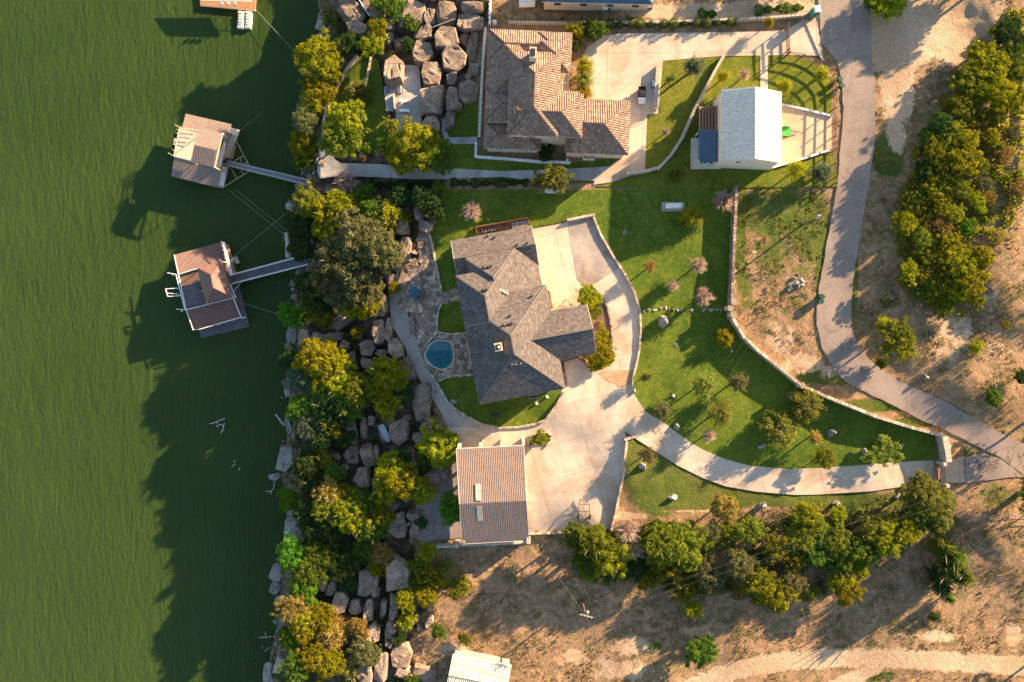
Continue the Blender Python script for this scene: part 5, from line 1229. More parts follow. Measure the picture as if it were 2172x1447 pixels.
# gate
T = thing('entrance_gate', 'black iron gate hung on pale posts across the driveway', 'gate', G(1988,1002))
for (u, v) in ((1989,981),(1995,1026)):
    q = G(u, v); mb = MB(); mb.box(q+Vector((0,0,1.1)), (.6,.6,2.3)); mb.build('gate_post', M['limestone'], T)
mb = MB(); a, b_ = G(1983,987), G(1984,1014); mb.bar(a+Vector((0,0,.6)), b_+Vector((0,0,.6)), .35, 1.2); mb.build('timber_leaf', M['wood'], T)
a, b_ = G(1990,984), G(1994,1022); mb = MB()
for hz in (.3, 1.0, 1.7): mb.bar(a+Vector((0,0,hz)), b_+Vector((0,0,hz)), .07)
mb.build('gate_frame', M['black'], T)
for k in range(12):
    c_ = a.lerp(b_, k/11); mb = MB(); mb.bar(c_+Vector((0,0,.2)), c_+Vector((0,0,1.75+.25*math.sin(k/11*math.pi))), .05); mb.build('bar', M['black'], T)
# equipment yard behind the house
T = thing('fenced_enclosure', 'brown board enclosure of pool equipment against the north wall of the house', 'enclosure', G(1065,482))
pts = [(1013,498),(1010,484),(1119,465),(1122,478)]
for a, b_ in zip(pts[:-1], pts[1:]):
    A_, B_ = G(*a), G(*b_); n__ = max(2, int((B_-A_).length/.45))
    for k in range(n__):
        mb = MB(); c0_, c1_ = A_.lerp(B_, (k+.04)/n__), A_.lerp(B_, (k+.94)/n__); mb.bar(c0_+Vector((0,0,.9)), c1_+Vector((0,0,.9)), .06, 1.8); mb.build('board', M['wood'], T)
mb = MB(); mb.bar(G(1076,473)+Vector((0,0,.9)), G(1078,486)+Vector((0,0,.9)), .08, 1.7); mb.build('divider', M['wood'], T)
mb = MB(); mb.prism([tuple(G(*p_)[:2]) for p_ in pts], -.3, -.02+.12); mb.build('floor', M['mulch'], T)
def ac_unit(u, v, label, group, rot=0):
    q = G(u, v); T = thing('ac_unit', label, 'ac unit', q, group)
    mb = MB(); mb.box(q+Vector((0,0,.06)), (1.25,1.25,.12), rot); mb.build('pad', M['concrete'], T)
    mb = MB(); mb.box(q+Vector((0,0,.55)), (.92,.92,.86), rot); mb.build('cabinet', M['cream'], T)
    mb = MB(); mb.lathe(q+Vector((0,0,.98)), [(.36,0),(.36,.05)], 16); f_ = mb.build('fan_grille', M['black'], T)
    mb = MB()
    for k in range(4): mb.box(q+Vector((0,0,1.05)), (.62,.07,.03), rot+k*math.pi/4)
    mb.build('fan_blades', M['steel'], f_)
for k, (u, v) in enumerate(((1091,479),(1102,477),(1113,475))): ac_unit(u, v, f"{('left','middle','right')[k]} one of three cream air conditioners inside the board enclosure", 'air conditioners in the enclosure', R(10))
for k, u in enumerate((1241.5,1254.5)): ac_unit(u, 335, f"{('left','right')[k]} one of two air conditioners south of the tiled garage", 'air conditioners by the tiled garage')
for k in range(5):
    q = G(1025+k*6, 492-k*1.2); tnk = MB(); tnk.lathe(q, [(.18,0),(.2,.1),(.2,.6+.1*(k % 3)),(.1,.75+.1*(k % 3))], 10); tnk.build('pool_filter', M['white' if k % 2 else 'steel'], None, label=f'{ORD[k]} pool filter tank from the left inside the board enclosure', cat='pool filter', group='pool equipment')
# propane tank
T = thing('propane_tank', 'white horizontal propane tank on a concrete pad on the north lawn', 'tank', G(1427,438))
q = G(1427,439); mb = MB(); mb.box(q+Vector((0,0,.1)), (4.3,1.75,.22)); mb.build('pad', M['concrete_grey'], T)
mb = MB(); mb.lathe(q+Vector((0,0,.95)), [(.08,-1.62),(.3,-1.55),(.45,-1.38),(.5,-1.15),(.5,1.15),(.45,1.38),(.3,1.55),(.08,1.62)], 20, axis='X'); mb.build('tank_body', M['white'], T, smooth=True)
mb = MB(); mb.lathe(q+Vector((0,0,1.42)), [(.2,0),(.2,.15),(.12,.2)], 12); mb.build('valve_cover', M['white'], T)
for s_ in (-1, 1): mb = MB(); mb.box(q+Vector((s_*.95,0,.35)), (.15,.7,.4)); mb.build('saddle', M['grey_wood'], T)
# utility cart (side by side)
q = G(1360,206); T = thing('utility_cart', 'black and white utility cart parked by the rubble wall', 'utility cart', q)
for sx in (-1, 1):
    for sy in (-1, 1):
        mb = MB(); mb.lathe(q+Vector((sx*.62-.12,sy*1.0,.32)), [(.16,0),(.32,.02),(.32,.22),(.16,.24)], 16, axis='X'); mb.build('wheel', M['black'], T)
mb = MB(); mb.prism([(q.x-.62,q.y-1.5),(q.x+.62,q.y-1.5),(q.x+.7,q.y-1.2),(q.x+.7,q.y-.4),(q.x-.7,q.y-.4),(q.x-.7,q.y-1.2)], q.z+.5, q.z+.95); mb.prism([(q.x-.55,q.y-1.42),(q.x+.55,q.y-1.42),(q.x+.6,q.y-.45),(q.x-.6,q.y-.45)], q.z+.95, q.z+1.08); mb.build('hood', M['white'], T)
mb = MB(); mb.box(q+Vector((0,.1,.45)), (1.3,2.6,.22)); mb.build('chassis', M['black'], T)
mb = MB(); mb.box(q+Vector((0,1.15,.85)), (1.35,.95,.08)); [mb.box(q+Vector((sx*.66,1.15,1.0)), (.06,.95,.3)) for sx in (-1,1)]; [mb.box(q+Vector((0,1.15+sy*.46,1.0)), (1.35,.06,.3)) for sy in (-1,1)]; mb.build('cargo_bed', M['black'], T)
for sx in (-.33, .33):
    mb = MB(); mb.box(q+Vector((sx,.25,.8)), (.5,.5,.14)); mb.box(q+Vector((sx,.5,1.05)), (.5,.12,.5)); mb.build('seat', M['deck_dark'], T)
cg = MB()
for sx in (-.66,.66):
    cg.bar(q+Vector((sx,-.4,.95)), q+Vector((sx*.9,-.1,1.85)), .06); cg.bar(q+Vector((sx,.65,.8)), q+Vector((sx*.9,.6,1.85)), .06); cg.bar(q+Vector((sx*.9,-.1,1.85)), q+Vector((sx*.9,.6,1.85)), .06)
cg.bar(q+Vector((-.6,-.1,1.85)), q+Vector((.6,-.1,1.85)), .06); cg.bar(q+Vector((-.6,.6,1.85)), q+Vector((.6,.6,1.85)), .06); cg.build('roll_cage', M['black'], T)
mb = MB(); mb.bar(q+Vector((-.25,-.35,1.0)), q+Vector((-.25,-.1,1.15)), .05); mb.lathe(q+Vector((-.25,-.08,1.15)), [(.17,0),(.17,.03)], 12); mb.build('steering_wheel', M['black'], T)
for sx in (-.45,.45): mb = MB(); mb.box(q+Vector((sx,-1.5,.8)), (.25,.06,.14)); mb.build('headlight', M['steel'], T)
# blue box by the rubble wall
q = G(1385,181); mb = MB(); mb.box(q+Vector((0,0,.45)), (.7,1.1,.8), .1); T = thing('storage_box', 'blue lidded box against the rubble wall', 'box', q); mb.build('box_body', M['blue_cloth'], T); mb = MB(); mb.box(q+Vector((0,0,.88)), (.78,1.18,.08), .1); mb.build('lid', M['blue_roof'], T)
# bins
for k, (u, v, lab, grp) in enumerate(((1777,172,'upper dark green wheeled bin beside the curved rail fence','bins by the rail fence'),(1781,186,'lower dark green wheeled bin beside the curved rail fence','bins by the rail fence'),(1739,630,'upper green wheeled bin at the road edge by the dry strip','bins at the road edge'),(1737,640,'lower green wheeled bin at the road edge by the dry strip','bins at the road edge'))):
    q = G(u, v, .08); T = thing('wheeled_bin', lab, 'bin', q, grp); rt = .4+k*.25; Rm = Matrix.Rotation(rt, 3, 'Z')
    mb = MB(); vs_ = [q+Rm@Vector((sx*w_, sy*w_*1.1, h_)) for w_, h_ in ((.26,.05),(.36,1.05)) for sx, sy in ((-1,-1),(1,-1),(1,1),(-1,1))]
    mb.add(vs_, [(3,2,1,0),(4,5,6,7),(0,1,5,4),(1,2,6,5),(2,3,7,6),(3,0,4,7)]); mb.build('bin_body', M['darkgreen_plastic'], T)
    mb = MB(); mb.box(q+Vector((0,0,1.09)), (.78,.86,.07), rt); mb.box(q+Rm@Vector((0,.45,1.08)), (.6,.08,.1), rt); mb.build('lid', M['darkgreen_plastic'], T)
    for sx in (-1, 1): mb = MB(); mb.lathe(q+Rm@Vector((sx*.3,.34,.12)), [(.12,0),(.12,.05)], 10, axis='X', rot=rt); mb.build('wheel', M['black'], T)
# portable toilet
q = G(1722,32); T = thing('portable_toilet', 'green portable toilet with a white roof beside the road', 'toilet', q)
mb = MB(); mb.box(q+Vector((0,0,1.1)), (1.2,1.25,2.2), .2); mb.build('cabin', surf('teal_plastic', (.02,.22,.16), (.03,.26,.19), 1, .5, 5, .05), T)
mb = MB(); mb.box(q+Vector((0,0,2.26)), (1.28,1.32,.14), .2); mb.box(q+Vector((0,0,2.4)), (1.0,1.05,.16), .2); mb.build('roof', M['white'], T)
mb = MB(); mb.box(q+Matrix.Rotation(.2,3,'Z')@Vector((0,-.64,1.05)), (.75,.05,1.85), .2); d_ = mb.build('door', M['darkgreen_plastic'], T)
mb = MB(); mb.box(q+Matrix.Rotation(.2,3,'Z')@Vector((.28,-.69,1.05)), (.06,.05,.2), .2); mb.build('handle', M['white'], d_)
mb = MB(); mb.lathe(q+Matrix.Rotation(.2,3,'Z')@Vector((.4,.45,2.3)), [(.06,0),(.06,.5)], 8); mb.build('vent_pipe', M['white'], T)
# green trailer at the barn
q = G(1667,282); T = thing('garden_trailer', 'bright green trailer with a black hitch backed against the barn', 'trailer', q)
mb = MB(); mb.prism([(q.x-1.1,q.y-.85),(q.x+.35,q.y-.85),(q.x+.75,q.y-.4),(q.x+.75,q.y+.5),(q.x+.3,q.y+.95),(q.x-1.1,q.y+.85)], q.z+.55, q.z+.75); mb.build('bed', M['green_paint'], T)
for sy in (-1, 1): mb = MB(); mb.box(q+Vector((-.35,sy*.85,.9)), (1.5,.08,.35)); mb.build('side_board', M['green_paint'], T)
for sy in (-1, 1): mb = MB(); mb.lathe(q+Vector((-.3,sy*.95,.34)), [(.1,0),(.34,.02),(.34,.2),(.1,.22)], 14, axis='X', rot=math.pi/2); mb.build('wheel', M['black'], T)
mb = MB(); mb.bar(q+Vector((.7,.4,.5)), q+Vector((1.7,0,.45)), .08); mb.bar(q+Vector((.7,-.35,.5)), q+Vector((1.7,0,.45)), .08); mb.bar(q+Vector((1.6,0,.45)), q+Vector((2.4,.08,.45)), .1); mb.build('hitch', M['black'], T)
# utility trailer frame in the court
q = G(1238,1085); T = thing('trailer_frame', 'black steel boat trailer frame parked on the concrete court', 'trailer', q)
def U(u, v, h): 
    return G(u, v, h)
mb = MB(); pts = [U(1227,1110,.6), U(1227.5,1070,.6), U(1231,1062,.6), U(1238,1057,.6), U(1245,1062,.6), U(1250,1070,.6), U(1250.5,1110,.6)]
for a, b_ in zip(pts[:-1], pts[1:]): mb.bar(a, b_, .09)
mb.bar(U(1238,1057,.6), U(1238,1051,.6), .1); mb.build('frame', M['black'], T)
for v in (1070, 1085, 1109): mb = MB(); mb.bar(U(1227.5,v,.6), U(1250.5,v,.6), .08); mb.build('crossmember', M['black'], T)
for u in (1235, 1242): mb = MB(); mb.bar(U(u,1085,.66), U(u,1109,.66), .08); mb.build('bunk', M['deck_dark'], T)
for u, s_ in ((1225,-1),(1252,1)):
    mb = MB(); mb.lathe(U(u,1097,.33), [(.1,-.1),(.33,-.09),(.33,.09),(.1,.1)], 14, axis='X'); mb.build('wheel', M['black'], T)
    mb = MB(); mb.box(U(u,1097,.76), (.26,.85,.05)); mb.build('mudguard', M['black'], T)
mb = MB(); mb.bar(U(1238,1060,.6), U(1238,1064,1.5), .08); mb.build('winch_post', M['black'], T)
# benches, tables
for k, (u, v) in enumerate(((858,215),(859,236))):
    q = G(u, v, .1); T = thing('stone_bench', f"{('upper','lower')[k]} pale slab bench on the shaded rock patio", 'bench', q, 'benches on the rock patio')
    mb = MB(); mb.box(q+Vector((0,0,.45)), (1.9,.55,.12), -.05); mb.build('seat', M['white'], T)
    for s_ in (-1, 1): mb = MB(); mb.box(q+Vector((s_*.65,0,.2)), (.2,.45,.42), -.05); mb.build('leg', M['white'], T)
q = G(1171,407); T = thing('slatted_bench', 'weathered white slatted bench under the yellow tree on the north lawn edge', 'bench', q)
for k in range(4): mb = MB(); mb.box(q+Vector((0,.36-k*.22,.5)), (4.6,.16,.06), -.03); mb.build('slat', M['white'], T)
for s_ in (-1, 0, 1): mb = MB(); mb.box(q+Vector((s_*1.9,0,.24)), (.12,.8,.46)); mb.build('leg', M['grey_wood'], T)
q = G(878.5,620,.8); T = thing('covered_table', 'low table under a dark blue cover on the raised stone terrace', 'table', q)
mb = MB(); mb.box(q+Vector((0,0,.72)), (1.35,1.95,.1), .02); mb.build('table_top', M['blue_cloth'], T)
mb = MB(); mb.box(q+Vector((0,0,.36)), (1.2,1.8,.66), .02); mb.build('cover_skirt', M['blue_cloth'], T)
for k, (du, dv) in enumerate(((11,-3),(11,6),(4,14),(-9,-2))):
    c_ = G(878+du, 620+dv, .8); Tc = thing('patio_chair', f"{('upper right','lower right','bottom','left')[k]} dark chair beside the blue covered table", 'chair', c_, 'chairs at the blue table')
    mb = MB(); mb.box(c_+Vector((0,0,.45)), (.5,.5,.08), k*.5); mb.build('seat', M['blue_roof'], Tc)
    mb = MB(); mb.box(c_+Vector((.22,0,.7)), (.08,.5,.5), k*.5); mb.build('backrest', M['blue_roof'], Tc)
    for sx in (-1, 1):
        for sy in (-1, 1): mb = MB(); mb.box(c_+Vector((sx*.2,sy*.2,.22)), (.05,.05,.42)); mb.build('leg', M['black'], Tc)
q = G(866,567,.9); T = thing('fire_grate', 'dark rectangular grate on top of the split boulder', 'grate', q)
gr_ = MB()
for a, b_ in (((857,564),(875,563)),((875,563),(875,570)),((875,570),(857,571)),((857,571),(857,564))): gr_.bar(G(*a, .95), G(*b_, .95), .1)
gr_.build('rim', M['dark_wood'], T)
for k in range(5): mb = MB(); mb.bar(G(860+k*3,565,.95), G(860+k*3,570,.95), .04); mb.build('bar', M['black'], T)
# aluminium boat on the rocks
T = thing('rowing_boat', 'small aluminium boat lying upright on the shaded ledges', 'boat', G(816,919)); bz = z1(816,919)+1.5
ax_ = (P(825,938,bz)-P(808,901,bz)); L_ = ax_.length; ax_.normalize(); sd2 = Vector((-ax_.y, ax_.x, 0)); c_ = P(816.5,919.5,bz)
prof = [(-.5,.55),(-.3,.62),(0,.64),(.25,.56),(.42,.32),(.5,.04)]
vs_, fs = [], []
for t_, w_ in prof:
    for s_, h_ in ((-1,.45),(-.8,.02),(0,-.06),(.8,.02),(1,.45),(.88,.43),(.7,.08),(0,.02),(-.7,.08),(-.88,.43)): vs_.append(c_+ax_*(t_*L_)+sd2*(s_*w_)+Vector((0,0,h_)))
for i in range(len(prof)-1):
    for k in range(10): a = i*10+k; b_ = i*10+(k+1) % 10; fs.append((a, b_, b_+10, a+10))
fs += [tuple(range(9,-1,-1)), tuple(range(50,60))]
mb = MB(); mb.add(vs_, fs); mb.build('hull', M['steel'], T)
for t_ in (-.3, 0, .25): mb = MB(); mb.box(c_+ax_*(t_*L_)+Vector((0,0,.3)), (.28,1.1,.05), math.atan2(ax_.y, ax_.x)); mb.build('thwart', M['steel'], T)
# big weathered log at the dock landing
T = thing('stone_log', 'long pale weathered log upright along the shore above the dark gangway', 'log', P(613,520,W0+.7))
mb = MB()
pp = [P(610+2*math.sin(k)*.6+k*.8, 494+k*10.6, W0+.9-.05*k) for k in range(6)]
for a, b_ in zip(pp[:-1], pp[1:]): mb.tube(a, b_, .72, .70, 10)
mb.build('log_body', M['driftwood'], T)
# driftwood in the lake
def drift(pts, r, label):
    T = thing('driftwood', label, 'driftwood', P(*pts[0][0], W0))
    for k, br_ in enumerate(pts):
        mb = MB()
        for a, b_ in zip(br_[:-1], br_[1:]): mb.tube(P(*a, W0+.12), P(*b_, W0+.16), r, r*.75, 5)
        mb.build('branch', M['driftwood'], T)
drift([[(445,899),(455,897),(466,892),(477,887)],[(461,894),(460,900)]], .11, 'pale forked branch floating highest in the dark water')
drift([[(459,905),(468,900),(474,903),(473,912),(468,919)],[(474,903),(476,898)]], .12, 'curved pale branch floating just below the forked one')
drift([[(492,990),(500,984)],[(495,981),(500,975)],[(506,998),(510,990)]], .10, 'small twigs of driftwood breaking the dark water')
drift([[(565,1043),(575,1042),(581,1037)],[(575,1042),(574,1049)],[(581,1037),(583,1022)]], .12, 'forked pale driftwood beside the pale shore rock')
drift([[(585,879),(592,888),(602,902)]], .22, 'straight log floating close to the shore')
drift([[(563,1340),(564,1352),(577,1350)],[(550,1352),(564,1352)],[(562,1381),(573,1372)]], .10, 'bent white branch in the southern shallows')
# lids, lights
for (u, v, lab) in ((1160,842,'upper right pale round cover on the crescent lawn'),(1138,856,'lower left pale round cover on the crescent lawn'),(1428,840,'pale round cover on the lawn near the driveway curve'),(1325,493,'small dark sprinkler head on the north lawn'),(1435,732,'dark sprinkler head inside the stone ring')):
    q = G(u, v, .06); mb = MB(); mb.lathe(q, [(.28,0),(.28,.12),(.2,.2),(.05,.22)] if 'pale' in lab else [(.14,0),(.14,.1)], 14)
    T = thing('utility_cover' if 'pale' in lab else 'sprinkler_head', lab, 'cover' if 'pale' in lab else 'sprinkler', q); mb.build('lid', M['white' if 'pale' in lab else 'black'], T); mb = MB(); mb.lathe(q-Vector((0,0,.02)), [(.34,0),(.34,.06)], 14); mb.build('rim', M['concrete_grey'], T)
T = thing('window_well', 'dark framed window well on the south wall of the grey roofed house', 'window well', G(1131,843))
a, b_, c_, d_ = G(1122,840,.3), G(1141,837,.3), G(1142,843,.3), G(1124,846,.3); mb = MB(); [mb.bar(p_, q_, .12, .3) for p_, q_ in ((a,b_),(b_,c_),(c_,d_),(d_,a))]; mb.build('curb', M['concrete_grey'], T); mb = MB(); mb.add([a-Vector((0,0,.1)),b_-Vector((0,0,.1)),c_-Vector((0,0,.1)),d_-Vector((0,0,.1))], [(3,2,1,0)]); mb.build('grille', M['black'], T)
# terrace stairs
for (pts, nst, label) in (([(818,184),(853,183),(853,198),(818,200)], 9, 'upper flight of concrete steps between pointed boulder and patio'), ([(819,200),(834,200),(836,236),(822,237)], 8, 'lower flight of concrete steps down to the terrace lawn'), ([(937,252),(945,252),(947,277),(938,278)], 8, 'narrow concrete steps between boulders down to the walk'), ([(752,294),(766,294),(766,308),(753,308)], 5, 'small steps between the terrace lawns')):
    T = thing('garden_steps', label, 'steps', G(*pts[0])); hor = abs(pts[1][0]-pts[0][0]) > abs(pts[3][1]-pts[0][1])
    A_, B_, C_, D_ = [G(*p_, .25) for p_ in pts]
    for k in range(nst):
        if hor: p0_, p1_ = A_.lerp(B_, (k+.06)/nst), A_.lerp(B_, (k+.94)/nst); q0_, q1_ = D_.lerp(C_, (k+.06)/nst), D_.lerp(C_, (k+.94)/nst)
        else: p0_, p1_ = A_.lerp(D_, (k+.06)/nst), A_.lerp(D_, (k+.94)/nst); q0_, q1_ = B_.lerp(C_, (k+.06)/nst), B_.lerp(C_, (k+.94)/nst)
        mb = MB(); zz = max(p0_.z, q0_.z)+.04*(k % 2); mb.prism([tuple(p_[:2]) for p_ in (p0_, p1_, q1_, q0_)], zz-.4, zz+.06*k*.5); mb.build('step', M['concrete_grey'], T)
rlf = thing('stair_railing', 'pale parapet beside the terrace steps', 'parapet', G(818,205))
mb = MB(); mb.bar(G(817,186,.6), G(822,237,.5), .35, .9); mb.build('parapet', M['path_concrete'], rlf)
mb = MB(); mb.bar(G(835,200,.6), G(838,232,.5), .3, .9); mb.build('parapet', M['path_concrete'], rlf)
# pipe on the rocks and a log
cable([G(762,0,2.2), G(783,33,1.6)], 'white pipe lying across the upper rocks', .07, 'white', 'pipe', 'pipe')
cable([G(918,58,2.4), G(965,40,2.4)], 'pale pole lying across the sandstone blocks', .09, 'driftwood', 'pole', 'pole')
# ------------------------------------------------------------ trees
def quads_mesh(name, C_, Nrm, size, tint, rng):
    """leaf faces: centres C_, normals Nrm, half sizes, tint"""
    n = len(C_); r = rng.normal(size=(n, 3)); a = np.cross(Nrm, r); a /= np.linalg.norm(a, axis=1)[:, None]+1e-9
    b = np.cross(Nrm, a); b /= np.linalg.norm(b, axis=1)[:, None]+1e-9
    s = size[:, None]; k = rng.uniform(.45, .8, (n, 1))
    V = np.stack([C_-a*s, C_-b*s*k, C_+a*s, C_+b*s*k], 1).reshape(-1, 3)
    me = bpy.data.meshes.new(name); me.vertices.add(4*n); me.vertices.foreach_set('co', V.ravel())
    me.loops.add(4*n); me.loops.foreach_set('vertex_index', np.arange(4*n, dtype=np.int32))
    me.polygons.add(n); me.polygons.foreach_set('loop_start', np.arange(0, 4*n, 4, dtype=np.int32)); me.polygons.foreach_set('loop_total', np.full(n, 4, dtype=np.int32))
    me.update(calc_edges=True)
    ca = me.color_attributes.new('tint', 'FLOAT_COLOR', 'CORNER'); t = np.repeat(np.clip(tint, 0, 1), 4)
    ca.data.foreach_set('color', np.stack([t, t, t, np.ones_like(t)], 1).ravel())
    me.materials.append(LEAF['G']); return me
def unit(v): return v/(np.linalg.norm(v, axis=-1, keepdims=True)+1e-9)
def crown_dense(seed, nclump=70, per=110, lobes=5, cs=.20, leaf=.040):
    rng = np.random.default_rng(seed)
    L = [(np.zeros(3), .66)]
    for k in range(lobes):
        a = k*2*math.pi/lobes+rng.uniform(-.5, .5); d = rng.uniform(.42, .72)
        L.append((np.array([d*math.cos(a), d*math.sin(a), rng.uniform(-.3, .15)]), rng.uniform(.24, .48)))
    C_, N_, S_, T_ = [], [], [], []
    for k in range(nclump):
        c0, r0 = L[rng.integers(0, len(L))] if rng.random() < .75 else L[0]
        d = unit(rng.normal(size=3)); d[2] = abs(d[2])*1.0-.25; d = unit(d)
        c = c0+d*r0*rng.uniform(.68, 1.12); rr_ = cs*rng.uniform(.5, 1.25); m_ = int(per*rng.uniform(.6, 1.3)*(rr_/cs)**1.5)
        dd = unit(rng.normal(size=(m_, 3))); dd[:, 2] = np.where(dd[:, 2] < -.3, -dd[:, 2], dd[:, 2])
        pos = c+dd*rr_*(rng.uniform(.35, 1.05, (m_, 1)))*np.array([1, 1, .75])
        C_.append(pos); N_.append(unit(dd+rng.normal(size=(m_, 3))*.6+np.array([0, 0, .35]))); S_.append(leaf*rng.uniform(.6, 1.35, m_)); T_.append(rng.normal(.5+rng.normal(0, .16), .17, m_))
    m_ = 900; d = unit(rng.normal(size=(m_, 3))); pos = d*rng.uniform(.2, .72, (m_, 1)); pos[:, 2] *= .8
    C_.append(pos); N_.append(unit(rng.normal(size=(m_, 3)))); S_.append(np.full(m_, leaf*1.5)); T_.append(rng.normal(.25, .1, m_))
    return quads_mesh('crown', np.concatenate(C_), np.concatenate(N_), np.concatenate(S_), np.concatenate(T_), rng)
def crown_spiky(seed, nb=64, per=95, leaf=.045, w=.10, up=.5):
    rng = np.random.default_rng(seed); C_, N_, S_, T_ = [], [], [], []
    for k in range(nb):
        a = rng.uniform(0, 2*math.pi); el = rng.uniform(-.15, 1.35); L_ = rng.uniform(.6, 1.05)
        d = np.array([math.cos(a)*math.cos(el), math.sin(a)*math.cos(el), math.sin(el)*.9]); t = rng.uniform(.15, 1, (per, 1))**.8
        bend = np.array([0, 0, -.25])*t*t
        pos = d*L_*t+bend+rng.normal(size=(per, 3))*w*(.4+.6*t)
        C_.append(pos); N_.append(unit(rng.normal(size=(per, 3))*.8+np.array([0, 0, .6]))); S_.append(leaf*rng.uniform(.5, 1.3, per)); T_.append(rng.normal(.45+.25*t[:, 0], .18))
    return quads_mesh('crown', np.concatenate(C_), np.concatenate(N_), np.concatenate(S_), np.concatenate(T_), rng)
def twig_mesh(seed, nb=70, mat='twig', r=.012, el0=0.0):
    rr = random.Random(seed); mb = MB()
    for k in range(nb):
        a = rr.uniform(0, 6.283); el = rr.uniform(el0, 1.35); L_ = rr.uniform(.6, 1.05)
        d = Vector((math.cos(a)*math.cos(el), math.sin(a)*math.cos(el), math.sin(el))); p0 = Vector((0,0,-.3))
        p1 = d*L_*.5+Vector((rr.uniform(-.05,.05),rr.uniform(-.05,.05),0)); p2 = d*L_
        mb.tube(p0, p1, r*1.6, r, 3); mb.tube(p1, p2, r, r*.5, 3)
        for j in range(4):
            s_ = p1.lerp(p2, rr.uniform(0, .8)); mb.tube(s_, s_+(d+Vector((rr.uniform(-.9,.9),rr.uniform(-.9,.9),rr.uniform(-.3,.5)))).normalized()*rr.uniform(.15, .32), r*.6, r*.3, 3)
    me = bpy.data.meshes.new('branches'); me.from_pydata(mb.v, [], mb.f); me.materials.append(M[mat]); return me
def trunk_mesh(seed, n=5):
    rr = random.Random(seed); mb = MB(); pts = [Vector((0,0,-.15)), Vector((rr.uniform(-.02,.02), rr.uniform(-.02,.02), .25)), Vector((rr.uniform(-.04,.04), rr.uniform(-.04,.04), .55))]
    mb.tube(pts[0], pts[1], .035, .028, 8); mb.tube(pts[1], pts[2], .028, .02, 8)
    for k in range(n):
        a = k*6.283/n+rr.uniform(-.4,.4); e = pts[2]+Vector((math.cos(a)*.28, math.sin(a)*.28, rr.uniform(.15, .36))); mb.tube(pts[1].lerp(pts[2], rr.uniform(.4, 1)), e, .014, .005, 5)
    me = bpy.data.meshes.new('trunk'); me.from_pydata(mb.v, [], mb.f); me.materials.append(M['bark']); return me
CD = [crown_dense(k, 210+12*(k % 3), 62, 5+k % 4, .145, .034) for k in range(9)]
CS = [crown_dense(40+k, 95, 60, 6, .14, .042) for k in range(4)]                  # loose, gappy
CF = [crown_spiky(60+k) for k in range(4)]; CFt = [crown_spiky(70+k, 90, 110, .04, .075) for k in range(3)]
TW = [twig_mesh(80+k) for k in range(3)]; TK = [trunk_mesh(90+k) for k in range(3)]
TR = random.Random(23)
RS_ = 1.22
WORD = {'Y':'yellow green','G':'mid green','D':'dark green','O':'olive grey','A':'amber brown','L':'pale lime','V':'vivid green','P':'bare pinkish','S':'grey green','B':'lush green gold'}
def tree(u, v, r, kind, h, label, group, shape=None, name='tree', cat='tree'):
    g0 = z1(u, v); hz = g0+h*.68
    q = P(u, v, hz); z0 = ground_at(q.x, q.y); rad = r*S*(H-hz)/H
    T = bpy.data.objects.new(name, None); COL.objects.link(T); T.location = (q.x, q.y, z0); T.rotation_euler = (0, 0, TR.uniform(0, 6.28)); T.empty_display_size = .5
    tag(T, label, cat, group)
    shape = shape or ('twig' if kind == 'P' else 'dense')
    me = TR.choice({'dense': CD, 'loose': CS, 'spiky': CF, 'spray': CFt, 'twig': TW}[shape])
    bottom = .42*h if shape in ('spiky', 'twig') else .18*h
    c_ = bpy.data.objects.new('crown', me); COL.objects.link(c_); c_.parent = T
    rz = (h-bottom)/(2 if shape in ('dense', 'loose') else 1.25); c_.location = (0, 0, h-rz*(1 if shape in ('dense', 'loose') else 1.0)); ex = 1.06 if shape in ('dense', 'loose') else 1.05
    c_.scale = (rad*ex*TR.uniform(.93, 1.08), rad*ex*TR.uniform(.93, 1.08), rz)
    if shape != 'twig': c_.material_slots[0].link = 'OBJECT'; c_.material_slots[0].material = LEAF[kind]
    if shape in ('twig', 'spiky'):
        if shape == 'twig':
            l_ = bpy.data.objects.new('leaves', TR.choice(CF)); COL.objects.link(l_); l_.parent = T; l_.location = c_.location; l_.scale = (rad*.9, rad*.9, rz*.9); l_.material_slots[0].link = 'OBJECT'; l_.material_slots[0].material = LEAF['P']
            c_.name = 'branches'
    t_ = bpy.data.objects.new('trunk', TR.choice(TK)); COL.objects.link(t_); t_.parent = T; kx = max(.9, min(h, 7)*.75)*(1.2 if h > 5 else 1)
    t_.scale = (kx*1.6, kx*1.6, h)
    return T
def grove(region, group, lst, name='tree', noun='tree', edge='top'):
    """lst: (u, v, r, kind, height[, shape[, own label]])"""
    cnt = {}
    for t in sorted(lst, key=lambda t: t[1] if edge == 'top' else t[0]):
        u, v, r, kind, h = t[:5]; shape = t[5] if len(t) > 5 else None
        i = cnt.get(kind, 0); cnt[kind] = i+1
        lab = t[6] if len(t) > 6 else f'{ORD[min(i, 29)]} {WORD[kind]} {noun} from the {edge} {region}'; r = r*(0.95 if 'east' in region else RS_); shape = shape or ('loose' if 'east' in region and (i % 3) and kind in 'YB' else None); h = h*(.82 if 'east' in region else 1)
        tree(u, v, r, kind, h, lab, group, shape, name, noun)
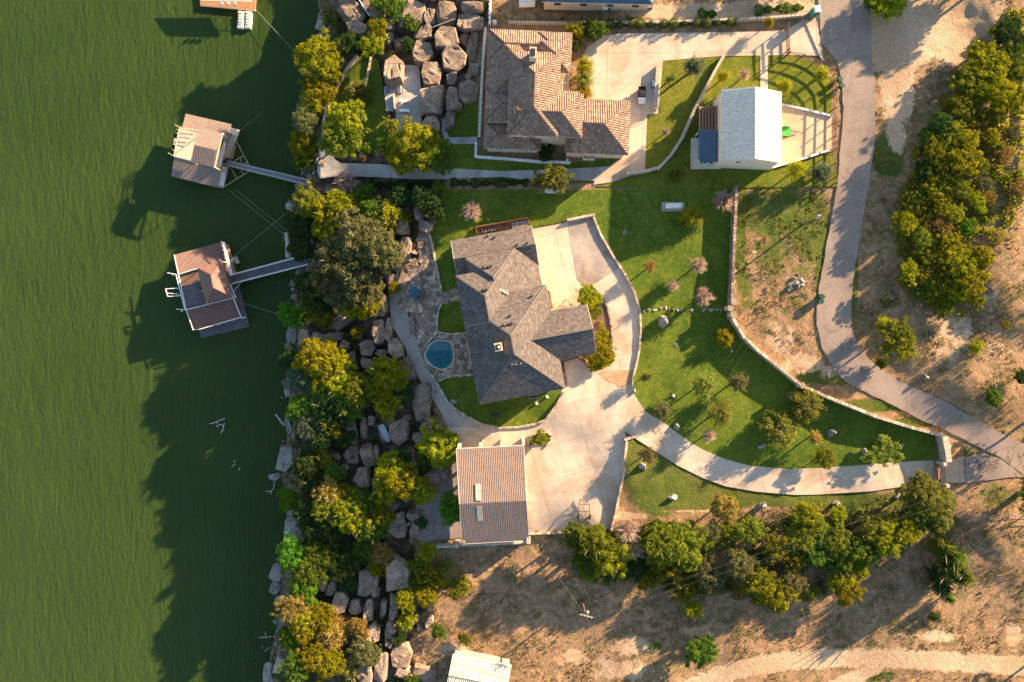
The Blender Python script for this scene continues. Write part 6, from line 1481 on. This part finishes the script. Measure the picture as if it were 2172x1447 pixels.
grove('of the terrace shore', 'trees on the terrace shore', [(705,32,28,'L',4,'spray'),(825,8,28,'G',4),(680,120,40,'Y',5.5),(700,150,24,'Y',4.5),(735,95,24,'D',4),(800,55,19,'Y',4),(788,95,26,'Y',4,'loose'),(870,50,18,'G',3,'loose'),(864,92,15,'D',3),(675,190,34,'Y',4.5),(665,214,28,'Y',4.5,'spray'),(652,262,22,'O',4),(645,308,30,'Y',4.5),(652,338,24,'G',4),
    (722,285,44,'B',5.5),(738,250,34,'Y',6,'dense'),(758,190,26,'L',4.5,'spray'),(828,268,17,'L',4,'loose'),(886,306,44,'Y',6.5),(855,330,34,'Y',5.5),(925,325,32,'G',5),(838,306,26,'G',4),(735,385,26,'P',3.5)])
for (u, v, r, k, h, lab) in ((770,338,9,'A',1.5,'small amber shrub at the lower path edge'),(805,325,14,'P',2,'round pinkish shrub beside the lower path'),(833,118,12,'Y',2,'small yellow shrub on top of the pointed boulder'),(1157,322,20,'D',2,'round dark green shrub south of the tiled house'),(1145,930,16,'B',2,'leafy shrub in the small planter by the workshop'),(1052,882,12,'S',2,'wispy grey green shrub on the crescent lawn'),
    (755,705,14,'Y',2.5,'small yellow shrub among the boulders left of the grey path'),(836,610,15,'Y',2.2,'golden shrub at the head of the grey path'),(895,1110,14,'D',2,'dark green tuft on the gravel by the workshop'),(1242,1130,10,'Y',1.5,'small yellow shrub at the edge of the workshop court'),(1880,955,0,'L',2,'') ,(1490,1380,0,'G',3,'')):
    if r: tree(u, v, r, k, h, lab, None, 'dense' if k != 'P' and k != 'S' else 'spray', 'shrub', 'shrub')
grove('of the trees round the tiled house', 'trees round the tiled house', [(1225,65,20,'Y',4),(1216,92,15,'D',3.5),(1262,62,21,'G',4),(1250,55,14,'D',4),(1242,135,18,'Y',4,'spray'),(1240,165,19,'L',4.5,'spray'),(1240,192,17,'Y',4,'spray'),(1175,376,32,'L',6,'loose')])
grove('of the neighbour lawns', 'young trees on the neighbour lawns', [(1475,138,22,'S',5.5,'spiky'),(1422,165,11,'L',4,'spiky'),(1413,278,8,'P',3),(1538,160,13,'Y',4,'spiky'),(1580,156,12,'P',4.5),(1667,180,15,'Y',4,'spiky'),(1748,155,16,'Y',4.5,'spiky'),(1437,367,15,'G',3.5,'spray'),(1692,358,18,'Y',4,'spiky'),(1750,362,20,'S',4.5,'spray'),(1632,46,10,'Y',3,'spiky')])
grove('of the thicket east of the road', 'trees in the thicket east of the road', [(1893,2,44,'Y',5),(1850,-4,24,'G',4),(2105,140,52,'Y',7),(2070,180,46,'B',6.5),(2130,195,40,'Y',6),(2155,120,34,'G',5),(2142,62,36,'D',5),(2168,90,24,'D',4),(2165,210,30,'Y',5),(2045,225,38,'B',5.5),(2000,260,32,'D',5),(2020,285,36,'B',5),(2056,300,30,'Y',5.5),(1985,320,30,'B',5),(2048,340,42,'Y',6),(2010,365,34,'B',5),
   (1962,360,26,'D',4),(1985,395,32,'Y',4.5),(1945,420,28,'B',4.5),(1925,470,30,'Y',4.5),(1960,450,26,'B',4),(2002,478,28,'A',4),(2030,455,24,'Y',4),(2055,480,18,'V',3.5),(2018,520,30,'Y',4.5),(1960,505,28,'B',4),(1930,576,27,'Y',4.5),(1975,550,28,'B',4),(2015,570,38,'B',5),(2052,560,40,'Y',5.5),(2068,600,36,'Y',5),(2010,650,24,'B',3.5),(1985,600,26,'B',4),(1905,712,46,'B',6.5),(1925,742,26,'Y',4),(1885,690,22,'Y',5,'spray'),(2078,735,19,'Y',2.5,'spray'),(2110,845,24,'G',3.5),(2135,690,12,'Y',2),(2170,800,20,'D',3),(2100,420,20,'A',2.5),(2130,330,22,'A',2.5),(2165,400,24,'A',2.5),(2090,390,20,'O',2.5),(2120,500,20,'A',2.2),(2150,280,20,'O',2.5),(2090,250,26,'B',4),(2110,290,24,'Y',4),(2080,110,30,'Y',5.5),(1970,290,24,'G',4),(2085,350,24,'B',4),(1960,395,22,'G',4),(2080,430,22,'Y',3),(2040,400,26,'B',4.5),(2005,430,24,'Y',4.5),(2090,540,26,'Y',4.5),(2080,640,22,'B',3.5),(2040,620,28,'Y',4.5),(1985,640,20,'B',3),(1950,620,20,'G',3),(2160,160,28,'B',4.5),(2120,240,24,'B',4),(1880,640,14,'O',1.5),(1870,770,16,'B',2)])
grove('on the wooded slope by the gangways', 'trees on the slope by the gangways', [(700,450,34,'Y',7),(655,430,30,'B',5.5),(722,430,26,'Y',6.5),(690,480,28,'Y',6),(640,480,28,'D',5),(645,530,26,'D',5),(790,445,24,'G',5),(828,455,32,'Y',6,'spray'),(770,415,22,'G',4.5),(850,415,22,'D',4),(905,425,28,'D',5),(930,408,20,'G',4),(930,450,16,'D',3.5),(760,505,46,'O',8),(715,545,44,'O',8),(800,520,38,'O',7.5),(825,545,30,'O',7),(755,570,44,'O',8),(700,590,38,'O',7),(770,615,38,'O',7.5),
   (722,625,32,'O',6.5),(780,648,24,'Y',6),(745,655,22,'Y',5),(675,640,26,'D',5),(650,600,24,'D',4),(625,670,24,'V',4),(680,668,24,'B',4.5),(660,640,20,'G',4),(760,650,20,'Y',4.5)])
grove('on the wooded slope below the pool', 'trees on the slope below the pool', [(628,765,26,'D',5),(672,758,40,'Y',7),(700,775,30,'Y',7),(722,812,38,'Y',7),(690,822,34,'B',6),(640,800,30,'S',5),(762,830,34,'B',7),(740,860,30,'G',6),(690,865,34,'D',6),(820,792,34,'Y',7),(808,822,26,'Y',6.5),(845,825,24,'D',5),(820,860,26,'Y',5.5),(640,865,26,'V',4.5),(655,910,32,'S',5),(640,940,20,'S',4),(680,925,28,'D',5),(720,885,26,'D',5),(700,905,22,'B',5),(735,930,20,'D',4),
   (935,950,42,'Y',6.5),(905,965,22,'G',5)])
grove('of the wood left of the workshop', 'trees left of the workshop', [(830,1000,34,'Y',7),(820,1035,30,'Y',6.5),(858,1028,34,'Y',7),(895,1042,26,'Y',5.5),(850,980,24,'D',5),(650,990,26,'D',5),(680,970,22,'B',4.5),(705,1005,22,'G',4.5),(660,1030,24,'D',4.5),(700,1050,28,'A',6),(735,1055,24,'B',5),(690,1085,28,'B',6),(740,1085,32,'Y',6.5),(775,1065,24,'G',5.5),(620,1058,22,'V',3.5),(645,1090,22,'D',4),(660,1120,24,'D',4.5),(700,1120,28,'D',5),(760,1110,26,'Y',6),(790,1125,26,'G',5.5),(810,1095,22,'Y',5),(955,1068,22,'V',5),(958,1092,20,'V',4.5)])
grove('of the brush south of the workshop', 'trees on the south slope', [(622,1178,32,'V',4.5),(652,1212,34,'G',5),(640,1250,28,'V',4.5),(680,1185,30,'G',5),(715,1190,28,'D',5),(745,1185,26,'D',4.5),(770,1165,22,'G',4.5),(808,1175,22,'A',5),(800,1205,18,'Y',4.5),(720,1215,20,'A',4),(742,1235,20,'D',3.5),(625,1290,30,'A',5),(645,1320,26,'Y',5),(680,1318,28,'Y',5),(612,1350,20,'V',4),(640,1345,24,'Y',4.5),(695,1345,38,'A',4.5,'spray'),(700,1355,30,'A',5,'spray'),(660,1400,30,'Y',5),(690,1410,32,'Y',5),(625,1420,28,'G',4.5),(760,1335,22,'A',4),(770,1385,28,'O',5),(745,1425,22,'A',4,'spray'),
   (860,1275,22,'Y',4.5),(862,1320,18,'Y',4),(918,1225,28,'Y',4.5,'loose'),(902,1265,22,'Y',4.5),(945,1212,16,'L',4,'spray'),(905,1170,18,'Y',4),(885,1200,16,'B',3.5),(885,1240,18,'G',3.5),(972,1248,22,'B',4),(840,1355,16,'D',3),(930,1340,14,'G',1.8),(985,1355,12,'B',1.8),(875,1450,18,'G',3)])
grove('of the hedge thicket below the property', 'trees in the hedge thicket', [(1225,1140,30,'G',6),(1262,1150,40,'B',7),(1245,1185,28,'G',5.5),(1295,1185,34,'Y',6),(1250,1215,22,'B',4.5),(1290,1225,16,'G',3.5),(1330,1125,28,'P',5.5),(1345,1165,22,'P',5),(1395,1150,36,'B',6.5),(1445,1165,44,'B',7),(1420,1200,30,'B',6),(1372,1232,20,'Y',4),(1350,1205,22,'D',4),(1455,1250,24,'B',4.5),(1470,1295,18,'Y',3.5),(1508,1225,28,'O',5.5),(1485,1240,20,'G',4),(1512,1128,18,'O',4.5),(1545,1125,15,'Y',4),(1540,1078,28,'A',4.5),(1590,1128,28,'B',5),(1570,1200,32,'O',6),(1605,1235,32,'B',6),(1580,1250,22,'A',4.5),(1645,1165,26,'B',5.5),(1650,1265,34,'Y',6),(1680,1235,28,'O',5.5),
   (1700,1145,30,'B',6),(1716,1092,26,'Y',5),(1690,1190,22,'B',5),(1735,1175,30,'G',6),(1730,1120,24,'B',5),(1775,1150,30,'B',6),(1808,1165,30,'G',6),(1840,1175,28,'G',5.5),(1790,1195,26,'G',5.5),(1850,1130,26,'B',5.5),(1885,1150,30,'Y',6),(1880,1115,22,'B',5),(1925,1128,30,'Y',6),(1960,1045,34,'L',6),(1992,1078,36,'L',6),(1955,1085,30,'G',5.5),(1985,1110,22,'D',5),(1790,1228,28,'Y',4.5),(1800,1258,26,'Y',4.5),(1828,1212,14,'Y',2.5),(1780,1205,22,'O',4.5),(1720,1260,14,'B',3),(1490,1385,30,'G',5,'loose'),(1395,1120,20,'G',4.5),(1780,1095,18,'Y',3)])
grove('of the tall clump in the dry field', 'tall trees in the dry field', [(2015,1165,24,'G',8,'spray'),(2040,1190,26,'G',9,'spray'),(2055,1230,26,'G',9,'spray'),(2022,1225,24,'G',8.5,'spray'),(2000,1230,16,'D',7,'spray'),(2010,1255,18,'D',7.5,'spray'),(1988,1312,12,'D',2,'spray'),(2022,1275,12,'G',4,'spray')])
LT = [(1000,447,19,'P',4.5,'twig','leafless straw coloured tree on the lawn north of the grey roofed house'),(1470,455,22,'Y',4,'spray','round yellow tree beside the propane tank'),(1535,425,20,'P',4.5,'twig','bare pink tree against the top of the tall stone wall'),(1380,566,13,'A',4.2,'spiky','sparse yellow sapling nearest the upper concrete kerb'),(1483,562,18,'P',4.5,'twig','bare pink tree in the middle of the north lawn'),(1428,605,12,'P',4,'twig','small faint bare tree on the north lawn'),(1493,628,19,'P',4.5,'twig','bare pink tree just above the row of border stones'),
 (1540,717,18,'Y',3.6,'spray','bright yellow tree just inside the wall bend'),(1375,797,14,'L',4,'spiky','slim lime sapling near the driveway kerb'),(1498,815,26,'L',5,'spiky','wide loose lime tree crossed by the power lines'),(1570,810,19,'O',5,'spiky','sparse grey green tree right of the power lines'),(1405,870,19,'O',4,'spiky','fluffy olive tree at the driveway bend'),(1530,877,26,'L',5,'spiky','lime tree standing between power lines and driveway'),(1718,860,34,'L',5,'spray','large lime tree close to the curving stone wall'),
 (1660,912,34,'L',5,'spray','broad lime tree with a long dark shadow over the lawn'),(1733,930,13,'A',4.5,'spiky','thin yellowing sapling on the east lawn'),(1506,925,14,'P',4.5,'twig','nearly bare sapling beside the driveway'),(1750,970,18,'B',3,'dense','dark leafy bush at the upper driveway edge'),(1880,955,28,'L',3,'loose','loose pale bush near the entrance wall'),(1375,968,19,'O',3.8,'spiky','fluffy olive tree in the grass triangle south of the driveway'),
 (1250,632,23,'Y',3.2,'dense','rounded golden bush at the top of the planting bed'),(1262,660,14,'B',2.4,'dense','small green bush below the golden one in the planting bed'),(1278,712,14,'Y',1.8,'loose','low yellow shrub in the middle of the planting bed'),(1276,752,27,'Y',3.2,'dense','wide golden bush at the bottom of the planting bed'),(1262,772,14,'Y',2.4,'dense','small golden bush at the corner below the east wing')]
for (u, v, r, k, h, sh_, lab) in LT: tree(u, v, r*1.28, k, h*.9, lab, None, sh_, 'tree' if h > 3.3 else 'bush', 'tree' if h > 3.3 else 'bush')
# off-frame neighbours whose shadows fall into the picture
grove('beyond the top edge', 'trees beyond the picture edge', [(720,-60,36,'Y',5),(780,-80,38,'G',5.5),(690,-130,36,'G',5),(860,-120,34,'G',5),(2080,-120,42,'G',8),(2130,-170,46,'G',8),(2030,-80,36,'G',6),(2180,-130,36,'G',7),(2120,-60,36,'G',6),(1700,-80,36,'G',5),(1600,-70,36,'G',5),(900,-190,34,'G',5)])
grove('beyond the right edge', 'trees beyond the picture edge', [(2215,1060,40,'G',9),(2260,1040,40,'G',10),(2300,1010,40,'G',10),(2250,880,34,'G',7),(2230,1420,30,'G',6)])

# hedges: clipped or loose rows of shrubs
def hedge(pts, width, h, kind, label, n_per=3.0, seed=1):
    rng = np.random.default_rng(seed); P3 = [G(u, v) for u, v in pts]; T = thing('hedge', label, 'hedge', P3[0])
    pos = []
    for a, b_ in zip(P3[:-1], P3[1:]):
        L_ = (b_-a).length; m_ = int(L_*width*150); t = rng.random((m_, 1)); d = (b_-a).normalized(); sdv = np.array([-d.y, d.x, 0])
        base = np.array(a)*(1-t)+np.array(b_)*t; f_ = .65+.5*np.sin(t*L_*2.1)*np.sin(t*L_*.9+1); th = rng.uniform(0, math.pi, (m_, 1)); rr_ = rng.uniform(.7, 1, (m_, 1))*f_
        pos.append(base+sdv*(np.cos(th)*width*.55*rr_)+np.array([0, 0, 1])*(np.sin(th)*h*rr_))
    C_ = np.concatenate(pos); N_ = unit(rng.normal(size=C_.shape)+np.array([0, 0, .8]))
    loc = np.array(P3[0]); me = quads_mesh('foliage', C_-loc, N_, rng.uniform(.07, .16, len(C_)), rng.normal(.5, .22, len(C_)), rng); me.materials[0] = LEAF[kind]
    o = bpy.data.objects.new('foliage', me); COL.objects.link(o); o.parent = T
    mb = MB()
    for q_ in [s_[0] for s_ in along(P3, 1.2)]: mb.tube(q_-Vector((0,0,.2)), q_+Vector((0,0,h*.7)), .05, .02, 4)
    mb.build('stems', M['bark'], T, kind='stuff')
hedge([(1284,54),(1350,52),(1420,52),(1490,50),(1562,47)], 1.8, 1.5, 'G', 'long green hedge along the top of the neighbour drive', seed=1)
hedge([(955,387),(1000,390),(1060,389),(1120,388)], 1.6, 1.2, 'D', 'low dark hedge between the lower path and the property line', seed=2)
hedge([(1130,388),(1160,390)], 1.3, 1.0, 'G', 'short green hedge piece beside the yellow tree', seed=3)
hedge([(780,392),(850,394),(940,393)], 1.8, 1.4, 'D', 'dark brush below the lower path', seed=4)
hedge([(1480,32),(1520,30)], 2.2, .5, 'V', 'low green weeds by the boundary wall', seed=5)
hedge([(1600,24),(1660,18),(1705,16)], 2.0, .6, 'G', 'grass strip beside the portable toilet', seed=6)
hedge([(1030,5),(1025,40),(1016,55)], 1.3, 1.0, 'G', 'green weeds along the pale corner wall', seed=7)
hedge([(862,1105),(848,1120)], 1.3, .4, 'V', 'bright green ground plant on the shaded rock', seed=8)
hedge([(1270,680),(1280,700),(1278,725)], 1.2, .6, 'A', 'low brown perennials in the planting bed', seed=9)
hedge([(1158,616),(1168,654)], .5, .5, 'A', 'thin shrubs along the house wall', seed=10)

# dry tufts and weeds over open ground (nobody could count them)
def tufts(name, n, test, kind, size, seed, label, dense=5):
    rng = np.random.default_rng(seed); U_, V_ = [], []
    while sum(len(a) for a in U_) < n:
        u = rng.uniform(560, 2200, n); v = rng.uniform(-20, 1470, n); k = test(u, v, rng); U_.append(u[k]); V_.append(v[k])
    u = np.concatenate(U_)[:n]; v = np.concatenate(V_)[:n]; z = zt(u, v); kk = S*(H-z)/H
    base = np.stack([(u-CX)*kk, -(v-CY)*kk, z], 1); base = np.repeat(base, dense, 0); m_ = len(base); sz = np.repeat(rng.uniform(.5, 1.3, n)*size, dense)
    off = rng.normal(size=(m_, 3))*sz[:, None]*.8; off[:, 2] = np.abs(off[:, 2])*.6
    me = quads_mesh(name, base+off, unit(rng.normal(size=(m_, 3))+np.array([0, 0, .4])), sz*rng.uniform(.3, .7, m_), np.repeat(rng.normal(.5, .22, n), dense)+rng.normal(0, .1, m_), rng)
    me.materials[0] = LEAF[kind]; o = bpy.data.objects.new(name, me); COL.objects.link(o); tag(o, label, kind='stuff')
AV = [[(1300,398),(1560,398),(1560,660),(1990,920),(2060,1030),(1300,1115),(930,1140),(930,400)], [(1030,58),(1770,30),(1775,398),(940,398),(940,280)], [(672,315),(700,130),(790,110),(850,130),(895,140),(895,280),(960,290),(960,385),(672,385)]]
def avoid(u, v):
    k = np.ones(len(u), bool)
    for i in range(len(u)):
        for a in AV:
            if inpoly(u[i], v[i], a): k[i] = False; break
    l_ = np.interp(v, [p[1] for p in ROAD_L], [p[0] for p in ROAD_L]); r_ = np.interp(v, [p[1] for p in ROAD_R], [p[0] for p in ROAD_R])
    return k & ~((u > l_-4) & (u < r_+4) & (v < 960))
def t_dry(u, v, rng):
    zn_ = zone_at(u, v); nzv = np.array([noise.noise(Vector((a*.02, b_*.02, 5)))+.5*noise.noise(Vector((a*.08, b_*.08, 1))) for a, b_ in zip(u, v)])
    road = (v > np.interp(u, [1450,1550,1680,1760,2172], [1440,1405,1380,1375,1390])) & (v < np.interp(u, [1450,1570,1650,1760,2172], [1470,1450,1424,1418,1430])) & (u > 1440)
    return (zn_[:, 2] < .3) & (zn_[:, 1] < .5) & (nzv > -.05+.1*rng.random(len(u))) & ~road & avoid(u, v)
def t_rock(u, v, rng):
    zn_ = zone_at(u, v); sh_ = np.interp(v, SHORE[:, 0], SHORE[:, 1]); nzv = np.array([noise.noise(Vector((a*.03, b_*.03, 9))) for a, b_ in zip(u, v)])
    return (zn_[:, 2] > .5) & (u > sh_+8) & (nzv > .0) & ~((u > 800) & (v < 320)) & avoid(u, v) & ~((u > 810) & (u < 940) & (v > 560) & (v < 900))
tufts('dry_grass', 6500, t_dry, 'A', .22, 1, 'dry straw coloured grass tufts over the open ground')
tufts('weeds', 6000, t_dry, 'O', .24, 2, 'low olive weeds scattered over the open ground')
tufts('underbrush', 5200, t_rock, 'D', .35, 3, 'dark underbrush between the boulders of the lakeside slope')
tufts('underbrush', 4200, t_rock, 'B', .32, 4, 'brighter underbrush between the boulders of the lakeside slope')

EAST = [(2150,20),(2060,100),(1985,235),(1935,330),(1905,440),(1900,600),(1950,640),(2030,680),(2090,620),(2110,520),(2172,430),(2172,20)]
HEDGE = [(1200,1120),(1300,1118),(1500,1105),(1700,1085),(1900,1075),(1990,1060),(1990,1110),(1900,1180),(1820,1230),(1700,1280),(1640,1290),(1540,1260),(1400,1250),(1320,1230),(1230,1225)]
def t_poly(poly, th=-.25):
    def f(u, v, rng):
        return np.array([inpoly(a, b_, poly) and noise.noise(Vector((a*.03, b_*.03, 2))) > th+.2*rng.random() for a, b_ in zip(u, v)])
    return f
tufts('thicket_brush', 2600, t_poly(EAST), 'Y', .38, 11, 'tangled low brush under the thicket east of the road', 9)
tufts('thicket_brush', 1500, t_poly(EAST, 0), 'A', .40, 12, 'dry amber brush under the thicket east of the road', 9)
tufts('thicket_brush', 1800, t_poly(HEDGE), 'G', .40, 13, 'tangled green brush under the hedge thicket', 9)
tufts('thicket_brush', 900, t_poly(HEDGE, 0), 'O', .36, 14, 'grey twiggy brush under the hedge thicket', 9)
